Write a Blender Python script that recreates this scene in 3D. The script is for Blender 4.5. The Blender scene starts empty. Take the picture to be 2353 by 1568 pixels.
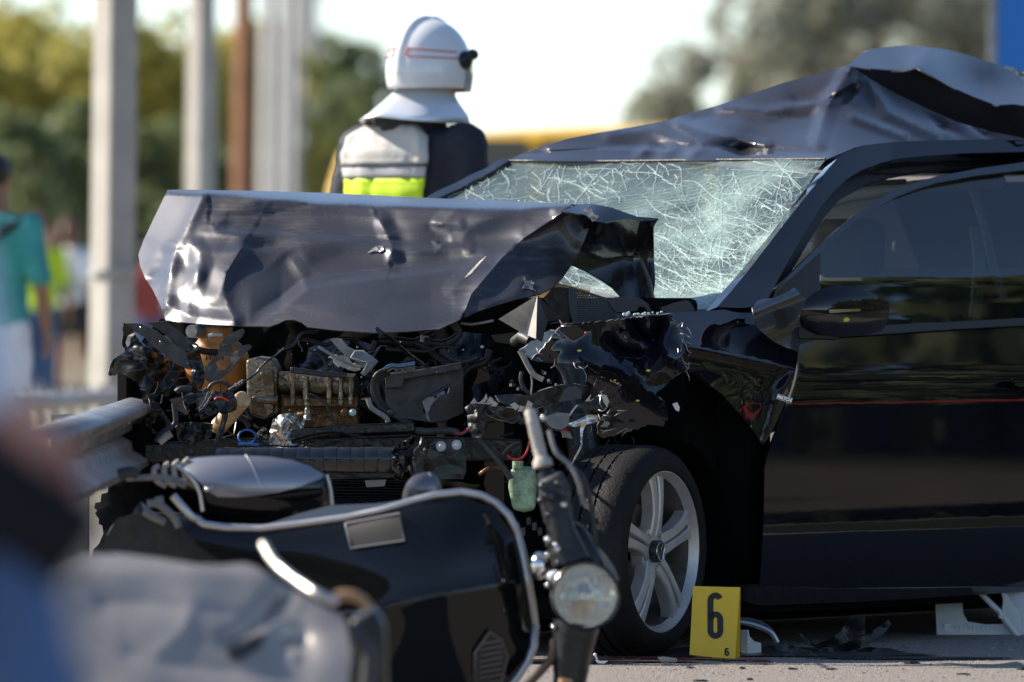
import bpy, bmesh, math, random
import numpy as np
from mathutils import Vector, Matrix, noise
from mathutils.geometry import delaunay_2d_cdt

scene = bpy.context.scene
COL = scene.collection
R = math.radians
random.seed(7)

# ------------------------------------------------------------------ camera
ZC = 1.068            # camera height (m)
F = 19608.0           # focal length in photo pixels (photo taken as 2353 px wide)
cam_data = bpy.data.cameras.new('camera')
cam_data.sensor_width = 36.0
cam_data.lens = 300.0
cam_data.clip_start = 0.5
cam_data.clip_end = 6000.0
cam_data.dof.use_dof = True
cam_data.dof.focus_distance = 24.6
cam_data.dof.aperture_fstop = 3.7
cam_data.dof.aperture_blades = 9
cam = bpy.data.objects.new('camera', cam_data)
PITCH = math.atan((784 - 655) / F)
cam.location = (0, 0, ZC)
cam.rotation_euler = (R(90) - PITCH, 0, 0)
COL.objects.link(cam)
scene.camera = cam

# ------------------------------------------------------------------ light
SUN = Vector((-0.80, 0.27, 0.60)).normalized()      # towards the sun
sun_el = math.asin(SUN.z)
world = bpy.data.worlds.new('World')
scene.world = world
world.use_nodes = True
wn = world.node_tree
sky = wn.nodes.new('ShaderNodeTexSky')
sky.sky_type = 'NISHITA'
sky.sun_disc = False
sky.sun_elevation = sun_el
sky.sun_rotation = math.atan2(SUN.x, SUN.y)
sky.air_density = 0.7
sky.dust_density = 0.12
sky.ozone_density = 1.0
bg = wn.nodes['Background']
bg.inputs['Strength'].default_value = 0.125
wn.links.new(sky.outputs['Color'], bg.inputs['Color'])
sl = bpy.data.lights.new('sun', 'SUN')
sl.energy = 5.0
sl.angle = R(0.53)
sl.color = (1.0, 0.91, 0.78)
so = bpy.data.objects.new('sun', sl)
so.rotation_euler = SUN.to_track_quat('Z', 'Y').to_euler()
so.location = (-20, 10, 30)
COL.objects.link(so)
scene.view_settings.view_transform = 'Standard'
scene.view_settings.look = 'None'
scene.view_settings.exposure = 0.85
scene.view_settings.gamma = 1.0
scene.view_settings.use_curve_mapping = False

# ------------------------------------------------------------------ pixel -> world rays (real distances are given everywhere)
_cp, _sp = math.cos(PITCH), math.sin(PITCH)
def ray(x, y):
    u, v = (x - 1176.5) / F, -(y - 784) / F
    return Vector((u, _cp + v * _sp, -_sp + v * _cp))
def P(x, y, d):
    r = ray(x, y)
    return Vector((0, 0, ZC)) + r * (d / r.y)
CAMP = Vector((0, 0, ZC))
def ray_plane(x, y, p0, n):
    r = ray(x, y)
    return CAMP + r * ((p0 - CAMP).dot(n) / r.dot(n))
def gd(y):                       # distance of the ground under a picture row
    r = ray(1176, y)
    return -ZC / r.z * r.y
def Zr(x0, y0, w, zw=2352.0):    # enlarged-view coordinates -> photo pixels
    k = 2560 / 2353.0
    return lambda a, b: ((x0 + a * w / zw) / k, (y0 + b * w / zw) / k)
Z4 = Zr(250, 780, 600); Z5 = Zr(800, 780, 600); Z6 = Zr(1200, 700, 600)
ZR = Zr(1660, 550, 900); ZB = Zr(1660, 1106, 900); ZL = Zr(0, 1106, 900); ZT = Zr(1660, 0, 900)
ZM = Zr(800, 1106, 900)

# car frame: a = metres behind the front axle, b = metres outwards from the left wheel face, z = up
W0 = P(1520, 1268, 24.5)
RV = Vector((0.616, 0.788, 0)); NV = Vector((0.788, -0.616, 0))
def C(a, b, z):
    p = W0 + RV * a + NV * b
    return Vector((p.x, p.y, z))
_prof = [(.0, -.09), (.14, -.075), (.2, -.03), (.27, -.010), (.335, .002), (.40, .001), (.5, .002), (.66, .004), (.75, .006), (.79, -.003), (.96, -.064), (1.0, -.076), (1.1, -.108), (1.2, -.152), (1.3, -.207), (1.43, -.285), (1.6, -.41)]
def _bp(z):
    for (z0, b0), (z1, b1) in zip(_prof, _prof[1:]):
        if z <= z1: return b0 + (b1 - b0) * (z - z0) / (z1 - z0)
    return _prof[-1][1]
def bprof(z): return sum(_bp(z + k * .012) for k in (-2, -1, 0, 1, 2)) / 5
def side(x, y, extra=0.0):       # where the photo ray meets the car's left flank
    b = 0.0
    for _ in range(5):
        p = ray_plane(x, y, W0 + NV * (b + extra), NV)
        b = .5 * b + .5 * bprof(max(0, p.z))
    return p
def side_d(extra=0.0):
    return lambda x, y: side(x, y, extra).y

# ------------------------------------------------------------------ materials
MATS = {}
def mat(name, base, rough=0.5, metal=0.0, coat=0.0, coat_rough=0.05, var=0.0, vscale=8.0, bump=0.0, bscale=40.0, col2=None, spec=0.5, rvar=0.0, trans=0.0, detail=4.0):
    if name in MATS: return MATS[name]
    m = bpy.data.materials.new(name); m.use_nodes = True
    nt = m.node_tree; b = nt.nodes['Principled BSDF']
    b.inputs['Base Color'].default_value = (*base, 1)
    b.inputs['Roughness'].default_value = rough
    b.inputs['Metallic'].default_value = metal
    b.inputs['Coat Weight'].default_value = coat
    b.inputs['Coat Roughness'].default_value = coat_rough
    b.inputs['Specular IOR Level'].default_value = spec
    b.inputs['Transmission Weight'].default_value = trans
    tc = nt.nodes.new('ShaderNodeTexCoord')
    if var > 0 or col2 or rvar > 0:
        n = nt.nodes.new('ShaderNodeTexNoise'); n.inputs['Scale'].default_value = vscale; n.inputs['Detail'].default_value = detail
        n.inputs['Roughness'].default_value = 0.65
        nt.links.new(tc.outputs['Object'], n.inputs['Vector'])
        rp = nt.nodes.new('ShaderNodeValToRGB')
        rp.color_ramp.elements[0].position = .36; rp.color_ramp.elements[1].position = .66
        c2 = col2 if col2 else tuple(c * (1 - var) for c in base)
        rp.color_ramp.elements[0].color = (*base, 1); rp.color_ramp.elements[1].color = (*c2, 1)
        nt.links.new(n.outputs['Fac'], rp.inputs['Fac'])
        nt.links.new(rp.outputs['Color'], b.inputs['Base Color'])
        if rvar > 0:
            mr = nt.nodes.new('ShaderNodeMapRange'); mr.inputs['From Min'].default_value = .3; mr.inputs['From Max'].default_value = .7
            mr.inputs['To Min'].default_value = max(.02, rough - rvar); mr.inputs['To Max'].default_value = min(1, rough + rvar)
            nt.links.new(n.outputs['Fac'], mr.inputs['Value']); nt.links.new(mr.outputs['Result'], b.inputs['Roughness'])
    if bump > 0:
        n2 = nt.nodes.new('ShaderNodeTexNoise'); n2.inputs['Scale'].default_value = bscale; n2.inputs['Detail'].default_value = 3
        nt.links.new(tc.outputs['Object'], n2.inputs['Vector'])
        bp = nt.nodes.new('ShaderNodeBump'); bp.inputs['Strength'].default_value = bump; bp.inputs['Distance'].default_value = 0.01
        nt.links.new(n2.outputs['Fac'], bp.inputs['Height']); nt.links.new(bp.outputs['Normal'], b.inputs['Normal'])
    MATS[name] = m
    return m

def car_paint(name, dusty):
    m = mat(name, (.006, .006, .010), .30, 0.0, 1.0, .02, spec=0.0)
    nt = m.node_tree; b = nt.nodes['Principled BSDF']; L = nt.links
    tc = nt.nodes.new('ShaderNodeTexCoord')
    fl = nt.nodes.new('ShaderNodeTexNoise'); fl.inputs['Scale'].default_value = 700; fl.inputs['Detail'].default_value = 1
    L.new(tc.outputs['Object'], fl.inputs['Vector'])
    if dusty:
        b.inputs['Base Color'].default_value = (.046, .045, .053, 1); b.inputs['Metallic'].default_value = .75
        b.inputs['Roughness'].default_value = .48; b.inputs['Coat Weight'].default_value = .6; b.inputs['Coat Roughness'].default_value = .22; b.inputs['Specular IOR Level'].default_value = .2
        # dust: streaks along the panel, specks
        mp = nt.nodes.new('ShaderNodeMapping'); mp.inputs['Scale'].default_value = (7, 7, 50)
        st = nt.nodes.new('ShaderNodeTexNoise'); st.inputs['Scale'].default_value = 1.0; st.inputs['Detail'].default_value = 6; st.inputs['Roughness'].default_value = .7
        L.new(tc.outputs['Object'], mp.inputs['Vector']); L.new(mp.outputs['Vector'], st.inputs['Vector'])
        big = nt.nodes.new('ShaderNodeTexNoise'); big.inputs['Scale'].default_value = 3.2; big.inputs['Detail'].default_value = 3
        L.new(tc.outputs['Object'], big.inputs['Vector'])
        mul = nt.nodes.new('ShaderNodeMath'); mul.operation = 'MULTIPLY'
        L.new(st.outputs['Fac'], mul.inputs[0]); L.new(big.outputs['Fac'], mul.inputs[1])
        rp = nt.nodes.new('ShaderNodeValToRGB'); rp.color_ramp.elements[0].position = .30; rp.color_ramp.elements[1].position = .50
        rp.color_ramp.elements[1].color = (.30, .30, .30, 1)
        L.new(mul.outputs['Value'], rp.inputs['Fac'])
        sp = nt.nodes.new('ShaderNodeTexVoronoi'); sp.inputs['Scale'].default_value = 95
        L.new(tc.outputs['Object'], sp.inputs['Vector'])
        lt = nt.nodes.new('ShaderNodeMath'); lt.operation = 'LESS_THAN'; lt.inputs[1].default_value = .10
        L.new(sp.outputs['Distance'], lt.inputs[0])
        mx0 = nt.nodes.new('ShaderNodeMath'); mx0.operation = 'MAXIMUM'
        L.new(rp.outputs['Color'], mx0.inputs[0])
        hf = nt.nodes.new('ShaderNodeMath'); hf.operation = 'MULTIPLY'; hf.inputs[1].default_value = .5
        L.new(lt.outputs['Value'], hf.inputs[0]); L.new(hf.outputs['Value'], mx0.inputs[1])
        mix = nt.nodes.new('ShaderNodeMix'); mix.data_type = 'RGBA'
        mix.inputs['A'].default_value = (.046, .045, .053, 1); mix.inputs['B'].default_value = (.30, .25, .19, 1)
        L.new(mx0.outputs['Value'], mix.inputs['Factor']); L.new(mix.outputs['Result'], b.inputs['Base Color'])
        mm = nt.nodes.new('ShaderNodeMapRange'); mm.inputs['To Min'].default_value = .55; mm.inputs['To Max'].default_value = .05
        L.new(mx0.outputs['Value'], mm.inputs['Value']); L.new(mm.outputs['Result'], b.inputs['Metallic'])
        mr = nt.nodes.new('ShaderNodeMapRange'); mr.inputs['To Min'].default_value = .46; mr.inputs['To Max'].default_value = .7
        L.new(mx0.outputs['Value'], mr.inputs['Value']); L.new(mr.outputs['Result'], b.inputs['Roughness'])
        bp = nt.nodes.new('ShaderNodeBump'); bp.inputs['Strength'].default_value = .12; bp.inputs['Distance'].default_value = .002
        L.new(fl.outputs['Fac'], bp.inputs['Height']); L.new(bp.outputs['Normal'], b.inputs['Normal'])
    return m

def glass_mat(name, tint, ior=1.75):
    m = bpy.data.materials.new(name); m.use_nodes = True
    nt = m.node_tree; nt.nodes.remove(nt.nodes['Principled BSDF'])
    tr = nt.nodes.new('ShaderNodeBsdfTransparent'); tr.inputs['Color'].default_value = (*tint, 1)
    gl = nt.nodes.new('ShaderNodeBsdfGlossy'); gl.inputs['Roughness'].default_value = .01
    fr = nt.nodes.new('ShaderNodeFresnel'); fr.inputs['IOR'].default_value = ior
    mx = nt.nodes.new('ShaderNodeMixShader')
    nt.links.new(fr.outputs['Fac'], mx.inputs['Fac']); nt.links.new(tr.outputs['BSDF'], mx.inputs[1]); nt.links.new(gl.outputs['BSDF'], mx.inputs[2])
    nt.links.new(mx.outputs['Shader'], nt.nodes['Material Output'].inputs['Surface'])
    MATS[name] = m
    return m

paint = car_paint('car_paint', False)
paint_hood = car_paint('car_paint_dusty', True)
paint_roof = mat('car_paint_roof', (.030, .027, .031), .38, .25, .6, .06, var=.2, vscale=6, spec=.2)
blackp = mat('black_plastic', (.008, .008, .009), .42, var=.5, vscale=20, bump=.25, bscale=60, rvar=.15)
blackg = mat('black_gloss', (.010, .010, .012), .16, coat=.4, bump=.10, bscale=30)
oilyblack = mat('oily_black', (.008, .007, .006), .26, .2, var=.5, vscale=25, bump=.18, bscale=45, rvar=.14)
shade_matte = mat('shade_black', (.004, .004, .004), .9, spec=.1)  # deep shade put into the colour of bay and under-car parts
dustyblack = mat('dusty_black', (.012, .012, .013), .5, col2=(.05, .045, .037), vscale=14, bump=.15, bscale=70)
edge = mat('torn_metal_edge', (.50, .47, .43), .38, .85, var=.5, vscale=60)
oily = mat('oily_metal', (.24, .20, .145), .34, .85, col2=(.10, .06, .03), vscale=13, bump=.5, bscale=60, rvar=.12)
rusty = mat('rusty_metal', (.20, .105, .045), .42, .6, col2=(.10, .05, .02), vscale=22, bump=.5, bscale=70)
alu = mat('alloy', (.56, .54, .51), .36, .45, var=.22, vscale=9, bump=.05, bscale=120)
foil = mat('heat_shield_foil', (.62, .60, .56), .28, .95, var=.4, vscale=18, bump=.3, bscale=50)
chrome = mat('chrome', (.72, .71, .69), .14, 1.0, var=.2, vscale=20)
amber = mat('amber_plastic', (.62, .25, .06), .42, col2=(.30, .10, .02), vscale=16, bump=.2)
tan = mat('tan_plastic', (.66, .46, .24), .4, col2=(.34, .17, .06), vscale=30, bump=.2)
bluep = mat('blue_plastic', (.03, .10, .30), .35)
rubber = mat('rubber', (.012, .012, .012), .5, bump=.3, bscale=50)
tyre_m = mat('tyre_rubber', (.006, .006, .0065), .65, col2=(.011, .0105, .0095), vscale=14, bump=.25, bscale=120, spec=.25)
greyp = mat('grey_plastic', (.22, .21, .20), .55, var=.4, vscale=12, bump=.2)
greyd = mat('dark_grey_plastic', (.035, .036, .04), .6, bump=.15, bscale=90)
lightp = mat('pale_trim', (.62, .61, .57), .5, var=.15, vscale=6)
whitep = mat('white_plastic', (.75, .74, .71), .45, var=.12, vscale=10)
dirtyw = mat('dirty_white_steel', (.50, .45, .39), .5, col2=(.24, .21, .18), vscale=15, bump=.15)
cream = mat('airbag_cloth', (.80, .76, .64), .8, var=.15, vscale=14, bump=.6, bscale=25)
greenb = mat('green_bottle', (.34, .48, .30), .35, col2=(.12, .18, .10), vscale=28, bump=.2)
redp = mat('red_plastic', (.5, .02, .02), .4)
cabin = mat('cabin_lining', (.10, .10, .11), .8, var=.3)
headl = mat('headliner', (.42, .42, .41), .85)
seatm = mat('seat_cloth', (.16, .17, .18), .85, var=.3)
steel = mat('galvanised_steel', (.36, .35, .34), .42, .8, col2=(.20, .18, .17), vscale=7, bump=.2, bscale=60)
neonchip = mat('yellow_splash', (.45, .52, .02), .4)
side_glass = glass_mat('side_glass', (.16, .19, .21))
lamp_glass = glass_mat('lamp_glass', (.9, .90, .88), 1.35)

# ------------------------------------------------------------------ scene graph helpers
def link(name, me, m, parent=None, smooth=True):
    o = bpy.data.objects.new(name, me)
    COL.objects.link(o)
    if m is not None:
        for q in (m if isinstance(m, (list, tuple)) else [m]): me.materials.append(q)
    if smooth:
        me.polygons.foreach_set('use_smooth', [True] * len(me.polygons))
    if parent is not None:
        o.parent = parent
        if parent.type == 'EMPTY':
            o.matrix_parent_inverse = Matrix.LocRotScale(parent.location, parent.rotation_euler, parent.scale).inverted()
    return o
def tag(o, label=None, cat=None, group=None, kind=None):
    if label: o['label'] = label
    if cat: o['category'] = cat
    if group: o['group'] = group
    if kind: o['kind'] = kind
    return o
def thing(name, loc, label, cat, group=None):
    e = bpy.data.objects.new(name, None); e.empty_display_size = .1
    e.location = loc
    COL.objects.link(e)
    return tag(e, label, cat, group)
def pyd(name, vs, fs, m, parent=None, smooth=True):
    me = bpy.data.meshes.new(name)
    me.from_pydata([tuple(v) for v in vs], [], fs); me.update()
    return link(name, me, m, parent, smooth)
def autosmooth(o, ang=35):
    me = o.data
    bm = bmesh.new(); bm.from_mesh(me)
    for e in bm.edges:
        if len(e.link_faces) == 2 and e.calc_face_angle(0) > R(ang): e.smooth = False
    bm.to_mesh(me); bm.free()
    return o

class MB:
    """collects shapes into one mesh"""
    def __init__(s): s.v = []; s.f = []
    def add(s, vs, fs):
        k = len(s.v); s.v += [Vector(v) for v in vs]; s.f += [tuple(i + k for i in f) for f in fs]
        return s
    def tube(s, pts, r, n=10, caps=True):
        pts = [Vector(p) for p in pts]; N = len(pts)
        rs = r if isinstance(r, (list, tuple)) else [r] * N
        vs = []; fs = []; ref = None
        for i, p in enumerate(pts):
            t = (pts[min(i + 1, N - 1)] - pts[max(i - 1, 0)])
            t = t.normalized() if t.length > 1e-9 else Vector((0, 0, 1))
            if ref is None:
                ref = t.orthogonal().normalized()
            ref = (ref - t * ref.dot(t))
            ref = ref.normalized() if ref.length > 1e-6 else t.orthogonal().normalized()
            q = t.cross(ref)
            for k in range(n):
                a = 2 * math.pi * k / n
                vs.append(p + (ref * math.cos(a) + q * math.sin(a)) * rs[i])
        for i in range(N - 1):
            for k in range(n):
                k2 = (k + 1) % n
                fs.append((i * n + k, i * n + k2, (i + 1) * n + k2, (i + 1) * n + k))
        if caps:
            fs.append(tuple(range(n))[::-1]); fs.append(tuple((N - 1) * n + k for k in range(n)))
        return s.add(vs, fs)
    def box(s, c, ax, ay, az):       # centre and three half-axes
        c = Vector(c); vs = [c + ax * i + ay * j + az * k for k in (-1, 1) for j in (-1, 1) for i in (-1, 1)]
        return s.add(vs, [(0, 2, 3, 1), (4, 5, 7, 6), (0, 1, 5, 4), (2, 6, 7, 3), (0, 4, 6, 2), (1, 3, 7, 5)])
    def ball(s, c, r, nu=14, nv=9, M=None):
        c = Vector(c); r = r if isinstance(r, (list, tuple)) else (r, r, r)
        vs = []; fs = []
        for j in range(nv + 1):
            th = math.pi * j / nv
            for i in range(nu):
                ph = 2 * math.pi * i / nu
                p = Vector((r[0] * math.sin(th) * math.cos(ph), r[1] * math.sin(th) * math.sin(ph), r[2] * math.cos(th)))
                vs.append(c + (M @ p if M else p))
        for j in range(nv):
            for i in range(nu):
                i2 = (i + 1) % nu
                fs.append((j * nu + i, (j + 1) * nu + i, (j + 1) * nu + i2, j * nu + i2))
        return s.add(vs, fs)
    def lathe(s, c, axis, prof, n=32, ref=None):   # prof = [(r, h)...] along axis
        axis = axis.normalized(); u = (ref or axis.orthogonal()).normalized(); w = axis.cross(u); c = Vector(c)
        vs = []; fs = []
        for (r, h) in prof:
            for k in range(n):
                a = 2 * math.pi * k / n
                vs.append(c + axis * h + (u * math.cos(a) + w * math.sin(a)) * r)
        for i in range(len(prof) - 1):
            for k in range(n):
                k2 = (k + 1) % n
                fs.append((i * n + k, i * n + k2, (i + 1) * n + k2, (i + 1) * n + k))
        return s.add(vs, fs)
    def build(s, name, m, parent=None, smooth=True, ang=40, bevel=0):
        me = bpy.data.meshes.new(name)
        me.from_pydata([tuple(v) for v in s.v], [], s.f); me.update()
        bm = bmesh.new(); bm.from_mesh(me)
        bmesh.ops.remove_doubles(bm, verts=bm.verts, dist=1e-6)
        bmesh.ops.recalc_face_normals(bm, faces=bm.faces)
        if smooth:
            for e in bm.edges:
                if len(e.link_faces) == 2 and e.calc_face_angle(0) > R(ang): e.smooth = False
        bm.to_mesh(me); bm.free()
        o = link(name, me, m, parent, smooth)
        if bevel:
            b = o.modifiers.new('bevel', 'BEVEL'); b.width = bevel; b.segments = 2; b.limit_method = 'ANGLE'
        return o

def cr(pts, n):                      # Catmull-Rom through points (tuples or Vectors)
    pts = [Vector(p) for p in pts]
    out = []
    for i in range(len(pts) - 1):
        p0 = pts[max(i - 1, 0)]; p1 = pts[i]; p2 = pts[i + 1]; p3 = pts[min(i + 2, len(pts) - 1)]
        for k in range(n):
            t = k / n
            out.append(.5 * ((2 * p1) + (p2 - p0) * t + (2 * p0 - 5 * p1 + 4 * p2 - p3) * t * t + (3 * p1 - p0 - 3 * p2 + p3) * t ** 3))
    out.append(pts[-1].copy())
    return out
def pxc(pts, d, n=6):                # smooth curve through picture points at distance(s) d
    ds = d if isinstance(d, (list, tuple)) else [d] * len(pts)
    c = cr([(x, y, dd) for (x, y), dd in zip(pts, ds)], n)
    return [P(p.x, p.y, p.z) for p in c]
def inside(x, y, poly):
    r = False; n = len(poly); j = n - 1
    for i in range(n):
        xi, yi = poly[i]; xj, yj = poly[j]
        if (yi > y) != (yj > y) and x < (xj - xi) * (y - yi) / (yj - yi) + xi: r = not r
        j = i
    return r
def segd(x, y, pl):                  # signed distance to a polyline (+ on its left side going along, y down)
    best = 1e9; sg = 1
    for (x0, y0), (x1, y1) in zip(pl, pl[1:]):
        dx, dy = x1 - x0, y1 - y0; L2 = dx * dx + dy * dy
        t = max(0, min(1, ((x - x0) * dx + (y - y0) * dy) / L2))
        ex, ey = x - (x0 + t * dx), y - (y0 + t * dy)
        dd = ex * ex + ey * ey
        if dd < best - 1e-9:
            best = dd; sg = 1 if (dx * (y - y0) - dy * (x - x0)) < 0 else -1
    return math.sqrt(best) * sg
def rbf(ctrl):                       # thin-plate interpolation of distances from (x, y, d) points
    A = np.array(ctrl, float); n = len(A); X = A[:, :2] / 100.0
    def U(r2): return np.where(r2 < 1e-12, 0, r2 * np.log(r2 + 1e-12))
    D = ((X[:, None] - X[None]) ** 2).sum(-1)
    M = np.zeros((n + 3, n + 3)); M[:n, :n] = U(D); M[:n, n] = 1; M[:n, n + 1:] = X; M[n, :n] = 1; M[n + 1:, :n] = X.T
    w = np.linalg.solve(M, np.concatenate([A[:, 2], [0, 0, 0]]))
    def f(x, y):
        q = np.array([x, y]) / 100.0
        return float((w[:n] * U(((X - q) ** 2).sum(-1))).sum() + w[n] + w[n + 1] * q[0] + w[n + 2] * q[1])
    return f
def densify(poly, step, closed=True):
    out = []; n = len(poly)
    for i in range(n if closed else n - 1):
        a = poly[i]; b = poly[(i + 1) % n]
        k = max(1, int(math.hypot(b[0] - a[0], b[1] - a[1]) / step))
        for j in range(k): out.append((a[0] + (b[0] - a[0]) * j / k, a[1] + (b[1] - a[1]) * j / k))
    if not closed: out.append(poly[-1])
    return out
def smooth_outline(pts, n=5):
    p = list(pts); N = len(p); out = []
    q = [p[-1]] + p + [p[0], p[1]]
    for i in range(N):
        p0, p1, p2, p3 = [Vector((a[0], a[1])) for a in q[i:i + 4]]
        for k in range(n):
            t = k / n
            r = .5 * ((2 * p1) + (p2 - p0) * t + (2 * p0 - 5 * p1 + 4 * p2 - p3) * t * t + (3 * p1 - p0 - 3 * p2 + p3) * t ** 3)
            out.append((r.x, r.y))
    return out
def ridged(x, y, s, seed):           # crumple field, about 0..1, sharp creases
    return abs(noise.noise(Vector((x / s, y / s, seed * 7.31)))) * 2.0
def patch(name, outline, depth, m, parent=None, step=8, thick=.0015, rim=None, curve=False, jag=0, holes=(), crum=0, cs=45, seed=1, pos=None, ang=None, lines=()):
    """a sheet traced in the photograph and set at real distances, with thickness; crum = crumple height in metres"""
    if curve: outline = smooth_outline(outline)
    ol = densify(outline, step)
    rnd = random.Random(seed)
    if jag: ol = [(x + rnd.uniform(-jag, jag), y + rnd.uniform(-jag, jag)) for x, y in ol]
    xs = [p[0] for p in ol]; ys = [p[1] for p in ol]
    pts = [Vector(p) for p in ol]; edges = [(i, (i + 1) % len(ol)) for i in range(len(ol))]
    hol = []
    for h in holes:
        hd = densify(h, step); k = len(pts)
        pts += [Vector(p) for p in hd]; edges += [(k + i, k + (i + 1) % len(hd)) for i in range(len(hd))]; hol.append(hd)
    for ln in lines:                     # crease lines become mesh edges, so that folds stay crisp
        dl = densify(ln, step * .8, False); prev = None
        for q in dl:
            if inside(q[0], q[1], ol) and (np.array([[p.x - q[0], p.y - q[1]] for p in pts[:len(ol)]]) ** 2).sum(1).min() > (.4 * step) ** 2:
                pts.append(Vector(q)); k = len(pts) - 1
                if prev is not None: edges.append((prev, k))
                prev = k
            else: prev = None
    nfix = len(pts)
    y = min(ys) + step * .5; row = 0
    while y < max(ys):
        x = min(xs) + step * (.5 if row % 2 else 0)
        while x < max(xs):
            if inside(x, y, ol) and not any(inside(x, y, h) for h in hol): pts.append(Vector((x + rnd.uniform(-.15, .15) * step, y + rnd.uniform(-.15, .15) * step)))
            x += step
        y += step * .87; row += 1
    nb = nfix; B = np.array([[p.x, p.y] for p in pts[:nb]]); cand = pts[nb:]
    if cand:
        Cn = np.array([[p.x, p.y] for p in cand]); keep = np.ones(len(Cn), bool)
        for k in range(0, len(Cn), 400):
            keep[k:k + 400] = (((Cn[k:k + 400, None] - B[None]) ** 2).sum(-1)).min(1) > (.5 * step) ** 2
        pts = pts[:nb] + [p for p, q in zip(cand, keep) if q]
    vo, _, fo = delaunay_2d_cdt(pts, edges, [], 1, 1e-5)[:3]
    if hol:
        fo = [f for f in fo if not any(inside(sum(vo[i].x for i in f) / len(f), sum(vo[i].y for i in f) / len(f), h) for h in hol)]
    fd = depth if callable(depth) else (rbf(depth) if isinstance(depth, list) else (lambda x, y: depth))
    V3 = []
    for v in vo:
        if pos: q = pos(v.x, v.y)
        else: q = P(v.x, v.y, fd(v.x, v.y))
        if crum:
            h = ridged(v.x, v.y, cs * 1.3, seed) * .7 + ridged(v.x + 40, v.y, cs * .6, seed + 3) * .3 + ridged(v.x, v.y + 9, cs * .2, seed + 5) * .04
            q = q + (CAMP - q).normalized() * (crum * h * .55)
        V3.append(q)
    fs = []
    for f in fo:
        if len(f) < 3: continue
        n = (V3[f[1]] - V3[f[0]]).cross(V3[f[2]] - V3[f[0]])
        fs.append(tuple(f) if n.dot(CAMP - V3[f[0]]) > 0 else tuple(f)[::-1])
    o = pyd(name, V3, fs, m, parent)
    if ang: autosmooth(o, ang)
    if thick:
        sm = o.modifiers.new('thickness', 'SOLIDIFY'); sm.thickness = thick; sm.offset = -1
        if rim is not None:
            o.data.materials.append(rim); sm.material_offset_rim = 1
        es = o.modifiers.new('rim_split', 'EDGE_SPLIT'); es.split_angle = R(55); es.use_edge_sharp = True
    return o
def slab(name, poly, d, thick, m, parent=None, bevel=.002, dirv=None, z=None):
    """a solid cut-out: picture outline at distance d (number or one per corner), pushed back by thick metres"""
    ds = d if isinstance(d, (list, tuple)) else [d] * len(poly)
    fr = [P(x, y, dd) for (x, y), dd in zip(poly, ds)]
    dv = dirv or Vector((0, 1, 0)); n = len(poly)
    mb = MB().add(fr + [p + dv * thick for p in fr], [tuple(range(n)), tuple(range(2 * n - 1, n - 1, -1))] + [(i, i + n, (i + 1) % n + n, (i + 1) % n) for i in range(n)])
    return mb.build(name, m, parent, bevel=bevel)
def tubepx(name, pts, d, r, m, parent=None, n=8, sm=6):
    return MB().tube(pxc(pts, d, sm), r, n).build(name, m, parent)
def bolt(pos, axis, r, parent, m=None, name='bolt'):
    mb = MB().lathe(pos, axis, [(0, .0), (r, 0), (r, r * .25), (r * .62, r * .3), (r * .62, r * .9), (r * .5, r), (0, r)], 12)
    return mb.build(name, m or alu, parent)

# ================================================================== SETTING
bark = mat('bark', (.12, .09, .06), .9, bump=.6, bscale=12)
def sheet(name, x0, x1, y0, y1, z, m, kind='structure'):
    o = pyd(name, [(x0, y0, z), (x1, y0, z), (x1, y1, z), (x0, y1, z)], [(0, 1, 2, 3)], m, None, False)
    return tag(o, None, None, None, kind)
dirt = mat('dirt', (.30, .26, .19), .9, col2=(.16, .17, .08), vscale=.6, bump=.5, bscale=6)
asphalt = mat('asphalt', (.36, .31, .265), .8, col2=(.14, .125, .115), vscale=80, bump=.9, bscale=160, detail=8)
sheet('ground', -2500, 2500, -300, 3000, -.006, dirt)
sheet('road', -1.9, 4.2, -60, 900, 0.0, asphalt)
sheet('verge', 4.2, 60, -60, 900, 0.0, mat('dark_grass', (.035, .045, .018), .9, col2=(.02, .025, .012), vscale=.8, bump=.5, bscale=8))
linem = mat('road_paint_red', (.40, .03, .03), .6, var=.4, vscale=40)
o = MB()
o.add([P(1395, 1513, gd(1513)) * 1 + Vector((0, 0, .004)), P(1770, 1522, gd(1522)) + Vector((0, 0, .004)), P(1772, 1519, gd(1519)) + Vector((0, 0, .004)), P(1397, 1510, gd(1510)) + Vector((0, 0, .004))], [(0, 1, 2, 3)])
o = o.build('road_marking', linem, smooth=False); tag(o, kind='structure')
oil = mat('oil_stain', (.035, .032, .03), .35, col2=(.09, .08, .07), vscale=9)
rs = random.Random(4)
for cx, cy, rx, ry in ((.72, 24.75, .55, .35), (1.15, 24.35, .30, .10), (.25, 24.15, .28, .14)):
    n = 26; q = [(cx + rx * math.cos(t) * k, cy + ry * math.sin(t) * k, .004) for t, k in [(2 * math.pi * i / n, rs.uniform(.7, 1.1)) for i in range(n)]]
    tag(pyd('oil_stain', q, [tuple(range(n))], oil, None, False), kind='structure')
sheet('dirt_path', 12.4, 15.6, -60, 200, .004, mat('path_dirt', (.17, .13, .10), .9, var=.4, vscale=2))
redrail = thing('red_barrier', (11.5, 30, 0), 'long low red barrier rail on the right, seen only mirrored in the door', 'barrier')
MB().box((11.5, 29.5, .50), Vector((.02, 0, 0)), Vector((0, 4, 0)), Vector((0, 0, .05))).build('rail', mat('barrier_red', (.30, .015, .015), .6), redrail, smooth=False)
for yy in (25.6, 33.4): MB().box((11.55, yy, .27), Vector((.02, 0, 0)), Vector((0, .03, 0)), Vector((0, 0, .27))).build('post', bark, redrail, smooth=False)
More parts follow.
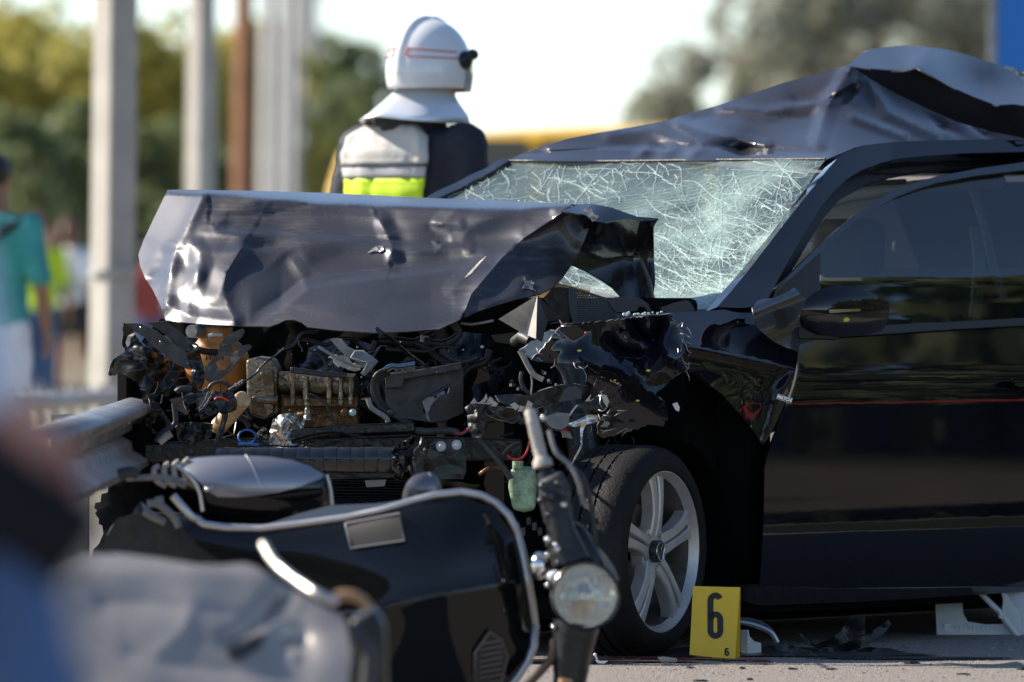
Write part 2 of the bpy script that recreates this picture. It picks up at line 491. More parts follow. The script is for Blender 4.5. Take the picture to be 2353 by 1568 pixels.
# gravel and glass grit lying on the asphalt in the strip the camera sees
def grit(name, n, m, s0, s1, seed, y0=22.6, y1=25.6, x0=-.2, x1=1.9):
    rnd = random.Random(seed); mb = MB()
    for _ in range(n):
        y = rnd.uniform(y0, y1); x = rnd.uniform(x0, x1); s = rnd.uniform(s0, s1)
        a = rnd.uniform(0, 6.28); u = Vector((math.cos(a), math.sin(a), 0)); w = Vector((-u.y, u.x, 0))
        c = Vector((x, y, s * .4))
        mb.add([c + u * s, c - u * s * .6 + w * s * .8, c - u * s * .5 - w * s * .7, c + Vector((0, 0, s * rnd.uniform(.2, .5)))- u * s * .1], [(0, 1, 3), (1, 2, 3), (2, 0, 3), (0, 2, 1)])
    o = mb.build(name, m, None, smooth=False); return tag(o, kind='stuff')
gritm = mat('grit_stone', (.36, .31, .26), .8, var=.6, vscale=30)
glassgrit = mat('glass_crumbs', (.62, .72, .68), .08, coat=1)
grit('gravel', 3600, gritm, .0018, .006, 3)
grit('glass_crumbs', 1100, glassgrit, .001, .003, 4)
grit('black_plastic_crumbs', 220, blackp, .002, .008, 5)

# ------------------------------------------------------------------ trees
def leaf_mesh(name, n, clusters, rx, rz, zc, leaf, seed):
    rnd = np.random.default_rng(seed)
    cs = []
    while len(cs) < clusters:
        p = rnd.uniform(-1, 1, 3)
        if (p ** 2).sum() < 1: cs.append(p * [rx, rx, rz] * .85)
    cs = np.array(cs); cr_ = rnd.uniform(.18, .36, clusters) * rx
    k = rnd.integers(0, clusters, n)
    d = rnd.normal(size=(n, 3)); d /= np.linalg.norm(d, axis=1)[:, None]
    c = cs[k] + d * (cr_[k] * rnd.uniform(.45, 1, n) ** .5)[:, None] + [0, 0, zc]
    u = rnd.normal(size=(n, 3)); u /= np.linalg.norm(u, axis=1)[:, None]
    w = np.cross(u, rnd.normal(size=(n, 3))); w /= np.linalg.norm(w, axis=1)[:, None]
    s = (leaf * rnd.uniform(.6, 1.3, n))[:, None]
    v = np.stack([c - u * s, c + w * s * .6, c + u * s, c - w * s * .6], 1).reshape(-1, 3)
    me = bpy.data.meshes.new(name)
    f = np.arange(4 * n).reshape(-1, 4)
    me.from_pydata(v.tolist(), [], f.tolist()); me.update()
    return me, cs + [0, 0, zc]
def leaf_mat(name, c1, c2, transl=.35):
    m = bpy.data.materials.new(name); m.use_nodes = True; nt = m.node_tree
    b = nt.nodes['Principled BSDF']; b.inputs['Roughness'].default_value = .6
    g = nt.nodes.new('ShaderNodeNewGeometry'); rp = nt.nodes.new('ShaderNodeValToRGB')
    rp.color_ramp.elements[0].color = (*c1, 1); rp.color_ramp.elements[1].color = (*c2, 1)
    nt.links.new(g.outputs['Random Per Island'], rp.inputs['Fac']); nt.links.new(rp.outputs['Color'], b.inputs['Base Color'])
    t = nt.nodes.new('ShaderNodeBsdfTranslucent'); nt.links.new(rp.outputs['Color'], t.inputs['Color'])
    mx = nt.nodes.new('ShaderNodeMixShader'); mx.inputs['Fac'].default_value = transl
    nt.links.new(b.outputs['BSDF'], mx.inputs[1]); nt.links.new(t.outputs['BSDF'], mx.inputs[2])
    nt.links.new(mx.outputs['Shader'], nt.nodes['Material Output'].inputs['Surface'])
    return m
leaf_olive = leaf_mat('leaves_olive', (.32, .31, .07), (.52, .44, .11), .5)
leaf_green = leaf_mat('leaves_green', (.13, .17, .07), (.25, .27, .12), .5)
leaf_hazed = leaf_mat('leaves_hazed', (.27, .27, .21), (.40, .39, .30), .5)  # distance haze put into the leaf colour, greyer and paler
def tree_meshes(key, n, clusters, rx, rz, zc, leaf, m, seed):
    lm, cs = leaf_mesh('crown_' + key, n, clusters, rx, rz, zc, leaf, seed)
    lm.materials.append(m)
    mb = MB(); rnd = random.Random(seed)
    mb.tube([(0, 0, -.1), (.05, .03, zc * .4), (0, .05, zc * .8), (0, 0, zc + rz * .5)], [rx * .09, rx * .07, rx * .05, rx * .02], 9)
    for k in range(7):
        c = Vector(cs[rnd.randrange(len(cs))]); z0 = zc * rnd.uniform(.45, .9)
        mb.tube([(0, 0, z0), (c.x * .5, c.y * .5, z0 * .5 + c.z * .5), c], [rx * .035, rx * .022, rx * .008], 6)
    t = mb.build('trunk_' + key, bark)
    tm = t.data; bpy.data.objects.remove(t)
    return lm, tm
TREES = {
    'olive': tree_meshes('olive', 5200, 34, 3.4, 3.6, 4.6, .22, leaf_olive, 11),
    'green': tree_meshes('green', 5200, 30, 3.2, 3.3, 4.0, .24, leaf_green, 12),
    'grey': tree_meshes('grey', 4200, 22, 4.2, 4.8, 7.0, .26, leaf_hazed, 13),
}
def tree(kind, x, y, s, rz, label, group, name):
    t = thing(name, (x, y, 0), label, 'tree', group)
    t.rotation_euler = (0, 0, rz); t.scale = (s, s, s)
    lm, tm = TREES[kind]
    for nm, me in (('crown', lm), ('trunk', tm)):
        o = bpy.data.objects.new(nm, me); COL.objects.link(o); o.parent = t
    return t
def tx(px, d): return (px - 1176.5) / F * d
rt = random.Random(5)
LEFT = [(-60, 150, .78, 'olive', 'olive leafy tree at the left picture edge behind the onlookers'),
        (105, 172, .86, 'olive', 'tall olive tree rising behind the nearest concrete pole'),
        (300, 160, .79, 'olive', 'yellow green tree showing between the first and second pole'),
        (470, 178, .86, 'olive', 'olive tree showing between the second pole and the rusty one'),
        (585, 205, .90, 'green', 'dark tree partly hidden by the rusty brown pole'),
        (20, 128, .52, 'green', 'low dark green bush behind the crowd at far left'),
        (200, 132, .55, 'green', 'low dark green bush behind the nearest pole'),
        (360, 130, .50, 'green', 'low dark bush just left of the raised bonnet'),
        (790, 260, 1.22, 'green', 'distant dark tree between the grey poles and the firefighter'),
        (712, 270, 1.18, 'green', 'distant dark tree behind the row of thin grey poles')]
for px, d, s, k, lab in LEFT:
    tree(k, tx(px, d), d, s, rt.uniform(0, 6), lab, 'trees along the left of the road', 'broadleaf_tree' if s > .7 else 'bush')
RIGHT = [(1610, 300, .80, 'thin pale tree left of the tall trees above the car roof'),
         (1850, 290, 1.12, 'tall grey green tree behind the windscreen top'),
         (2020, 305, 1.3, 'tallest grey green tree above the buckled roof'),
         (2200, 290, 1.25, 'tall grey green tree beside the blue sign'),
         (2380, 300, 1.2, 'grey green tree behind the blue sign at right edge'),
         (1700, 340, .78, 'small hazy tree low behind the roof slope')]
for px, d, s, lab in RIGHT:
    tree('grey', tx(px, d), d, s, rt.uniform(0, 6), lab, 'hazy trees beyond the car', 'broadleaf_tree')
# the roadside trees on the right that the car's flank and windows mirror
for k in range(15):
    t = tree('green', 20 + rt.uniform(-1, 2), 20 + k * 2.3, rt.uniform(1.12, 1.32), rt.uniform(0, 6), 'green roadside tree on the right, seen only mirrored in the car', 'roadside trees mirrored in the car', 'broadleaf_tree')

for k in range(11):
    t = tree('green', 17 + rt.uniform(-.5, .5), 17 + k * 2.3, rt.uniform(.48, .6), rt.uniform(0, 6), 'dense roadside bush on the right, seen only mirrored in the car', 'roadside bushes mirrored in the car', 'bush'); t.location.z = -.55
# ------------------------------------------------------------------ poles, guard rails
conc = mat('pole_concrete', (.50, .46, .41), .85, col2=(.38, .345, .30), vscale=3, bump=.3, bscale=30)
conc2 = mat('pole_concrete_pale', (.52, .49, .46), .85, var=.2, vscale=3)
rustp = mat('pole_rust', (.30, .125, .055), .8, col2=(.19, .08, .04), vscale=2)
PL = ['thick concrete pole nearest the camera behind the guard rail', 'second concrete pole from the left in the receding row',
      'rusty brown pole third in the receding row', 'pale grey pole right after the rusty brown one', 'pale thin pole second after the rusty one',
      'pale thin pole third after the rusty one', 'pale thin pole fourth after the rusty one', 'pale thin pole fifth after the rusty one',
      'thinnest and farthest pale pole of the row']
for k in range(9):
    d = 45 + 24.3 * k
    x = tx(253, 45) + (d - 45) * (826 - 1176.5) / F
    root = thing('utility_pole', (x, d, 0), PL[k], 'pole', 'poles in a row along the road')
    a = R(37); w = .172 / 2 * (1.0 if k != 2 else .95)
    u = Vector((math.cos(a), math.sin(a), 0)); v = Vector((-math.sin(a), math.cos(a), 0))
    mb = MB(); lv = []
    for z, s in ((-.2, 1.06), (3, 1.0), (9.5, .78)):
        lv.append([Vector((x + .012 * z, d, z)) + u * w * s * i + v * w * s * j for i, j in ((-1, -1), (1, -1), (1, 1), (-1, 1))])
    mb.add(lv[0] + lv[1] + lv[2], [(0, 1, 5, 4), (1, 2, 6, 5), (2, 3, 7, 6), (3, 0, 4, 7), (4, 5, 9, 8), (5, 6, 10, 9), (6, 7, 11, 10), (7, 4, 8, 11), (8, 9, 10, 11)])
    mb.build('shaft', rustp if k == 2 else (conc if k < 2 else conc2), root, smooth=False, bevel=.012)
    MB().box((x + .11, d, 9.2), u * .6, v * .03, Vector((0, 0, .04))).build('cross_arm', steel, root, smooth=False)
    for zz in (1.12,): MB().tube([(x + .012 * zz, d, zz), (x + .012 * zz, d, zz + .03)], w * 1.43, 20).build('strap', conc2, root)
    MB().box((x, d, .06), u * .2, v * .2, Vector((0, 0, .10))).build('footing', conc2, root, smooth=False, bevel=.02)

def wbeam(name, pts, z0, z1, m, parent):
    prof = [(0.0, 0.0), (.035, .03), (.08, .08), (.08, .18), (.035, .30), (.03, .42), (.0, .5), (.03, .58), (.035, .70), (.08, .82), (.08, .92), (.035, .97), (0, 1.0)]
    vs = []; n = len(prof)
    for p in pts:
        for off, t in prof: vs.append(Vector((p[0] + off, p[1], z0 + (z1 - z0) * t)))
    fs = [(i * n + k, i * n + k + 1, (i + 1) * n + k + 1, (i + 1) * n + k) for i in range(len(pts) - 1) for k in range(n - 1)]
    o = pyd(name, vs, fs, m, parent)
    s = o.modifiers.new('thickness', 'SOLIDIFY'); s.thickness = .004
    return o
gr = thing('guard_rail', (-1.16, 20, 0), 'grey steel guard rail torn off at the wrecked car front corner', 'guard rail', 'guard rails')
wbeam('rail', [(-1.13, 25.45), (-1.13, 25.0), (-1.125, 24), (-1.12, 22), (-1.13, 19.6)], .53, .735, steel, gr)
for yy in (23.0, 20.0):
    MB().box((-1.19, yy, .35), Vector((.05, 0, 0)), Vector((0, .03, 0)), Vector((0, 0, .37))).build('post', steel, gr, smooth=False)
bolt(P(283, 966, 23.6), Vector((.9, -.4, 0)).normalized(), .02, gr, steel)
MB().box(P(248, 962, 23.9), Vector((.012, 0, 0)), Vector((0, .012, 0)), Vector((0, 0, .035))).build('splice_plate', steel, gr, smooth=False)
fg = thing('guard_rail', (-1.9, 42, 0), 'distant pale guard rail on short posts in front of the poles', 'guard rail', 'guard rails')
def lineP(t): return P(90 + 290 * t, 925 - 22 * t, 40 + 8 * t)
MB().tube([lineP(t / 10) for t in range(-3, 14)], .045, 8).build('rail', conc2, fg)
for k in range(-2, 10):
    p = lineP(k / 8); MB().box((p.x, p.y, (p.z + .07) / 2), Vector((.018, 0, 0)), Vector((0, .03, 0)), Vector((0, 0, (p.z + .07) / 2))).build('post', conc2, fg, smooth=False)

# ------------------------------------------------------------------ yellow van, blue sign, far lamp masts
yel = mat('van_yellow', (.82, .46, .02), .4, coat=.2)
vang = mat('van_window', (.03, .03, .035), .08)
vanb = mat('van_grey', (.10, .10, .10), .5)
vd = 72.0; k = F / vd
def VX(px): return tx(px, vd)
def VZ(py): return ZC - (py - 655) / k
van = thing('yellow_van', (VX(1400), vd + .9, 0), 'yellow roofed van with dark windows parked behind the car', 'van')
x0, x1 = VX(752), VX(752) + 5.4
secs = []
for t, zt in ((0, VZ(430)), (.10, VZ(350)), (.25, VZ(325)), (.8, VZ(312)), (1.6, VZ(296)), (2.2, VZ(288)), (3.6, VZ(286)), (5.3, VZ(292)), (5.4, VZ(310))):
    secs.append([(x0 + t, vd + dy * (.8 if t in (0, 5.4) else 1) + (1 - (.8 if t in (0, 5.4) else 1)), z) for dy, z in ((0.0, .35), (0.0, 1.0), (.06, zt - .16), (.16, zt - .05), (.5, zt), (1.5, zt), (1.85, zt - .05), (1.95, zt - .16), (2.0, 1.0), (2.0, .35))])
n = 10
mb = MB(); mb.add([p for s in secs for p in s], [(i * n + j, i * n + (j + 1) % n, (i + 1) * n + (j + 1) % n, (i + 1) * n + j) for i in range(len(secs) - 1) for j in range(n)] + [tuple(range(n)), tuple(range(n * len(secs) - 1, n * len(secs) - n - 1, -1))])
mb.build('body', yel, van, ang=50)
for a0, a1 in ((.55, 1.7), (1.8, 3.2), (3.3, 5.1)):
    mb = MB(); zt = VZ(318)
    mb.box((x0 + (a0 + a1) / 2, vd - .005, (1.02 + zt) / 2), Vector(((a1 - a0) / 2, 0, 0)), Vector((0, .02, 0)), Vector((0, 0, (zt - 1.02) / 2))).build('window', vang, van, smooth=False)
MB().box((x0 + 2.8, vd - .01, .62), Vector((2.55, 0, 0)), Vector((0, .02, 0)), Vector((0, 0, .3))).build('side_panel', vanb, van, smooth=False)
for xx in (1.0, 4.3):
    w = MB().lathe((x0 + xx, vd - .03, .35), Vector((0, 1, 0)), [(0, 0), (.2, 0), (.22, .02), (.34, .0), (.36, .05), (.36, .22), (0, .22)], 24).build('wheel', tyre_m, van)
bsign = thing('road_sign', (tx(2420, 48), 48, 0), 'large saturated blue sign board beyond the car roof', 'sign')
blue = mat('sign_blue', (.012, .19, .62), .45)
sx0 = tx(2290, 48); 
MB().box((sx0 + .9, 48.03, 2.95), Vector((.9, 0, 0)), Vector((0, .02, 0)), Vector((0, 0, 1.0))).build('board', blue, bsign, smooth=False)
MB().box((sx0 - .022, 48.03, 2.95), Vector((.022, 0, 0)), Vector((0, .03, 0)), Vector((0, 0, 1.03))).build('frame', steel, bsign, smooth=False)
for xx in (.25, 1.5):
    MB().tube([(sx0 + xx, 48.1, 0), (sx0 + xx, 48.1, 3.9)], .05, 10).build('post', steel, bsign)
farm = mat('far_mast', (.80, .80, .80), .6)
for px, d, py, lab in ((1375, 520, 110, 'faint distant mast in the white sky right of the firefighter'), (868, 560, 40, 'faint distant mast head in the sky left of the firefighter helmet')):
    x = tx(px, d); z = ZC + (655 - py) * d / F
    r = thing('lamp_mast', (x, d, 0), lab, 'mast', 'distant masts')
    MB().tube([(x, d, 0), (x, d, z)], [.06, .04], 8).build('shaft', farm, r)
    MB().ball((x, d, z), (.28, .2, .2)).build('lamp_head', farm, r)

# ================================================================== PEOPLE
def remesh(o, vox, smooth=4):
    m = o.modifiers.new('skin', 'REMESH'); m.mode = 'VOXEL'; m.voxel_size = vox; m.use_smooth_shade = True
    if smooth:
        s = o.modifiers.new('soft', 'SMOOTH'); s.factor = .5; s.iterations = smooth
def loft(mb, secs, n=20):            # secs = [(cx, cy, z, rx, ry)]
    vs = []; fs = []
    for cx, cy, z, rx, ry in secs:
        for k in range(n):
            a = 2 * math.pi * k / n
            vs.append(Vector((cx + rx * math.cos(a), cy + ry * math.sin(a), z)))
    for i in range(len(secs) - 1):
        for k in range(n):
            fs.append((i * n + k, i * n + (k + 1) % n, (i + 1) * n + (k + 1) % n, (i + 1) * n + k))
    fs.append(tuple(range(n))[::-1]); fs.append(tuple((len(secs) - 1) * n + k for k in range(n)))
    mb.add(vs, fs)
def limb(mb, pts, rs, n=12):
    for i in range(len(pts) - 1):
        mb.tube([pts[i], pts[i + 1]], [rs[i], rs[i + 1]], n)
    for p, r in zip(pts, rs): mb.ball(p, r * .995, 10, 7)
TORSO = [(0, .01, .86, .15, .10), (0, .01, .94, .165, .112), (0, .0, 1.06, .148, .103), (0, -.005, 1.16, .14, .10), (0, -.01, 1.28, .163, .113), (0, -.005, 1.38, .178, .108), (0, 0, 1.44, .15, .085), (0, .005, 1.475, .07, .06)]
def hand(mb, wrist, dirv, side_v, s=1.0):
    d = Vector(dirv).normalized(); sv = Vector(side_v).normalized(); nrm = d.cross(sv).normalized(); w = Vector(wrist)
    M = Matrix((sv, nrm, d)).transposed()
    mb.ball(w + d * .045 * s, (.042 * s, .017 * s, .052 * s), 12, 8, M)
    for k, (o, L) in enumerate(((-.031, .062), (-.011, .074), (.011, .070), (.030, .054))):
        p0 = w + d * .082 * s + sv * o * s; p1 = p0 + (d + nrm * .25).normalized() * L * .5 * s; p2 = p1 + (d + nrm * .9).normalized() * L * .5 * s
        limb(mb, [p0 - d * .02 * s, p1, p2], [.0105 * s, .0098 * s, .008 * s], 8)
    t0 = w + d * .025 * s - sv * .032 * s; t1 = t0 + (d * .6 - sv * .8).normalized() * .035 * s; t2 = t1 + (d - sv * .2 + nrm * .3).normalized() * .03 * s
    limb(mb, [t0, t1, t2], [.014 * s, .0115 * s, .009 * s], 8)
def person(label, loc, rz, h, skin, top, legs, shoe, hair, arms=None, shorts=False, sleeve=.45, stride=0.0, vox=.010, group=None, hairlen=.0, headturn=0.0, bare=False, bulk=1.0, extra=None, headdz=0.0, headoff=(0, 0)):
    root = thing('person', loc, label, 'person', group)
    root.rotation_euler = (0, 0, rz); s = h / 1.755; root.scale = (s, s, s)
    def put(mb, name, m, vox_, sm=4, parent=root):
        me = bpy.data.meshes.new(name); me.from_pydata([tuple(v) for v in mb.v], [], mb.f); me.update()
        o = bpy.data.objects.new(name, me); COL.objects.link(o); me.materials.append(m); o.parent = parent
        bm = bmesh.new(); bm.from_mesh(me); bmesh.ops.recalc_face_normals(bm, faces=bm.faces); bm.to_mesh(me); bm.free()
        if vox_:
            remesh(o, vox_, sm)
            if name in ('shirt', 'jacket', 'trousers', 'shorts'):
                tx_ = bpy.data.textures.get('cloth_folds') or bpy.data.textures.new('cloth_folds', 'CLOUDS'); tx_.noise_scale = .11; tx_.noise_depth = 2
                dm_ = o.modifiers.new('folds', 'DISPLACE'); dm_.texture = tx_; dm_.strength = .035; dm_.mid_level = .5; dm_.texture_coords = 'LOCAL'
        else: me.polygons.foreach_set('use_smooth', [True] * len(me.polygons))
        return o
    arms = arms or {}
    A = {}; HD = {}
    for sd in (-1, 1):               # facing -Y; +x is the person's left
        e, w, *hd = arms.get(sd, ((sd * .245, .03, 1.14), (sd * .25, -.05, .90)))
        HD[sd] = Vector(hd[0]).normalized() if hd else None
        A[sd] = (Vector((sd * .185, 0, 1.405)), Vector(e), Vector(w))
    ht = Matrix.Rotation(headturn, 3, 'Z')
    def H(p): return ht @ Vector(p) + Vector((headoff[0], headoff[1], headdz))
    mb = MB()
    loft(mb, TORSO)
    limb(mb, [(0, .01, 1.43), (0, -.005, 1.55)], [.062, .056])
    mb.ball(H((0, -.01, 1.655)), (.072, .092, .108), 20, 14); mb.ball(H((0, -.035, 1.60)), (.055, .062, .06), 14, 10)
    limb(mb, [H((0, -.095, 1.665)), H((0, -.115, 1.635))], [.010, .014], 8)
    mb.ball(H((0, -.088, 1.595)), (.025, .012, .009)); mb.ball(H((0, -.08, 1.685)), (.05, .02, .012))
    for sd in (-1, 1): mb.ball(H((sd * .074, .005, 1.65)), (.012, .022, .032))
    Lg = {}
    for sd in (-1, 1):
        st = stride * sd
        Lg[sd] = [Vector((sd * .088, .01, .90)), Vector((sd * .095, -.02 - st * .22, .49 + abs(st) * .02)), Vector((sd * .098, .03 - st * .30 if st > 0 else .03 - st * .42, .085 + (0 if st >= 0 else .04)))]
        limb(mb, Lg[sd], [.088, .056, .040])
        a, e, w = A[sd]
        limb(mb, [a, e, w], [.052, .040, .028])
        d = HD[sd] or (w - e).normalized()
        hand(mb, w + d * .01, d, Vector((0, 1, 0)) if abs(d.y) < .7 else Vector((0, 0, 1)))
        f = Lg[sd][2]; limb(mb, [f + Vector((0, .03, -.045)), f + Vector((0, -.12, -.055))], [.036, .03])
    body = put(mb, 'body', skin, vox)
    for sd in (-1, 1):
        eb = MB(); eb.ball(H((sd * .031, -.083, 1.665)), .012, 10, 8); put(eb, 'eye', mat('eye', (.05, .04, .03), .2), 0)
    mb = MB()
    loft(mb, [(cx, cy, z, rx * bulk + .018, ry * bulk + .018) for cx, cy, z, rx, ry in TORSO[0 if not bare else 2:]])
    for sd in (-1, 1):
        a, e, w = A[sd]
        if sleeve <= .5:
            q = a + (e - a) * (sleeve * 2); limb(mb, [a, q], [.07 * bulk, .066 * bulk])
        else:
            q = e + (w - e) * (sleeve * 2 - 1); limb(mb, [a, e, q], [.068 * bulk, .062 * bulk, .050 * bulk])
    shirt = put(mb, 'shirt' if sleeve <= .7 else 'jacket', top, vox * 1.1, 5)
    mb = MB()
    loft(mb, [(0, .01, .80, .165, .11), (0, .01, .90, .178, .125), (0, .005, 1.0, .165, .118), (0, 0, 1.03, .155, .11)])
    for sd in (-1, 1):
        a, k, f = Lg[sd]
        if shorts: limb(mb, [a, a + (k - a) * .6], [.105, .095])
        else: limb(mb, [a, k, f + (k - f) * .06], [.104, .074, .062])
    put(mb, 'shorts' if shorts else 'trousers', legs, vox * 1.1, 4)
    for sd in (-1, 1):
        f = Lg[sd][2]; mb = MB()
        limb(mb, [f + Vector((0, .04, -.04)), f + Vector((0, -.06, -.04)), f + Vector((0, -.14, -.052))], [.045, .043, .034])
        put(mb, 'shoe', shoe, vox * 1.1, 2)
    if hair is not None:
        mb = MB(); mb.ball(H((0, .012, 1.685)), (.082, .095, .098), 18, 12)
        if hairlen: limb(mb, [H((0, .07, 1.68)), H((0, .09, 1.68 - hairlen))], [.075, .05])
        # cut the face free: only the upper/back half is kept
        me_o = put(mb, 'hair', hair, 0)
        bm = bmesh.new(); bm.from_mesh(me_o.data)
        hti = ht.inverted()
        bmesh.ops.delete(bm, geom=[v for v in bm.verts if (hti @ v.co).y < -.045 and v.co.z - headdz < 1.715], context='VERTS')
        bm.to_mesh(me_o.data); bm.free()
    return root, put, A

skin1 = mat('skin', (.50, .29, .20), .5); skin2 = mat('skin_dark', (.30, .15, .09), .5)
haird = mat('hair_dark', (.02, .015, .012), .5); hairr = mat('hair_red', (.12, .04, .025), .5)
teal = mat('cloth_teal', (.06, .36, .34), .85, var=.2); white_c = mat('cloth_white', (.74, .74, .76), .85); black_c = mat('cloth_black', (.012, .012, .014), .8)
denim = mat('denim', (.06, .12, .26), .85, var=.35, vscale=6); blue_c = mat('cloth_blue', (.05, .10, .42), .85); neon_c = mat('cloth_neon', (.42, .62, .03), .8); red_c = mat('cloth_red', (.30, .06, .05), .85); navy = mat('cloth_navy', (.012, .014, .022), .75, bump=.3, bscale=20)
pale_c = mat('cloth_pale_blue', (.55, .60, .74), .85, var=.12)
shoe_m = mat('shoe_dark', (.03, .03, .03), .6)
G = 'onlookers behind the guard rail'
r1, put1, A1 = person('onlooker in teal shirt with black shoulder strap at far left', (tx(-10, 41), 41, 0), R(165), 1.68, skin2, teal, white_c, shoe_m, haird, group=G, hairlen=.0)
mb = MB(); mb.tube(cr([(-.16, .02, 1.44), (-.05, .14, 1.36), (.10, .15, 1.2), (.17, .06, 1.05), (.1, -.1, 1.1), (-.06, -.14, 1.3), (-.16, .02, 1.44)], 6), .022, 8)
put1(mb, 'shoulder_strap', black_c, 0)
person('onlooker in a neon yellow vest behind the teal shirt', (tx(92, 74), 74, 0), R(170), 1.66, skin2, neon_c, denim, shoe_m, hairr, group=G)
person('onlooker in blue top and jeans left of the nearest pole', (tx(112, 86), 86, 0), R(20), 1.64, skin1, blue_c, denim, shoe_m, hairr, group=G)
r2, put2, A2 = person('bare legged onlooker in white top and black shorts with a teal bag', (tx(163, 84), 84, 0), R(150), 1.70, skin2, white_c, black_c, shoe_m, hairr, shorts=True, group=G, hairlen=.12)
mb = MB(); mb.ball((.02, .17, 1.10), (.17, .07, .14)); put2(mb, 'bag', teal, 0)
person('onlooker in red shirt just right of the nearest pole', (tx(345, 80), 80, 0), R(185), 1.45, skin2, red_c, denim, shoe_m, haird, group=G)
person('onlooker in pale shirt close to the raised bonnet edge', (tx(368, 98), 98, 0), R(185), 1.5, skin1, white_c, denim, shoe_m, haird, group=G)

# the person standing close to the camera at the left edge (only arm, bag and hip are in the frame)
fgd = 9.0
r3, put3, A3 = person('blurred person in pale sleeve and blue jeans close to the camera at left', (-.71, fgd + .05, 0), R(90), 1.76, mat('skin_ruddy', (.50, .22, .16), .5), pale_c, denim, shoe_m, haird,
       arms={-1: ((-.27, -.10, 1.10), (-.255, -.16, .955), (0, -.72, -.69)), 1: ((.24, .03, 1.13), (.24, -.06, .90))}, stride=-.8, vox=.007, sleeve=.97)
mb = MB(); M_ = Matrix.Rotation(R(35), 3, 'X')
bagm = mat('bag_black', (.008, .008, .011), .8, spec=.2)
mb.box((-.30, -.200, .838), M_ @ Vector((.035, 0, 0)), M_ @ Vector((0, .085, 0)), M_ @ Vector((0, 0, .046))); mb.box((-.30, -.14, .85), M_ @ Vector((.022, 0, 0)), M_ @ Vector((0, .06, 0)), M_ @ Vector((0, 0, .06)))
put3(mb, 'bag', bagm, .006, 10)
mb = MB(); limb(mb, [(-.10, -.08, .90), (-.10, -.105, .82), (-.10, -.165, .65), (-.10, -.21, .50)], [.10, .098, .092, .08])
put3(mb, 'trousers', denim, .009)

# ------------------------------------------------------------------ firefighter
ffd = 29.0
fx = tx(948, ffd)
coat_m = mat('coat_navy', (.014, .016, .026), .75, col2=(.022, .022, .034), vscale=18, bump=.5, bscale=26)
rff, putf, AF = person('firefighter in white helmet and dark coat seen from behind', (fx, ffd, 0), R(180 - 33), 1.917, skin1, coat_m, coat_m, shoe_m, None,
       arms={-1: ((-.262, .0, 1.12), (-.23, -.10, .88)), 1: ((.258, .0, 1.12), (.22, -.12, .88))}, sleeve=.95, bulk=1.15, headturn=R(-6), vox=.009, headdz=-.05, headoff=(-.045, -.03))
def back_sheet(name, z0, z1, a0, a1, m, off, wr=.006, seed=1):
    vs = []; nz = max(3, int((z1 - z0) / .012)); na = 30
    for i in range(nz + 1):
        z = z0 + (z1 - z0) * i / nz
        for (c0, c1) in zip(TORSO, TORSO[1:]):
            if c0[2] <= z <= c1[2]:
                t = (z - c0[2]) / (c1[2] - c0[2]); rx = c0[3] + (c1[3] - c0[3]) * t; ry = c0[4] + (c1[4] - c0[4]) * t; cy = c0[1]
        k = max(0, z - 1.36)
        rx = rx * 1.15 + .03 + off + k * .18; ry = ry * 1.15 + .026 + off
        for j in range(na + 1):
            a = a0 + (a1 - a0) * j / na
            w = noise.noise(Vector((a * 3.5, z * 9 + seed, seed))) * wr + noise.noise(Vector((a * 9, z * 3, seed + 4))) * wr * .6
            e = abs(math.cos(a))
            vs.append(Vector(((rx + w) * math.copysign(e ** .75, math.cos(a)), cy + (ry + w) * math.sin(a) ** .8, z)))
    n = na + 1
    mb = MB().add(vs, [(i * n + j, i * n + j + 1, (i + 1) * n + j + 1, (i + 1) * n + j) for i in range(nz) for j in range(na)])
    o = putf(mb, name, m, 0); sd = o.modifiers.new('thickness', 'SOLIDIFY'); sd.thickness = .004; return o
vest = mat('vest_silver', (.52, .49, .45), .55, var=.12, vscale=9, bump=.25, bscale=25); vest2 = mat('vest_grey_band', (.50, .48, .48), .5, var=.15, vscale=14); neon = mat('vest_neon', (.62, .85, .01), .55)
A0, A1_ = R(8), R(120)
back_sheet('vest_back', 1.35, 1.475, A0, A1_, vest, .004, .020, 2)
back_sheet('reflective_band', 1.31, 1.347, A0, A1_, vest2, .004, .007, 3)
back_sheet('neon_band', 1.232, 1.307, A0, A1_, neon, .005, .011, 4)
back_sheet('seam', 1.345, 1.352, A0, A1_, coat_m, .007, .007, 3)
mb = MB(); loft(mb, [(0, .012, 1.43, .135, .105), (0, .012, 1.50, .115, .098), (0, .0, 1.53, .128, .115)])
col = putf(mb, 'collar', coat_m, 0)
# radio on the shoulder strap
mb = MB(); mb.box((.17, -.155, 1.235), Vector((.028, 0, 0)), Vector((0, .018, 0)), Vector((0, 0, .055))); mb.tube([(.175, -.155, 1.28), (.178, -.156, 1.43)], .008, 8)
putf(mb, 'radio', blackp, 0)
# helmet: child parts in head space
hz = 1.640
hwhite = mat('helmet_white', (.78, .78, .77), .22, coat=.5, var=.05)
hred = mat('helmet_red_line', (.62, .10, .06), .4)
HT = Matrix.Rotation(R(-6), 3, 'Z')
def helm(th, ph, add=0.0):          # th from the top, ph round (0 = front -Y)
    dx, dy = math.sin(ph), -math.cos(ph)
    back = max(0, dy)
    sq = abs(math.sin(th)) ** .92; r = Vector((.126 * sq * dx, (.144 + .012 * back) * sq * dy, .163 * math.cos(th)))
    r = r * (1 + add)
    x = r.x
    if math.cos(th) > -.3: r += Vector((0, dy * .008, .012)) * math.exp(-(x / .012) ** 2) * (1 if th < 1.7 else 0)
    if th > 1.62:                   # flared rim
        r += Vector((dx, dy, 0)) * (th - 1.62) * .0
    return HT @ (r + Vector((0, .01, hz))) + Vector((-.05, -.033, 0))
vs = []; NT, NP = 26, 72
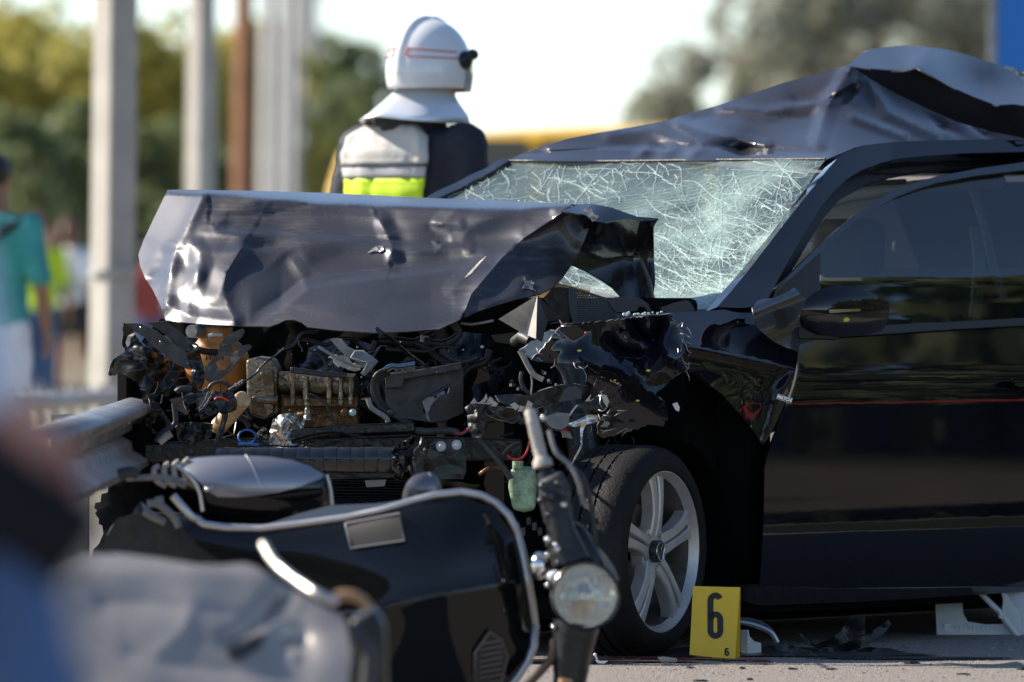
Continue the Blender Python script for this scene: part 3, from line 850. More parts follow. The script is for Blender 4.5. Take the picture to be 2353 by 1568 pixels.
for i in range(NT + 1):
    th = .01 + (1.90 - .01) * i / NT
    for j in range(NP): vs.append(helm(th, 2 * math.pi * j / NP))
mb = MB().add(vs, [(i * NP + j, i * NP + (j + 1) % NP, (i + 1) * NP + (j + 1) % NP, (i + 1) * NP + j) for i in range(NT) for j in range(NP)] + [tuple(range(NP))])
he = putf(mb, 'helmet', hwhite, 0); sd = he.modifiers.new('thickness', 'SOLIDIFY'); sd.thickness = .004
def hchild(mb, name, m): return putf(mb, name, m, 0, 0, he)
for sgn in (1, -1):
    for th0 in (1.10, 1.27):
        mb = MB(); mb.tube([helm(th0 + (.10 if th0 < 1.2 else .06) * abs(math.sin(p)), p, .012) for p in [sgn * R(q) for q in np.linspace(95, 168, 20)]], .0022, 6); hchild(mb, 'red_line', hred)
    mb = MB(); mb.tube([helm(1.10 + .173 * t, sgn * R(168), .012) for t in np.linspace(0, 1, 6)], .0022, 6); hchild(mb, 'red_line', hred)
    kp = helm(1.36, sgn * R(80), .02)
    mb = MB(); mb.ball(kp, (.018, .034, .030)); mb.ball(kp + Vector((sgn * .006, -.03, .018)), (.014, .028, .018)); hchild(mb, 'visor_knob', blackp)
mb = MB()                            # visor / face shield rim
vs = [helm(t, R(p), .03) for t in (1.45, 1.65, 1.95) for p in np.linspace(-80, 80, 25)]
mb.add(vs, [(i * 25 + j, i * 25 + j + 1, (i + 1) * 25 + j + 1, (i + 1) * 25 + j) for i in range(2) for j in range(24)]); hchild(mb, 'visor', mat('visor', (.35, .36, .38), .08, coat=1))
curt = mat('neck_curtain', (.74, .76, .80), .30, .35, bump=.12, bscale=12)
vs = []; angs = np.linspace(62, 298, 44)
for i, (rr, z) in enumerate(((.080, 1.605), (.088, 1.588), (.118, 1.555), (.158, 1.515), (.172, 1.500))):
    for p in angs:
        q = R(p); k = 1 + .05 * math.sin(q * 5.0) * (i / 4)
        vs.append(HT @ Vector((rr * math.sin(q) * k, -rr * 1.02 * math.cos(q) * k + .012, z - .02 * (i / 4) * abs(math.sin(q)))) + Vector((-.045, -.03, 0)) * (1 - i / 5))
n = 44
mb = MB().add(vs, [(i * n + j, i * n + j + 1, (i + 1) * n + j + 1, (i + 1) * n + j) for i in range(4) for j in range(n - 1)])
cu = hchild(mb, 'neck_curtain', curt); sd = cu.modifiers.new('thickness', 'SOLIDIFY'); sd.thickness = .003
mb = MB(); mb.tube([HT @ Vector((.075, -.02, 1.57)), HT @ Vector((.06, -.075, 1.53)), HT @ Vector((0, -.10, 1.515))], .008, 8); hchild(mb, 'chin_strap', blackp)

# ================================================================== THE WRECKED CAR
car = thing('wrecked_car', (W0.x - .7, W0.y + 1.2, 0), 'wrecked black hatchback with torn open front and shattered windscreen', 'car')
def zl(Z, pts): return [Z(*p) for p in pts]

# ------------------------------------------------------------------ bonnet
RA = [(473, 437), (429, 530), (406, 568), (391, 627), (381, 703)]
RB = [(505, 516), (552, 519), (713, 532), (901, 551), (993, 557)]
RE = [(556, 570), (520, 627), (514, 668), (540, 735)]
RF = [(555, 737), (640, 686), (696, 639), (820, 622), (904, 612), (1041, 597), (1114, 586), (1204, 547)]
RG = [(872, 505), (893, 545), (901, 568), (898, 592)]
RH = [(1300, 484), (1204, 547), (1154, 592), (1083, 676), (1072, 705)]
RI = [(1345, 470), (1290, 490), (1204, 547)]
hood_base = rbf([(385, 437, 25.42), (760, 443, 25.25), (1180, 462, 25.02), (1345, 470, 24.92), (320, 580, 25.34), (380, 737, 25.02), (600, 750, 24.80), (860, 765, 24.62), (1010, 755, 24.60), (1275, 662, 24.68), (600, 590, 25.06), (900, 600, 24.93), (1150, 600, 24.84), (1312, 605, 24.82), (480, 590, 25.10)])
def _h1(*q): return [(303.3 + a * .293, 404.4 + b * .293) for a, b in q]
def _h2(*q): return [(900.7 + a * .2813, 422.8 + b * .2813) for a, b in q]
KINKS = [(_h1((350, 560), (450, 545), (560, 560), (850, 570)), .007, 24), (_h1((530, 590), (550, 700), (420, 850), (300, 960)), .010, 26), (_h1((850, 575), (740, 760), (690, 930)), .012, 34),
         (_h1((270, 1010), (450, 1100), (800, 1140)), .012, 26), (_h1((350, 590), (260, 620), (140, 830)), -.010, 20), (_h1((1340, 780), (1270, 680)), .007, 20), (_h1((480, 540), (920, 545)), .006, 16),
         (_h1((1120, 290), (1400, 230), (1850, 250)), -.008, 26), (_h1((690, 380), (760, 270), (950, 220)), .007, 24), (_h1((450, 1100), (440, 900), (520, 760)), .009, 22), (_h1((300, 760), (300, 560)), .008, 20), (_h1((1970, 380), (2040, 560), (2060, 640)), .009, 24),
         (_h2((370, 335), (550, 325)), .007, 18), (_h2((620, 130), (410, 330)), .007, 28), (_h2((1330, 190), (1335, 260)), .005, 12), (_h2((700, 480), (1080, 440)), -.011, 34), (_h2((770, 590), (590, 770), (490, 860)), .007, 24),
         (_h2((1370, 240), (1500, 470)), .010, 22), (_h2((1090, 770), (1000, 900), (770, 1000)), .008, 24), (_h2((640, 545), (760, 585), (1000, 560)), .008, 20), (_h2((1150, 590), (1250, 640), (1400, 650)), .007, 24), (_h2((0, 560), (400, 545), (640, 545)), .006, 14)]
def g(d, w): return math.exp(-(d / w) ** 2)
def hood_d(x, y):
    d = hood_base(x, y)
    h = 0.0
    top = min(443 + (x - 385) * .027, 470)
    t = y - top
    tw = 4 + 17 * max(0, min(1, (x - 480) / 280)) * max(0, min(1, (1330 - x) / 140)) + 4 * noise.noise(Vector((x / 70, 1, 1)))
    if t < tw: d += .0024 * (tw - t) ** 1.5          # rolled over top edge
    sA = segd(x, y, RA)                                # flange bent back along the left edge (left of RA)
    # RA runs downwards: picture-left of it is on the - side
    if x < 480:
        q = -sA
        if q > 0: h -= .0011 * q
        h += .012 * g(sA, 14)
    sB = segd(x, y, RB)                                # dented ledge
    h += .008 * g(sB, 18)
    h -= .014 * g(sB - 38, 34) * (1 if 480 < x < 1250 else max(0, 1 - abs(x - 865) / 600))
    sE = segd(x, y, RE)
    h += .020 * math.exp(-abs(sE) / (16 if sE > 0 else 45))
    # hollow between RE and RF
    h -= .026 * math.exp(-((x - 625) / 75) ** 2 - ((y - 622) / 42) ** 2)
    h -= .014 * math.exp(-((x - 800) / 95) ** 2 - ((y - 595) / 24) ** 2)
    def ledge(pl, amp, ln, rel, x0, x1, f0, f1):
        w = max(0, min(1, (x - x0) / f0)) * max(0, min(1, (x1 - x) / f1))
        if w <= 0: return 0.0
        s = segd(x, y, pl)
        return -amp * w * (max(0, 1 - s / ln) if s >= 0 else max(0, 1 + s / rel))
    h += ledge(RF, .046, 72, 26, 575, 1200, 70, 170)
    h += ledge(RB, .032, 46, 22, 485, 1180, 40, 180)
    h += ledge([(445, 562), (520, 565), (600, 566), (700, 559)], 0.016, 30, 14, 440, 690, 30, 60)
    sF = segd(x, y, RF)                                # lip panel bulging out below RF
    below = sF < 0
    sG = segd(x, y, RG); h += .011 * math.exp(-abs(sG) / 20) - .008 * g(sG - 22, 24)
    sH = segd(x, y, RH)
    right = sH > 0
    if x > 1040:
        if right: h -= .00075 * min(sH, 130)
        h += .016 * math.exp(-abs(sH) / 14)
    sI = segd(x, y, RI); h += .016 * math.exp(-abs(sI) / 12)
    def kink(pl, amp, w):
        return amp * max(0.0, 1 - abs(segd(x, y, pl)) / w)
    for pl, amp, w in KINKS:
        if min(p[0] for p in pl) - w < x < max(p[0] for p in pl) + w and min(p[1] for p in pl) - w < y < max(p[1] for p in pl) + w: h += kink(pl, amp, w)
    # left side dents
    for cx, cy, sx, sy, a in ((455, 640, 18, 45, .020), (430, 610, 16, 20, -.014), (480, 690, 26, 22, .012), (365, 610, 22, 14, .012), (350, 640, 20, 10, -.012),
                              (1120, 500, 60, 16, .012), (1010, 525, 30, 10, -.010), (1100, 545, 70, 20, -.012), (1230, 610, 40, 50, -.012), (1180, 690, 35, 20, .010), (1110, 655, 26, 40, .010), (1330, 530, 20, 40, .012),
                              (740, 470, 120, 14, .006), (980, 690, 70, 22, -.010), (760, 710, 60, 18, .008), (700, 600, 26, 22, .010), (560, 540, 60, 10, .010)):
        h += a * math.exp(-((x - cx) / sx) ** 2 - ((y - cy) / sy) ** 2)
    h += .006 * (ridged(x, y, 190, 2) - .5)
    return d - h
hood_ol = [(385, 437), (420, 436), (473, 437), (600, 439), (760, 444), (900, 451), (1000, 456), (1180, 462), (1290, 468), (1345, 470), (1352, 485), (1362, 505), (1340, 560), (1318, 603), (1308, 618), (1292, 640), (1268, 663), (1240, 676), (1180, 690), (1100, 715), (1010, 756), (940, 762), (860, 765), (760, 758), (706, 752), (694, 742), (675, 735), (655, 736), (640, 744), (622, 750), (560, 750), (500, 747), (430, 742), (381, 737), (370, 706), (352, 668), (334, 640), (322, 612), (318, 585), (330, 552), (352, 505)]
hood = patch('bonnet', hood_ol, hood_d, paint_hood, car, step=5.5, thick=.004, rim=paint_hood, lines=[RA, RB, RE, RF, RG, RH, RI] + [k[0] for k in KINKS])
patch('paint_chip', _h1((1850, 602), (1885, 570), (1925, 545), (1972, 552), (1978, 588), (1940, 598), (1900, 590)), lambda x, y: hood_d(x, y) - .003, edge, car, step=3, jag=1, crum=.01, cs=8, thick=.001)
patch('paint_chip', _h2((1075, 760), (1110, 790), (1160, 800), (1150, 850), (1180, 880), (1130, 860), (1060, 850), (1090, 815)), lambda x, y: hood_d(x, y) - .003, edge, car, step=3, jag=1.5, crum=.012, cs=8, thick=.001)
patch('paint_chip', _h2((590, 770), (650, 700), (740, 610), (770, 590), (720, 650), (650, 730)), lambda x, y: hood_d(x, y) - .002, dirtyw, car, step=3, jag=.8, thick=.001)
# folded right end of the bonnet: lit top strip and black underside
fold_d = [(1345, 470, 24.86), (1378, 488, 24.86), (1440, 497, 24.95), (1512, 504, 25.02), (1500, 690, 25.02), (1428, 682, 24.98), (1318, 606, 24.93), (1350, 520, 24.92), (1430, 590, 25.08)]
patch('bonnet_underside', [(1350, 486), (1385, 500), (1440, 500), (1512, 505), (1502, 522), (1503, 600), (1506, 645), (1500, 692), (1494, 700), (1470, 690), (1428, 682), (1408, 660), (1380, 641), (1345, 622), (1310, 608), (1316, 590), (1335, 545)], lambda x, y, f=rbf(fold_d): f(x, y) + .02 * g(x - 1465, 18), blackg, car, step=9, thick=.006, rim=blackg)
patch('bonnet_fold', [(1290, 486), (1320, 474), (1345, 469), (1368, 470), (1405, 477), (1440, 490), (1470, 500), (1513, 503), (1500, 508), (1440, 503), (1385, 512), (1362, 508), (1345, 494)], [(1290, 486, 24.85), (1345, 469, 24.95), (1405, 477, 24.95), (1513, 503, 25.01), (1362, 508, 24.80), (1440, 503, 24.93), (1500, 508, 25.0), (1345, 494, 24.80)], paint, car, step=7, thick=.004, rim=paint)
patch('torn_edge', zl(Zr(980, 460, 720), [(1560, 215), (1610, 180), (1650, 240), (1690, 270), (1670, 300), (1640, 310), (1600, 270)]), 24.79, edge, car, step=4, jag=2, crum=.02, cs=12, thick=.002)
tubepx('hinge_arm', [(1470, 600), (1488, 640), (1500, 690), (1512, 712)], 24.98, .008, blackp, car)
# underside ribs behind the bonnet so that it is not a bare sheet from the side
for xx in (560, 800, 1040):
    tubepx('bonnet_rib', [(xx, 510), (xx + 10, 560), (xx + 16, 650), (xx + 20, 730)], [hood_base(xx, 510) + .14, hood_base(xx + 10, 560) + .12, hood_base(xx + 16, 650) + .11, hood_base(xx + 20, 730) + .10], .022, paint, car)
# ------------------------------------------------------------------ crumpled wing and its sound rear half
f6 = [(500, 780), (600, 690), (700, 560), (770, 480), (810, 430), (900, 428), (1000, 425), (1150, 412), (1300, 395), (1500, 370), (1640, 352), (1760, 342), (1850, 336), (1905, 345), (1880, 380), (1920, 430), (1980, 470), (1985, 560), (1995, 650), (2030, 730), (2050, 800), (2000, 860), (1960, 930), (1870, 985), (1790, 1060), (1720, 1110), (1770, 1160), (1810, 1200), (1845, 1300), (1835, 1380), (1800, 1445), (1730, 1425), (1650, 1410), (1560, 1460), (1400, 1500), (1290, 1540), (1190, 1550), (1150, 1500), (1140, 1420), (1200, 1340), (1290, 1300), (1250, 1220), (1180, 1130), (1120, 1070), (1090, 1010), (1060, 920), (1030, 860), (960, 820), (830, 818), (700, 815), (580, 800)]
def wingc_d(x, y):
    a = (x - 1220) / 360.0
    d = 24.16 + .20 * a + .0001 * (y - 740)
    V = [Z6(*q) for q in ((1000, 800), (1400, 940), (1800, 1190))]
    s = segd(x, y, V); d -= .075 * math.exp(-abs(s) / 26)
    V2 = [Z6(*q) for q in ((1500, 380), (1560, 520), (1700, 600), (1760, 430))]
    s = segd(x, y, V2); d += .08 * math.exp(-abs(s) / 20)
    V3 = [Z6(*q) for q in ((1560, 860), (1640, 930), (1780, 720), (1920, 780))]
    s = segd(x, y, V3); d -= .06 * math.exp(-abs(s) / 20)
    V4 = [Z6(*q) for q in ((1280, 600), (1400, 690), (1560, 710))]
    s = segd(x, y, V4); d += .07 * math.exp(-abs(s) / 18)
    return d
patch('crumpled_wing', zl(Z6, f6), wingc_d, paint, car, step=6, jag=2.0, lines=[zl(Z6, q) for q in (((1000, 800), (1400, 940), (1800, 1190)), ((1500, 380), (1560, 520), (1700, 600), (1760, 430)), ((1560, 860), (1640, 930), (1780, 720), (1920, 780)), ((1280, 600), (1400, 690), (1560, 710)))], rim=edge, thick=.004, crum=.035, cs=100, seed=9)
rnd = random.Random(3)
for k in range(46):                       # bare metal tears and curls along the ripped edges
    pa = Z6(*f6[rnd.choice(list(range(0, 5)) + list(range(14, 22)) + list(range(34, 50)))]); L = rnd.uniform(8, 34); an = rnd.uniform(0, 6.28)
    x, y = pa[0] + rnd.uniform(-14, 14), pa[1] + rnd.uniform(-10, 10)
    d = wingc_d(x, y) - .05
    MB().tube(pxc([(x, y), (x + L * .5 * math.cos(an), y + L * .5 * math.sin(an) + 3), (x + L * math.cos(an + .3), y + L * math.sin(an + .3))], [d, d - .01, d], 4), [.0012] * 9, 5).build('torn_strip', edge, car)
for (a, b, s) in ((975, 695, 9), (1650, 890, 9), (1545, 1185, 7), (1320, 985, 5)):
    x, y = Z6(a, b); d = wingc_d(x, y) - .05
    q = [(x - s * .6, y - s * .15), (x - s * .1, y - s * .3), (x + s * .6, y - s * .2), (x + s * .5, y + s * .15), (x, y + s * .35), (x - s * .5, y + s * .2)]
    patch('paint_splash', q, d, neonchip, car, step=3, thick=.002, jag=.8)
for (a, b) in ((1040, 520),):
    x, y = Z6(a, b); MB().ball(P(x, y, wingc_d(x, y) - .085), (.005, .004, .004), 8, 5).build('red_chip', redp, car)

def fender_pos(x, y):
    p = side(x, y, 0.012)
    # the rear half is pinched against the door
    e = 0
    K = [ZR(160, 830), ZR(500, 900), ZR(870, 975)]
    s = segd(x, y, K)
    e += .040 * math.exp(-abs(s) / 30)
    K2 = [ZR(870, 980), ZR(750, 1140), ZR(660, 1440)]
    e += .03 * math.exp(-abs(segd(x, y, K2)) / 16)
    t = max(0, min(1, (1700 - x) / 180.0))
    r = (CAMP - p).normalized()
    e += -.10 * max(0, (760 - y) / 70.0) ** 2 * .3            # shoulder rolls inwards towards the bonnet
    e += .05 * max(0, (y - 850) / 120.0) * (1 if y > 850 else 0) * max(0, (1740 - x) / 200)
    return p + r * e + r * (.05 * t)
fen = zl(ZR, [(-30, 605), (120, 600), (330, 592), (480, 575), (560, 560), (590, 620), (600, 700), (680, 770), (770, 820), (875, 864), (872, 910), (860, 985), (845, 1050), (828, 1110), (790, 1200), (750, 1290), (700, 1390), (655, 1470), (640, 1470), (600, 1400), (530, 1310), (450, 1220), (380, 1140), (300, 1080), (230, 1030), (160, 995), (100, 1010), (110, 960), (150, 930), (165, 880), (130, 780), (120, 710), (60, 680), (0, 650)])
patch('front_wing', fen, None, paint, car, step=8, thick=.004, pos=fender_pos, rim=paint)
patch('side_repeater', zl(ZR, [(245, 940), (260, 926), (300, 930), (360, 970), (398, 1000), (395, 1012), (360, 1010), (290, 985)]), None, blackg, car, step=6, pos=lambda x, y: fender_pos(x, y) + (CAMP - fender_pos(x, y)).normalized() * .004, thick=.003)
# bent strip of wing standing up in front of the mirror
def strip_pos(x, y):
    p = side(x, y, .06); s = (x - 1730) * .0 
    return p + (CAMP - p).normalized() * (.10 * math.exp(-((y - 700 + (x - 1780) * .4) / 40) ** 2))
patch('bent_wing_strip', zl(ZR, [(575, 570), (610, 530), (650, 515), (720, 510), (790, 480), (850, 442), (880, 470), (970, 560), (940, 590), (880, 640), (868, 680), (872, 855), (800, 835), (720, 795), (650, 740), (605, 700), (590, 640)]), None, mat('car_paint_strip', (.06, .06, .065), .2, .3, 1.0), car, step=8, pos=strip_pos, thick=.003, rim=edge)
# badge on the wing edge
bp0 = fender_pos(*ZR(735, 1148)); bp1 = fender_pos(*ZR(838, 1188)); up = Vector((0, 0, 1))
tocam = (CAMP - bp0).normalized()
bx = P(*ZR(838, 1180), bp0.y) - P(*ZR(738, 1148), bp0.y); bl = bx.length; bx.normalize()
bn = (tocam - bx * tocam.dot(bx)).normalized(); bu = bn.cross(bx).normalized()
bc = P(*ZR(786, 1168), bp0.y) + tocam * .03
badge = MB().box(bc, bx * bl * .5, bu * .0088, bn * .003).build('badge', chrome, car, bevel=.0015)
MB().box(bc + bn * .0028, bx * (bl * .5 - .0018), bu * .0070, bn * .001).build('badge_face', mat('badge_face', (.10, .10, .11), .3, .6), badge, smooth=False)
def text(name, s, c, ux, uy, h, m, parent, off=0.0, sx=1.0, ext=.0004):
    cu = bpy.data.curves.new(name, 'FONT'); cu.body = s; cu.size = h / .70; cu.extrude = ext; cu.offset = off
    cu.align_x = 'CENTER'; cu.align_y = 'CENTER'; cu.materials.append(m)
    tmp = bpy.data.objects.new(name + '_curve', cu); COL.objects.link(tmp)
    dg = bpy.context.evaluated_depsgraph_get(); me = bpy.data.meshes.new_from_object(tmp.evaluated_get(dg))
    bpy.data.objects.remove(tmp); me.name = name
    o = bpy.data.objects.new(name, me); COL.objects.link(o)
    n = ux.cross(uy).normalized()
    M = Matrix((ux * sx, uy, n)).transposed().to_4x4(); M.translation = c
    o.parent = parent
    if parent.type == 'EMPTY':
        o.matrix_parent_inverse = Matrix.LocRotScale(parent.location, parent.rotation_euler, parent.scale).inverted()
    o.matrix_basis = M
    return o
text('badge_lettering', 'MATCH', bc + bn * .0042, bx, bu, .0085, mat('badge_letters', (.8, .8, .8), .25, .9), badge, sx=1.0, off=.0002)

# ------------------------------------------------------------------ door, glass, pillars
door_ol = [(1836, 800), (1836, 850), (1830, 880), (1820, 910), (1800, 955), (1778, 1005), (1764, 1045), (1757, 1075), (1756, 1130), (1755, 1190), (1752, 1246), (1749, 1300), (1745, 1346), (1900, 1352), (2100, 1350), (2500, 1346), (2500, 728), (2353, 735), (2200, 742), (2040, 752), (1885, 762), (1838, 778)]
patch('door', door_ol, None, paint, car, step=14, thick=.006, pos=side, rim=paint)
door = COL.objects['door'] if 'door' in COL.objects else bpy.data.objects['door']
glass_ol = [(1885, 756), (1885, 578), (1915, 548), (1960, 510), (2010, 477), (2060, 451), (2105, 434), (2150, 420), (2250, 402), (2353, 390), (2500, 376), (2500, 726), (2353, 733), (2200, 741), (2040, 750)]
patch('window_glass', glass_ol, None, side_glass, car, step=20, thick=0, pos=lambda x, y: side(x, y, -.012))
patch('mirror_corner_panel', [(1783, 740), (1783, 672), (1800, 652), (1884, 578), (1884, 758), (1840, 775)], None, greyd, car, step=14, pos=lambda x, y: side(x, y, -.004), thick=.004, rim=greyd)
frame_o = [(1772, 742), (1774, 690), (1782, 664), (1840, 606), (1900, 548), (1960, 496), (2010, 463), (2060, 437), (2105, 420), (2150, 406), (2250, 387), (2353, 373), (2500, 358)]
frame_i = [(2500, 376), (2353, 391), (2250, 403), (2150, 421), (2105, 435), (2060, 452), (2010, 479), (1960, 512), (1885, 580), (1802, 654), (1786, 674), (1785, 742)]
patch('window_frame', frame_o + frame_i, None, blackg, car, step=9, pos=lambda x, y: side(x, y, .01), thick=.014, rim=blackg)
patch('window_seal', [(1838, 772), (1885, 757), (2040, 747), (2200, 739), (2353, 731), (2500, 724), (2500, 742), (2353, 748), (2200, 756), (2040, 767), (1885, 776), (1838, 790)], None, greyd, car, step=9, pos=lambda x, y: side(x, y, .012), thick=.008, rim=greyd)
patch('door_handle', zl(ZR, [(2265, 1050), (2290, 1032), (2352, 1030), (2560, 1020), (2560, 1085), (2352, 1090), (2300, 1082)]), None, paint, car, step=8, pos=lambda x, y: side(x, y, .035), thick=.012, rim=paint)
patch('sill', [(1690, 1352), (1745, 1348), (1900, 1354), (2100, 1352), (2500, 1346), (2500, 1356), (2353, 1360), (2000, 1382), (1745, 1392), (1700, 1380)], None, blackg, car, step=12, pos=lambda x, y: side(x, y, -.01 - (y - 1350) * .0006), thick=.01, rim=blackg)
rail_o = [(1640, 706), (1668, 672), (1700, 630), (1740, 575), (1780, 520), (1820, 468), (1860, 418), (1885, 388), (1905, 366), (1930, 350), (1965, 335), (2030, 328), (2100, 324), (2230, 321), (2353, 318), (2500, 314), (2500, 346), (2353, 349), (2200, 353), (2100, 360), (2050, 366), (2010, 376), (1968, 390), (1930, 412), (1900, 438), (1870, 474), (1830, 535), (1790, 606), (1762, 660), (1740, 704), (1690, 708)]
def rail_pos(x, y):
    p = side(x, y, .0)
    # rounded section: the middle of the strip stands proud of both edges
    return p + NV * (.012 + .018 * math.sin(min(1, max(0, (x - 1640) / 400)) * 3.1))
patch('roof_pillar', rail_o, None, paint, car, step=8, pos=rail_pos, thick=.05, rim=paint)
# dark sheet standing in for the shaded gap between pillar and bent door frame
patch('door_gap_shade', [(1740, 704), (1762, 660), (1790, 606), (1830, 535), (1870, 474), (1900, 438), (1930, 412), (1968, 390), (2010, 376), (2100, 360), (2200, 353), (2353, 349), (2500, 346), (2500, 362), (2353, 374), (2250, 380), (2130, 390), (2050, 404), (1990, 424), (1930, 458), (1890, 505), (1850, 570), (1810, 640), (1785, 700), (1770, 745)], None, rubber, car, step=10, pos=lambda x, y: side(x, y, -.055), thick=.02, rim=rubber)
tubepx('curtain_roll', [(1880, 470), (1960, 448), (2050, 437), (2160, 425), (2300, 418)], [26.05, 26.1, 26.2, 26.3, 26.5], .022, lightp, car, 10)
tubepx('grab_bar', [(1890, 440), (1980, 424), (2080, 417)], [26.02, 26.1, 26.2], .008, greyp, car, 8)
patch('inner_pillar_trim', zl(ZR, [(880, 200), (930, 140), (970, 150), (960, 190), (900, 225)]), 25.62, lightp, car, step=5)
MB().ball(P(*ZR(872, 150), 25.5), (.011, .01, .008)).build('sun_visor_clip', whitep, car)

# mirror
mo = [(1838, 742), (1842, 712), (1856, 686), (1880, 668), (1915, 658), (1960, 659), (2000, 672), (2030, 690), (2042, 697), (2043, 716), (2038, 742), (2026, 758), (1990, 768), (1930, 772), (1880, 768), (1850, 758)]
def mir(x, y):
    u = max(-1, min(1, (x - 1942) / 108.0)); v = max(-1, min(1, (y - 712) / 62.0))
    return 24.78 + .20 * (x - 1842) / 200 - .10 * math.sqrt(max(0, 1 - .8 * u * u - .75 * v * v))
mir_o = patch('door_mirror', mo, mir, paint, car, step=7, thick=.03, rim=blackp, curve=True)
patch('mirror_lower_shell', [(1842, 728), (1900, 723), (1960, 722), (2020, 716), (2040, 712), (2038, 744), (2024, 762), (1985, 771), (1925, 775), (1876, 770), (1850, 758)], lambda x, y: mir(x, y) - .004, blackg, mir_o, step=8, thick=.004)
patch('mirror_indicator', [(1905, 712), (1935, 711), (1975, 710), (1978, 715), (1935, 718), (1906, 720)], lambda x, y: mir(x, y) - .008, chrome, mir_o, step=6, thick=.003)
MB().ball(P(1943, 735, mir(1943, 735) - .006), (.012, .003, .007), 10, 6).build('yellow_splash', neonchip, mir_o)
slab('mirror_foot', [(1832, 752), (1910, 752), (1928, 776), (1920, 782), (1835, 780)], 25.0, .08, blackp, car, bevel=.004)

# ------------------------------------------------------------------ windscreen
wp = C(.41, -.12, 1.0); wq = C(1.17, -.27, 1.44); wr_ = C(1.17, -1.44, 1.44)
wnrm = (wq - wp).cross(wr_ - wp).normalized()
if wnrm.dot(CAMP - wp) < 0: wnrm = -wnrm
def wpos(x, y, off=0):
    p = ray_plane(x, y, wp + wnrm * off, wnrm)
    s = math.exp(-((x - 1580) / 190) ** 2 - ((y - 560) / 110) ** 2) * -.05 + .006 * noise.noise(Vector((x / 60, y / 60, 1)))
    F1 = [(1340, 472), (1500, 440), (1700, 395), (1800, 372)]
    s += .014 * math.exp(-abs(segd(x, y, F1)) / 12)
    return p + wnrm * s
def shatter_glass():
    m = bpy.data.materials.new('shattered_glass'); m.use_nodes = True; nt = m.node_tree; L = nt.links
    b = nt.nodes['Principled BSDF']
    tc = nt.nodes.new('ShaderNodeTexCoord')
    # distort
    nz = nt.nodes.new('ShaderNodeTexNoise'); nz.inputs['Scale'].default_value = 6; nz.inputs['Detail'].default_value = 3
    L.new(tc.outputs['Object'], nz.inputs['Vector'])
    ad = nt.nodes.new('ShaderNodeMix'); ad.data_type = 'RGBA'; ad.blend_type = 'LINEAR_LIGHT'; ad.inputs['Factor'].default_value = .10
    L.new(tc.outputs['Object'], ad.inputs['A']); L.new(nz.outputs['Color'], ad.inputs['B'])
    def edges(scale, w):
        v = nt.nodes.new('ShaderNodeTexVoronoi'); v.feature = 'DISTANCE_TO_EDGE'; v.inputs['Scale'].default_value = scale
        L.new(ad.outputs['Result'], v.inputs['Vector'])
        mr = nt.nodes.new('ShaderNodeMapRange'); mr.inputs['From Min'].default_value = 0; mr.inputs['From Max'].default_value = w; mr.inputs['To Min'].default_value = 1; mr.inputs['To Max'].default_value = 0
        L.new(v.outputs['Distance'], mr.inputs['Value']); return mr.outputs['Result']
    e1 = edges(15, .03); e2 = edges(46, .07)
    # density of the fine craze: where the glass was hit (object space = world metres)
    dn = nt.nodes.new('ShaderNodeTexNoise'); dn.inputs['Scale'].default_value = 3.5; dn.inputs['Detail'].default_value = 4
    L.new(tc.outputs['Object'], dn.inputs['Vector'])
    c = wpos(1600, 590)
    vd_ = nt.nodes.new('ShaderNodeVectorMath'); vd_.operation = 'DISTANCE'; vd_.inputs[1].default_value = c
    L.new(tc.outputs['Object'], vd_.inputs[0])
    mr = nt.nodes.new('ShaderNodeMapRange'); mr.inputs['From Min'].default_value = .18; mr.inputs['From Max'].default_value = .62; mr.inputs['To Min'].default_value = 1; mr.inputs['To Max'].default_value = .12
    L.new(vd_.outputs['Value'], mr.inputs['Value'])
    den = nt.nodes.new('ShaderNodeMath'); den.operation = 'MULTIPLY'; L.new(mr.outputs['Result'], den.inputs[0]); L.new(dn.outputs['Fac'], den.inputs[1])
    f2 = nt.nodes.new('ShaderNodeMath'); f2.operation = 'MULTIPLY'; L.new(e2, f2.inputs[0]); L.new(den.outputs['Value'], f2.inputs[1])
    f3 = nt.nodes.new('ShaderNodeMath'); f3.operation = 'MULTIPLY'; L.new(e1, f3.inputs[0]); f3.inputs[1].default_value = .30
    s1 = nt.nodes.new('ShaderNodeMath'); s1.operation = 'ADD'; L.new(f2.outputs['Value'], s1.inputs[0]); L.new(f3.outputs['Value'], s1.inputs[1])
    pm = nt.nodes.new('ShaderNodeMapRange'); pm.inputs['From Min'].default_value = .40; pm.inputs['From Max'].default_value = .64; pm.inputs['To Min'].default_value = 0; pm.inputs['To Max'].default_value = 1.0
    L.new(dn.outputs['Fac'], pm.inputs['Value'])
    hz_ = nt.nodes.new('ShaderNodeMath'); hz_.operation = 'MULTIPLY'; L.new(pm.outputs['Result'], hz_.inputs[0]); L.new(mr.outputs['Result'], hz_.inputs[1])
    s2 = nt.nodes.new('ShaderNodeMath'); s2.operation = 'ADD'; s2.use_clamp = True; L.new(s1.outputs['Value'], s2.inputs[0]); L.new(hz_.outputs['Value'], s2.inputs[1])
    s3 = nt.nodes.new('ShaderNodeMath'); s3.operation = 'ADD'; s3.use_clamp = True; L.new(s2.outputs['Value'], s3.inputs[0]); s3.inputs[1].default_value = .12
    b.inputs['Base Color'].default_value = (.62, .80, .74, 1); b.inputs['Roughness'].default_value = .15
    tl = nt.nodes.new('ShaderNodeBsdfTranslucent'); tl.inputs['Color'].default_value = (.66, .82, .76, 1)
    dm = nt.nodes.new('ShaderNodeMixShader'); dm.inputs['Fac'].default_value = .45; L.new(b.outputs['BSDF'], dm.inputs[1]); L.new(tl.outputs['BSDF'], dm.inputs[2])
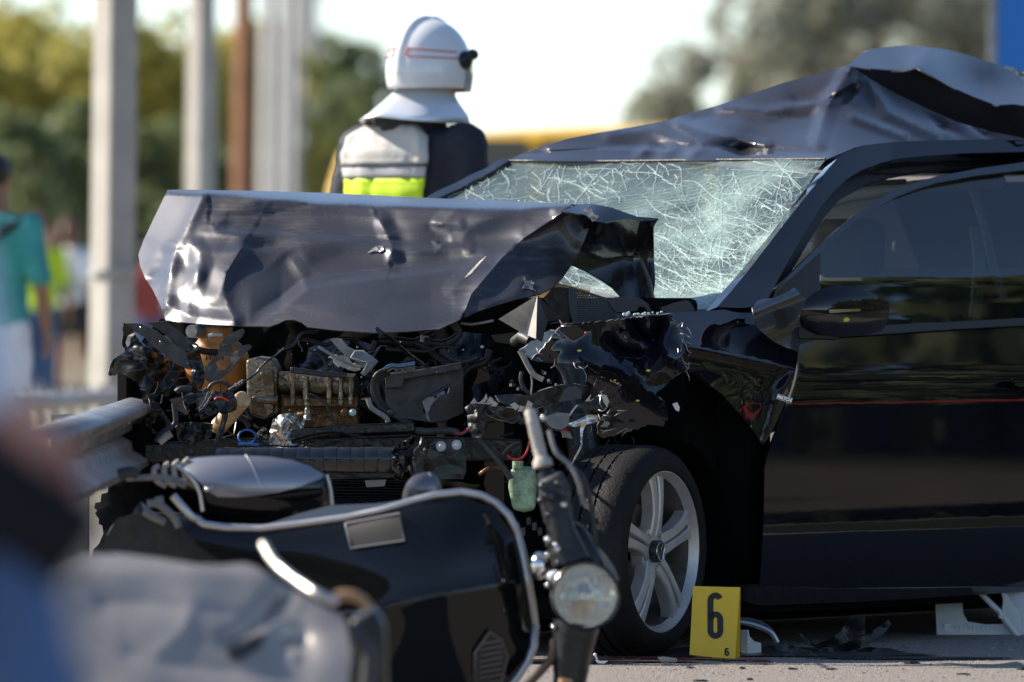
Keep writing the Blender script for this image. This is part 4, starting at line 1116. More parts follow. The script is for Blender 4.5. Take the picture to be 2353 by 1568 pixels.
    tr = nt.nodes.new('ShaderNodeBsdfTransparent'); tr.inputs['Color'].default_value = (.74, .82, .80, 1)
    gl = nt.nodes.new('ShaderNodeBsdfGlossy'); gl.inputs['Roughness'].default_value = .03
    bp = nt.nodes.new('ShaderNodeBump'); bp.inputs['Strength'].default_value = .5; bp.inputs['Distance'].default_value = .004
    L.new(s1.outputs['Value'], bp.inputs['Height']); L.new(bp.outputs['Normal'], gl.inputs['Normal'])
    fr = nt.nodes.new('ShaderNodeFresnel'); fr.inputs['IOR'].default_value = 1.8; L.new(bp.outputs['Normal'], fr.inputs['Normal'])
    gm = nt.nodes.new('ShaderNodeMixShader'); L.new(fr.outputs['Fac'], gm.inputs['Fac']); L.new(tr.outputs['BSDF'], gm.inputs[1]); L.new(gl.outputs['BSDF'], gm.inputs[2])
    fm = nt.nodes.new('ShaderNodeMixShader'); L.new(s3.outputs['Value'], fm.inputs['Fac']); L.new(gm.outputs['Shader'], fm.inputs[1]); L.new(dm.outputs['Shader'], fm.inputs[2])
    L.new(fm.outputs['Shader'], nt.nodes['Material Output'].inputs['Surface'])
    return m
ws_ol = [(985, 462), (1010, 452), (1090, 410), (1168, 371), (1400, 372), (1650, 369), (1898, 367), (1860, 420), (1820, 470), (1780, 522), (1740, 578), (1700, 632), (1668, 675), (1640, 708), (1580, 704), (1520, 694), (1400, 672), (1290, 652), (1150, 625), (1000, 590), (900, 560)]
ws = patch('windscreen', ws_ol, None, shatter_glass(), car, step=14, thick=0, pos=wpos)
# crack lines: raised glass ridges running out from the blows
crackm = bpy.data.materials.new('glass_crack'); crackm.use_nodes = True
b_ = crackm.node_tree.nodes['Principled BSDF']; b_.inputs['Base Color'].default_value = (.74, .92, .86, 1); b_.inputs['Roughness'].default_value = .25; b_.inputs['Transmission Weight'].default_value = .05
mb = MB(); rnd = random.Random(21)
def crack(x, y, an, L, r, depth=0):
    pts = []; n = max(3, int(L / 14))
    for k in range(n):
        pts.append((x, y)); an += rnd.gauss(0, .07)
        x += math.cos(an) * L / n; y += math.sin(an) * L / n * .62
        if depth < 2 and rnd.random() < .22: crack(x, y, an + rnd.choice((-1, 1)) * rnd.uniform(.5, 1.3), L * rnd.uniform(.2, .5), r * .8, depth + 1)
    pts = [p for p in pts if inside(p[0], p[1], ws_ol)]
    if len(pts) > 2: mb.tube([wpos(px_, py_, .002) for px_, py_ in pts], [r * rnd.uniform(.6, 1.2) for _ in pts], 4, False)
def star(cx, cy, n, L, r, rings):
    arms = []; a0 = rnd.uniform(0, 6.28)
    for k in range(n):
        an = a0 + 2 * math.pi * k / n + rnd.gauss(0, .12); ll = L * rnd.uniform(.45, 1.2); pts = []
        for j in range(10):
            t = j / 9; pts.append((cx + math.cos(an) * ll * t + rnd.gauss(0, 1.2), cy + math.sin(an) * ll * t * .62 + rnd.gauss(0, .9)))
        arms.append((an, ll)); pts = [p for p in pts if inside(p[0], p[1], ws_ol)]
        if len(pts) > 2: mb.tube([wpos(px_, py_, .002) for px_, py_ in pts], [r * (1.2 - .8 * q / len(pts)) for q in range(len(pts))], 4, False)
    for q in range(rings):
        rad = L * (.12 + .8 * (q / rings) ** 1.3)
        for (a1, l1), (a2, l2) in zip(arms, arms[1:] + arms[:1]):
            if rnd.random() < .55 and l1 > rad * .8 and l2 > rad * .8:
                k1, k2 = rad * rnd.uniform(.9, 1.1), rad * rnd.uniform(.9, 1.1)
                pp = [(cx + math.cos(a1) * k1, cy + math.sin(a1) * k1 * .62), (cx + math.cos(a2) * k2, cy + math.sin(a2) * k2 * .62)]
                if all(inside(u, v, ws_ol) for u, v in pp): mb.tube([wpos(u, v, .002) for u, v in pp], r * .6, 4, False)
for cx, cy, n, L, r, rg in ((1800, 392, 9, 200, .0008, 3), (1805, 548, 9, 150, .0008, 4), (1345, 432, 7, 120, .0007, 2), (1505, 396, 7, 150, .0008, 3), (1640, 560, 11, 220, .0007, 7), (1570, 630, 10, 120, .0007, 5), (1650, 655, 10, 80, .0007, 4)):
    star(cx, cy, n, L, r, rg)
def zig(x, y, an, n):
    pts = [(x, y)]
    for k in range(n):
        L = rnd.uniform(8, 30); x += math.cos(an) * L; y += math.sin(an) * L * .62; pts.append((x, y)); an += rnd.choice((-1, 1)) * rnd.uniform(.05, .5)
        if rnd.random() < .25: zig(x, y, an + rnd.choice((-1, 1)) * 1.2, rnd.randint(1, 4))
    pts = [p for p in pts if inside(p[0], p[1], ws_ol)]
    if len(pts) > 1: mb.tube([wpos(u, v, .002) for u, v in pts], [rnd.uniform(.0003, .0009) for _ in pts], 4, False)
for k in range(38): zig(rnd.uniform(1060, 1880), rnd.uniform(372, 480), rnd.uniform(0, 6.28), rnd.randint(3, 9))
for k in range(80): zig(rnd.gauss(1640, 110), rnd.gauss(560, 70), rnd.uniform(0, 6.28), rnd.randint(3, 8))
for k in range(30): zig(rnd.uniform(1280, 1500), rnd.uniform(610, 680), rnd.uniform(0, 6.28), rnd.randint(2, 6))
gl_ = MB()
for k in range(1500):
    cx, cy, s_ = rnd.choice(((1640, 560, 90), (1570, 640, 70), (1800, 400, 50), (1700, 470, 70), (1660, 670, 60), (1420, 415, 130), (1250, 430, 80), (1790, 560, 40)))
    u, v = rnd.gauss(cx, s_), rnd.gauss(cy, s_ * .45)
    if not inside(u, v, ws_ol): continue
    p = wpos(u, v, .003); s = rnd.uniform(.0008, .0024); e1 = Vector((rnd.gauss(0, 1), rnd.gauss(0, 1), rnd.gauss(0, 1))).normalized(); e2 = e1.orthogonal().normalized()
    gl_.add([p + e1 * s, p + e2 * s * .8, p - e1 * s * .7 - e2 * s * .5], [(0, 1, 2)])
tag(gl_.build('glass_facets', glassgrit, ws, smooth=False), kind='stuff')
for y0, y1, k in ((470, 380, 7), (560, 470, 5)):
    for i in range(k): mb.tube([wpos(1340 + t * 470, y0 + (y1 - y0) * t + i * 5 + 1.5 * math.sin(t * 5 + i), .003) for t in np.linspace(.02, .98 - i * .05, 24) if inside(1340 + t * 470, y0 + (y1 - y0) * t + i * 5 + 4, ws_ol)], .0008, 4, False)
tag(mb.build('cracks', crackm, ws), kind='stuff')
tubepx('windscreen_seal', [(1165, 370), (1400, 371), (1650, 368), (1896, 366)], [wpos(1168, 371).y - .004, wpos(1400, 372).y - .004, wpos(1650, 369).y - .004, wpos(1896, 367).y - .004], .0045, rubber, car)
patch('far_pillar', [(955, 475), (985, 452), (1060, 412), (1150, 366), (1172, 369), (1090, 414), (1012, 455), (990, 470)], None, blackg, car, step=8, pos=lambda x, y: wpos(x, y, .012), thick=.05, rim=blackg)

# ------------------------------------------------------------------ roof
rf = rbf([(1165, 369, wpos(1168, 371).y), (1400, 371, wpos(1400, 372).y), (1650, 368, wpos(1650, 369).y), (1898, 366, wpos(1896, 367).y), (1300, 320, 26.36), (1520, 281, 26.42), (1640, 246, 26.40), (1800, 190, 26.42), (1950, 151, 26.45), (1965, 335, 25.84), (2100, 324, 26.10), (2353, 318, 26.52), (1700, 345, 26.0), (1500, 345, 26.15), (1700, 300, 26.12), (1860, 300, 26.0), (2060, 216, 26.44), (2200, 281, 26.44)])
ROOFK = [([(1400, 310), (1500, 300), (1580, 330)], .030, 22), ([(1560, 285), (1640, 312), (1760, 334)], .030, 20), ([(1660, 250), (1760, 262), (1880, 238), (1960, 190)], .035, 22), ([(1955, 156), (1900, 250), (1880, 320)], .040, 26), ([(1990, 190), (2040, 260), (2150, 312)], .030, 22), ([(1700, 345), (1820, 352), (1890, 360)], -.02, 12), ([(1960, 270), (2080, 316)], .025, 16), ([(1260, 345), (1400, 340), (1520, 350)], .02, 12)]
def roof_d(x, y):
    d = rf(x, y)
    K = [(1190, 352), (1520, 332), (1700, 338), (1900, 350)]          # crease just behind the header
    s = segd(x, y, K); d += .035 * math.exp(-abs(s) / 12)
    K = [(1520, 282), (1560, 290), (1600, 318), (1620, 335)]
    s = segd(x, y, K); d -= .06 * math.exp(-abs(s) / 34)
    K = [(1600, 270), (1700, 262), (1860, 268)]; s = segd(x, y, K); d += .04 * math.exp(-abs(s) / 30)
    K = [(1950, 151), (2060, 216), (2200, 281), (2353, 318)]; s = segd(x, y, K); d -= .06 * math.exp(-abs(s) / 30)
    K = [(1830, 232), (1930, 222), (1965, 205)]; s = segd(x, y, K); d += .04 * math.exp(-abs(s) / 16)
    for cx in (1480, 1540, 1600): d -= .03 * math.exp(-(((x - cx) + (y - 345) * .6) / 16) ** 2 - ((y - 348) / 18) ** 2)
    for q in ((2170, 290), (2250, 300)): d += .03 * math.exp(-(((x - q[0]) - (y - q[1]) * 1.5) / 14) ** 2 - ((y - q[1]) / 22) ** 2)
    for pl, amp, w in ROOFK: d -= amp * max(0.0, 1 - abs(segd(x, y, pl)) / w)
    return d + .010 * noise.noise(Vector((x / 150, y / 80, 8)))
patch('roof', [(1165, 369), (1185, 360), (1230, 341), (1300, 319), (1380, 304), (1450, 293), (1520, 281), (1560, 268), (1640, 245), (1720, 218), (1800, 191), (1880, 168), (1948, 150), (1975, 165), (2010, 188), (2060, 216), (2130, 250), (2200, 281), (2280, 303), (2353, 318), (2500, 345), (2500, 322), (2353, 322), (2230, 324), (2100, 328), (2030, 332), (1965, 339), (1930, 354), (1898, 367), (1650, 369), (1400, 372)], roof_d, paint_roof, car, step=7, lines=[k[0] for k in ROOFK] + [[(1190, 352), (1520, 332), (1700, 338), (1880, 350)], [(1520, 284), (1560, 290), (1600, 318), (1620, 335)], [(1830, 232), (1930, 222), (1965, 205)], [(1600, 270), (1700, 262), (1860, 268)]], thick=.004, rim=paint_roof)
wall_t = [(1948, 150), (1990, 158), (2050, 163), (2075, 163), (2105, 156), (2150, 180), (2190, 203), (2240, 225), (2290, 243), (2330, 240), (2400, 250), (2500, 300)]
rr = rbf([(1948, 150, 26.55), (2075, 163, 26.62), (2105, 156, 26.64), (2190, 203, 26.68), (2290, 243, 26.72), (2400, 250, 26.85), (2060, 224, 26.68), (2200, 290, 26.76), (2353, 330, 26.86), (2000, 190, 26.6), (2500, 352, 27.0)])
patch('roof_fold', wall_t + [(2500, 352), (2353, 332), (2280, 314), (2200, 292), (2130, 260), (2060, 226), (2000, 192)], rr, paint_roof, car, step=9, thick=.004, rim=paint_roof)
rt2 = rbf([(1948, 150, 26.54), (2075, 163, 26.61), (2105, 156, 26.63), (2190, 203, 26.67), (2290, 243, 26.71), (2400, 250, 26.84), (1985, 120, 26.80), (2080, 105, 27.0), (2180, 115, 27.1), (2280, 145, 27.15), (2353, 185, 27.18), (2140, 135, 26.84), (2250, 190, 26.93)])
patch('roof_bulge', [(1945, 151), (1962, 138), (1985, 120), (2010, 112), (2080, 105), (2130, 108), (2180, 115), (2230, 128), (2280, 145), (2320, 160), (2353, 185), (2420, 230), (2500, 302)] + wall_t[::-1][1:-1], lambda x, y: rt2(x, y) - .012 * max(0, 1 - abs(segd(x, y, [(2105, 156), (2130, 125), (2140, 110)])) / 26), paint_roof, car, step=7, thick=.004, rim=edge)
patch('torn_roof_edge', zl(ZT, [(2215, 430), (2270, 440), (2352, 480), (2450, 520), (2450, 600), (2352, 560), (2290, 500), (2240, 470)]), 27.4, edge, car, step=5, jag=3, crum=.05, cs=20)
for q in ((1330, 335), (1365, 325), (1580, 300)):
    MB().ball(P(*ZT(q[0], q[1] + 8), 27.3), (.012, .01, .005), 8, 5).build('roof_chip', edge, car)

# ------------------------------------------------------------------ cabin
for z0, z1, a0, a1, b0, b1, m, nm in ((.16, .26, .95, 3.5, -1.72, -.10, shade_matte, 'floor_pan'),):
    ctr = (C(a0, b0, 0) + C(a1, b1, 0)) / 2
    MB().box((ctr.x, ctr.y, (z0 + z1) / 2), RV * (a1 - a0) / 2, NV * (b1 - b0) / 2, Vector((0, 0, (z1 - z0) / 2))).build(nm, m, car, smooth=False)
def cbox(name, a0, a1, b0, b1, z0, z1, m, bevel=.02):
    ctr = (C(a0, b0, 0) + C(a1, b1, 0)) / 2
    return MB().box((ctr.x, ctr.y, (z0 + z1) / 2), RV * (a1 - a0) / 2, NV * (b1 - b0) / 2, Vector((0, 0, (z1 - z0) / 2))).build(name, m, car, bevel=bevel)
cbox('firewall', .34, .40, -1.66, -.16, .14, 1.03, shade_matte)
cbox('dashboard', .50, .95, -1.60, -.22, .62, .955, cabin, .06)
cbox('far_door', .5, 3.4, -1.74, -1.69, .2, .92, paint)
cbox('underbody', -.1, 3.4, -1.62, -.18, .10, .165, shade_matte)
cbox('sunlit_ground_block', .3, 3.7, -1.35, -1.25, .006, .12, shade_matte, .004)  # added slab that hides the sunlit ground beyond the car
cbox('wheelhouse', -.02, .85, -.56, -.52, .08, .88, shade_matte, .004)
cbox('inner_sill', .48, 3.2, -.2, -.16, .10, .5, shade_matte, .004)
cbox('far_wing', -.36, .42, -1.75, -1.71, .3, .84, shade_matte, .004)
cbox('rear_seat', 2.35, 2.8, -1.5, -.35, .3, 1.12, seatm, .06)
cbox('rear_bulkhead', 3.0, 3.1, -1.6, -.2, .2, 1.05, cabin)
for b0, b1 in ((-1.48, -.98), (-.78, -.30)):
    cbox('seat', 1.55, 1.70, b0, b1, .45, 1.08, seatm, .05); cbox('seat_cushion', 1.15, 1.62, b0, b1, .32, .50, seatm, .05); cbox('headrest', 1.62, 1.72, b0 + .12, b1 - .12, 1.09, 1.27, seatm, .04)
mb = MB()
for a0 in (1.25, 3.2):
    for b0 in (-1.45, -.32): pass
vs = [C(1.2, -.30, 1.405), C(1.2, -1.42, 1.405), C(3.2, -1.42, 1.42), C(3.2, -.30, 1.42)]
pyd('headliner', vs, [(0, 1, 2, 3)], headl, car, False)
vs = [C(1.9, -.26, 1.46), C(1.9, -1.46, 1.46), C(3.4, -1.42, 1.40), C(3.4, -.30, 1.40)]
pyd('rear_roof', vs, [(0, 1, 2, 3)], paint, car, False)
# rear half of the body, outside the frame
secs = []
for a, zt, w in ((2.05, .93, 0), (2.6, .95, 0), (3.2, .97, .04), (3.55, .98, .12), (3.62, .90, .16)):
    secs.append([C(a, -.02 - w, .2), C(a, .0 - w, .6), C(a, -.06 - w, zt), C(a, -1.70 + w, zt), C(a, -1.78 + w, .6), C(a, -1.74 + w, .2)])
mb = MB().add([p for s in secs for p in s], [(i * 6 + j, i * 6 + (j + 1) % 6, (i + 1) * 6 + (j + 1) % 6, (i + 1) * 6 + j) for i in range(4) for j in (0, 1, 3, 4, 5)] + [(24, 25, 26, 27, 28, 29)])
mb.build('rear_body', paint, car, smooth=False)
vs = [C(3.1, -.30, 1.40), C(3.1, -1.42, 1.40), C(3.6, -1.56, .95), C(3.6, -.18, .95)]
pyd('tailgate', vs, [(0, 1, 2, 3)], paint, car, False)
patch('airbag', [(1480, 560), (1510, 500), (1560, 486), (1620, 500), (1660, 540), (1672, 600), (1650, 660), (1600, 690), (1530, 690), (1470, 660)], lambda x, y: 25.85 + .0010 * abs(x - 1580) - .0006 * (y - 590), cream, car, step=8, thick=.004, crum=.035, cs=70, seed=71, curve=True)
patch('airbag', [(1260, 432), (1320, 418), (1400, 424), (1420, 450), (1380, 480), (1280, 476)], 26.5, cream, car, step=8, thick=.01, crum=.08, cs=45, seed=72, curve=True)
MB().tube([C(.98 + .09 * math.sin(t) , -.55 + .18 * math.cos(t), .93 + .16 * math.sin(t)) for t in np.linspace(0, 6.2832, 33)], .014, 8, False).build('steering_wheel', blackp, car)
tubepx('seat_belt', [(2230, 420), (2262, 520), (2285, 620), (2310, 690)], [26.7, 26.65, 26.6, 26.55], .014, mat('belt', (.55, .62, .72), .7), car)
tubepx('seat_belt', [(2240, 520), (2250, 600), (2245, 680), (2240, 730)], [26.6, 26.6, 26.6, 26.6], .02, mat('curtain_cloth', (.5, .55, .5), .8), car)
for q in ((1905, 578), (1930, 572), (2055, 568)):
    MB().ball(P(q[0], q[1], 27.6), (.006, .006, .018), 8, 6).build('window_glint', lightp, car)  # pale beads standing in for faint lights in the side window

# ------------------------------------------------------------------ wheels
def wheel(Cw, nw, parent, steer_label=None):
    nw = nw.normalized(); up = Vector((0, 0, 1)); t = up.cross(nw).normalized()
    if t.y < 0: t = -t
    def wpt(r, an, h): return Cw + nw * h + (t * math.cos(an) + up * math.sin(an)) * r
    prof = [(.228, .0), (.236, .012), (.252, .014), (.275, .008), (.290, -.005), (.299, -.022), (.3035, -.045)]
    for k in range(4):
        h0 = -.045 - k * .0385
        prof += [(.3045, h0 - .012), (.3045, h0 - .031), (.2965, h0 - .0325), (.2965, h0 - .0375), (.3045, h0 - .0385)] if k < 3 else [(.3035, h0 - .02)]
    prof += [(.299, -.195), (.285, -.212), (.25, -.22), (.228, -.20)]
    ty = MB().lathe(Cw, nw, prof, 96, t).build('wheel', tyre_m, parent, ang=30)
    mb = MB()                              # tread sipes
    for k in range(72):
        an = 2 * math.pi * k / 72
        for h0 in (-.060, -.0985, -.137):
            mb.box(wpt(.3048, an, h0 - .008), nw * .007 + (t * -math.sin(an) + up * math.cos(an)) * .004, (t * -math.sin(an) + up * math.cos(an)) * .0018, (t * math.cos(an) + up * math.sin(an)) * .0006)
    tag(mb.build('tread_sipes', rubber, ty, smooth=False), kind='stuff')
    MB().lathe(Cw, nw, [(.19, -.19), (.212, -.18), (.205, -.08), (.214, -.03), (.221, -.006)], 80, t).build('rim_barrel', mat('rim_barrel', (.16, .15, .13), .5, .5, var=.5, vscale=10), ty, ang=30)
    rim = MB().lathe(Cw, nw, [(.214, -.02), (.222, -.004), (.229, .006), (.236, .006), (.239, .0), (.239, -.01)], 80, t).build('rim', alu, ty, ang=30)
    for k in range(5):
        a0 = R(90 + 2 + 72 * k); mb = MB()
        for sgn in (-1, 1):
            o = []; 
            for r, off_in, off_out, h in ((.045, .003, .033, -.018), (.075, .003, .031, -.010), (.11, .0035, .029, -.005), (.15, .005, .032, -.004), (.19, .0065, .038, -.006), (.224, .008, .048, -.012)):
                o.append((r, off_in, off_out, h))
            rad = lambda: None
            dirr = t * math.cos(a0) + up * math.sin(a0); tan_ = (t * -math.sin(a0) + up * math.cos(a0)) * sgn
            vs = []; n = len(o)
            for r, oi, oo, h in o:
                m_ = (oi + oo) / 2
                vs += [Cw + dirr * r + tan_ * oi + nw * (h - .004), Cw + dirr * r + tan_ * (oi + .003) + nw * h, Cw + dirr * r + tan_ * (oo - .004) + nw * (h - .001), Cw + dirr * r + tan_ * oo + nw * (h - .006), Cw + dirr * r + tan_ * (oo + .002) + nw * (h - .040), Cw + dirr * r + tan_ * oi + nw * (h - .040)]
            fs = [(i * 6 + j, i * 6 + (j + 1) % 6, (i + 1) * 6 + (j + 1) % 6, (i + 1) * 6 + j) for i in range(n - 1) for j in range(6)] + [tuple(range(6)), tuple(range(6 * n - 1, 6 * n - 7, -1))]
            mb.add(vs, fs)
        dirr = t * math.cos(a0) + up * math.sin(a0); tan_ = (t * -math.sin(a0) + up * math.cos(a0))
        mb.add([Cw + dirr * .05 + tan_ * .006 - nw * .028, Cw + dirr * .05 - tan_ * .006 - nw * .028, Cw + dirr * .222 - tan_ * .012 - nw * .026, Cw + dirr * .222 + tan_ * .012 - nw * .026], [(0, 1, 2, 3)])
        mb.build('spoke', alu, ty, ang=28)
        a1 = a0 + R(36); bolt(wpt(.056, a1, -.030), nw, .011, ty, steel, 'wheel_bolt')
    MB().lathe(Cw, nw, [(.0, -.025), (.075, -.025), (.078, -.04), (.078, -.06)], 40, t).build('hub', alu, ty)
    cap = MB().lathe(Cw, nw, [(0, -.004), (.024, -.006), (.027, -.007), (.031, -.004), (.033, -.010), (.033, -.026)], 40, t).build('hub_cap', mat('cap_black', (.02, .02, .025), .2, coat=.5), ty)
    em = MB()
    em.tube([wpt(.0255, q, -.003) for q in np.linspace(0, 6.2832, 41)], .0016, 6, False)
    def e2(x, y): return Cw + t * x + up * y - nw * .002
    em.tube([e2(-.011, .021), e2(0, .002), e2(.011, .021)], .0018, 6); em.tube([e2(-.0215, .010), e2(-.010, -.021), e2(0, -.001), e2(.010, -.021), e2(.0215, .010)], .0018, 6)
    em.build('emblem', chrome, ty)
    MB().lathe(Cw, nw, [(.03, -.10), (.14, -.10), (.142, -.105), (.142, -.125), (.03, -.125)], 40, t).build('brake_disc', mat('brake_disc', (.2, .19, .18), .35, .9), ty)
    MB().box(wpt(.12, R(20), -.11), nw * .04, (t * math.cos(R(20)) + up * math.sin(R(20))) * .035, (t * -math.sin(R(20)) + up * math.cos(R(20))) * .08).build('brake_caliper', steel, ty, bevel=.01)
    return ty
wheel(W0, Vector((.885, -.465, -.02)), car)
wheel(C(2.58, -.02, .302), NV.copy(), car)
wheel(C(2.58, -1.76, .302), -NV, car)
# wheel arch liner, suspension strut, lower wing remains
vs = []; na = 9
for i, (bb, rad) in enumerate(((-.02, .345), (-.12, .36), (-.30, .36), (-.46, .33))):
    for j in range(na):
        an = R(-25 + 87.6 * j / (na - 1)); p = C(.02 + rad * math.cos(an), bb, .302 + rad * math.sin(an)); vs.append(p)
mb = MB().add(vs, [(i * na + j, i * na + j + 1, (i + 1) * na + j + 1, (i + 1) * na + j) for i in range(3) for j in range(8)])
mb.build('wheel_arch_liner', shade_matte, car)
MB().tube([C(.02, -.25, .3), C(.05, -.36, .85)], .05, 12).build('suspension_strut', blackp, car)
patch('lower_wing', [(1700, 925), (1755, 1010), (1756, 1075), (1752, 1246), (1744, 1350), (1690, 1352), (1665, 1300), (1655, 1180), (1650, 1050), (1640, 960), (1600, 900), (1580, 870), (1610, 862), (1650, 885)], None, shade_matte, car, step=10, pos=lambda x, y: side(x, y, -.075 - max(0, 1720 - x) * .0012) , crum=.02, cs=90, thick=.004, rim=blackp)
patch('wing_liner', [(1570, 850), (1700, 850), (1770, 900), (1770, 1372), (1630, 1372), (1600, 1150), (1590, 1000)], None, shade_matte, car, step=25, pos=lambda x, y: side(x, y, -.16), thick=.01)
MB().tube(pxc([(1628, 950), (1622, 1050), (1632, 1130), (1640, 1200)], 25.05, 6), .006, 6).build('rusty_pipe', rusty, car)
for (x, y, s) in ((ZR(80, 1225)[0], ZR(80, 1225)[1], .016),):
    patch('pale_shard', [(x - 9, y - 8), (x + 2, y - 12), (x + 8, y), (x + 6, y + 10), (x - 2, y + 6)], 24.35, whitep, car, step=5)

# ------------------------------------------------------------------ engine bay
def pt(name, Z, pts, d, m, **k):
    k.setdefault('thick', .004); k.setdefault('rim', m); k.setdefault('step', 6)
    return patch(name, zl(Z, pts), d, m, car, **k)
def tb(name, Z, pts, d, r, m, n=8, sm=6):
    return tubepx(name, zl(Z, pts), d, r, m, car, n, sm)
# dark inner structure behind everything
patch('bulkhead', [(330, 780), (360, 740), (700, 715), (1240, 700), (1290, 700), (1560, 760), (1600, 950), (1560, 1330), (345, 1330), (365, 1200), (338, 1060), (372, 960), (350, 860)], lambda x, y: 25.75 - (x - 300) * .0005 + .03 * noise.noise(Vector((x / 50, y / 50, 2))), shade_matte, car, step=14, thick=.01, jag=7)
patch('torn_bumper', [(232, 1010), (280, 985), (330, 975), (352, 1040), (350, 1160), (372, 1260), (330, 1330), (262, 1320), (205, 1290), (238, 1230), (216, 1165), (250, 1120), (225, 1060)], lambda x, y: 24.66 + .0006 * abs(x - 280), shade_matte, car, step=9, jag=5, crum=.08, cs=55, seed=88, rim=blackp, thick=.004)
slab('radiator_support', [(330, 1020), (520, 1008), (940, 1002), (1200, 1010), (1200, 1062), (940, 1058), (520, 1060), (330, 1062)], 24.55, .06, oilyblack, car, bevel=.006)
slab('cross_member', [(330, 1180), (1200, 1190), (1420, 1240), (1420, 1420), (320, 1420)], 24.75, .2, shade_matte, car, bevel=.01)
for k in range(26):                    # bent radiator fins
    y = 1098 + k * 5.2; xa = 500 + 8 * math.sin(k * 1.7); xb = 965 + 10 * math.sin(k * 2.3)
    tubepx('radiator_fin', [(xa, y + 3 * math.sin(k)), (640, y + 2 * math.sin(k * 3.1)), (800, y + 3 * math.sin(k * .9)), (xb, y + 3 * math.cos(k))], 24.42 + .004 * math.sin(k * 5), .0016, oilyblack, car, 5, 4)
rnd = random.Random(31)                # crushed panels, hoses and ducts filling the bay behind the parts in front
for k in range(34):
    x = rnd.uniform(360, 1470); y = rnd.uniform(775, 1000) if x < 1180 else rnd.uniform(850, 1120); w, h = rnd.uniform(25, 75), rnd.uniform(18, 50); an = rnd.uniform(-.9, .9); q = []
    for j in range(7):
        t = 2 * math.pi * j / 7; r = rnd.uniform(.65, 1.1); u, v = w * r * math.cos(t), h * r * math.sin(t)
        q.append((x + u * math.cos(an) - v * math.sin(an), y + u * math.sin(an) + v * math.cos(an)))
    d0, kx, ky = rnd.uniform(24.8, 25.1) if x > 640 else rnd.uniform(25.1, 25.35), rnd.uniform(-.002, .002), rnd.uniform(-.003, .001)
    patch('crushed_panel', q, (lambda x, y, d0=d0, kx=kx, ky=ky, cx=x, cy=y: d0 + kx * (x - cx) + ky * (y - cy)), (oilyblack, shade_matte, blackp)[k % 3], car, step=9, thick=.003, rim=edge if k % 9 == 0 else blackp, crum=.05, cs=45, seed=100 + k)
for k in range(20):
    x = rnd.uniform(380, 1400); y = rnd.uniform(775, 960) if x < 1180 else rnd.uniform(870, 1080); pts = [(x, y)]; an = rnd.uniform(-.6, .6)
    for j in range(4):
        x += math.cos(an) * rnd.uniform(20, 50); y += math.sin(an) * 30; an += rnd.gauss(0, .7); pts.append((x, y))
    tubepx('hose', pts, rnd.uniform(24.72, 25.0), rnd.uniform(.005, .012), rubber if k % 3 else dustyblack, car, 10)
# left front corner: headlight remains and brackets
pt('headlamp_shell', Z4, [(235, 115), (222, 200), (222, 340), (250, 392), (190, 430), (130, 468), (90, 560), (82, 610), (130, 622), (200, 600), (300, 650), (370, 710), (420, 790), (480, 870), (560, 880), (700, 800), (850, 720), (860, 600), (760, 500), (600, 420), (420, 330), (330, 200), (300, 120)], lambda x, y: 24.95 + .0006 * abs(x - 330), oilyblack, crum=.07, cs=60, seed=4, jag=2)
pt('headlamp_lip', Z4, [(80, 600), (95, 540), (125, 468), (240, 395), (330, 380), (420, 420), (470, 470), (300, 470), (180, 480), (140, 500), (130, 560), (128, 600), (120, 625), (85, 628)], 24.86, blackg, crum=.03, cs=30, seed=6)
pt('bracket', Z4, [(240, 115), (330, 112), (400, 118), (470, 150), (560, 190), (700, 300), (840, 385), (930, 480), (900, 565), (850, 560), (760, 520), (690, 470), (625, 410), (600, 395), (500, 330), (440, 250), (345, 195)], lambda x, y: 24.84 - .0003 * (x - 300), dustyblack, crum=.012, cs=50)
pt('bracket', Z4, [(470, 106), (560, 100), (655, 90), (720, 150), (790, 200), (870, 270), (960, 320), (975, 360), (900, 400), (845, 390), (760, 320), (650, 230), (540, 150)], lambda x, y: 24.80 + .0006 * (x - 340), dustyblack, crum=.012, cs=50)
for q in ((412, 160), (606, 305), (862, 505)):
    bolt(P(*Z4(*q), 24.80), Vector((-.2, -1, .1)).normalized(), .0085, car, blackg, 'rivet')
pt('lens_shard', Z4, [(250, 300), (270, 240), (330, 205), (345, 215), (300, 262), (290, 330), (265, 345)], 24.83, mat('lens_shard', (.4, .38, .32), .15, coat=1), crum=.02, cs=12)
pt('strut_bracket', Z4, [(840, 370), (880, 320), (940, 330), (975, 370), (1000, 480), (1028, 600), (1020, 690), (985, 780), (955, 770), (940, 800), (890, 795), (900, 680), (890, 560), (855, 470)], 24.62, oilyblack, crum=.05, cs=30, seed=3)
pt('diagonal_bracket', Z4, [(1165, 400), (1170, 320), (1240, 240), (1330, 190), (1390, 163), (1420, 185), (1395, 240), (1340, 300), (1400, 330), (1460, 318), (1490, 340), (1400, 430), (1330, 500), (1270, 590), (1130, 692), (1060, 690), (1030, 660), (1030, 540), (1100, 470)], lambda x, y: 24.62 - .0004 * (x - 470), dustyblack, holes=[zl(Z4, [(1130, 500), (1200, 430), (1270, 430), (1285, 500), (1215, 575), (1160, 560)]), zl(Z4, [(1290, 330), (1345, 320), (1360, 370), (1300, 400)])], crum=.014, cs=40)
bolt(P(*Z4(1212, 325), 24.58), Vector((0, -1, 0)), .0085, car, blackg, 'rivet')
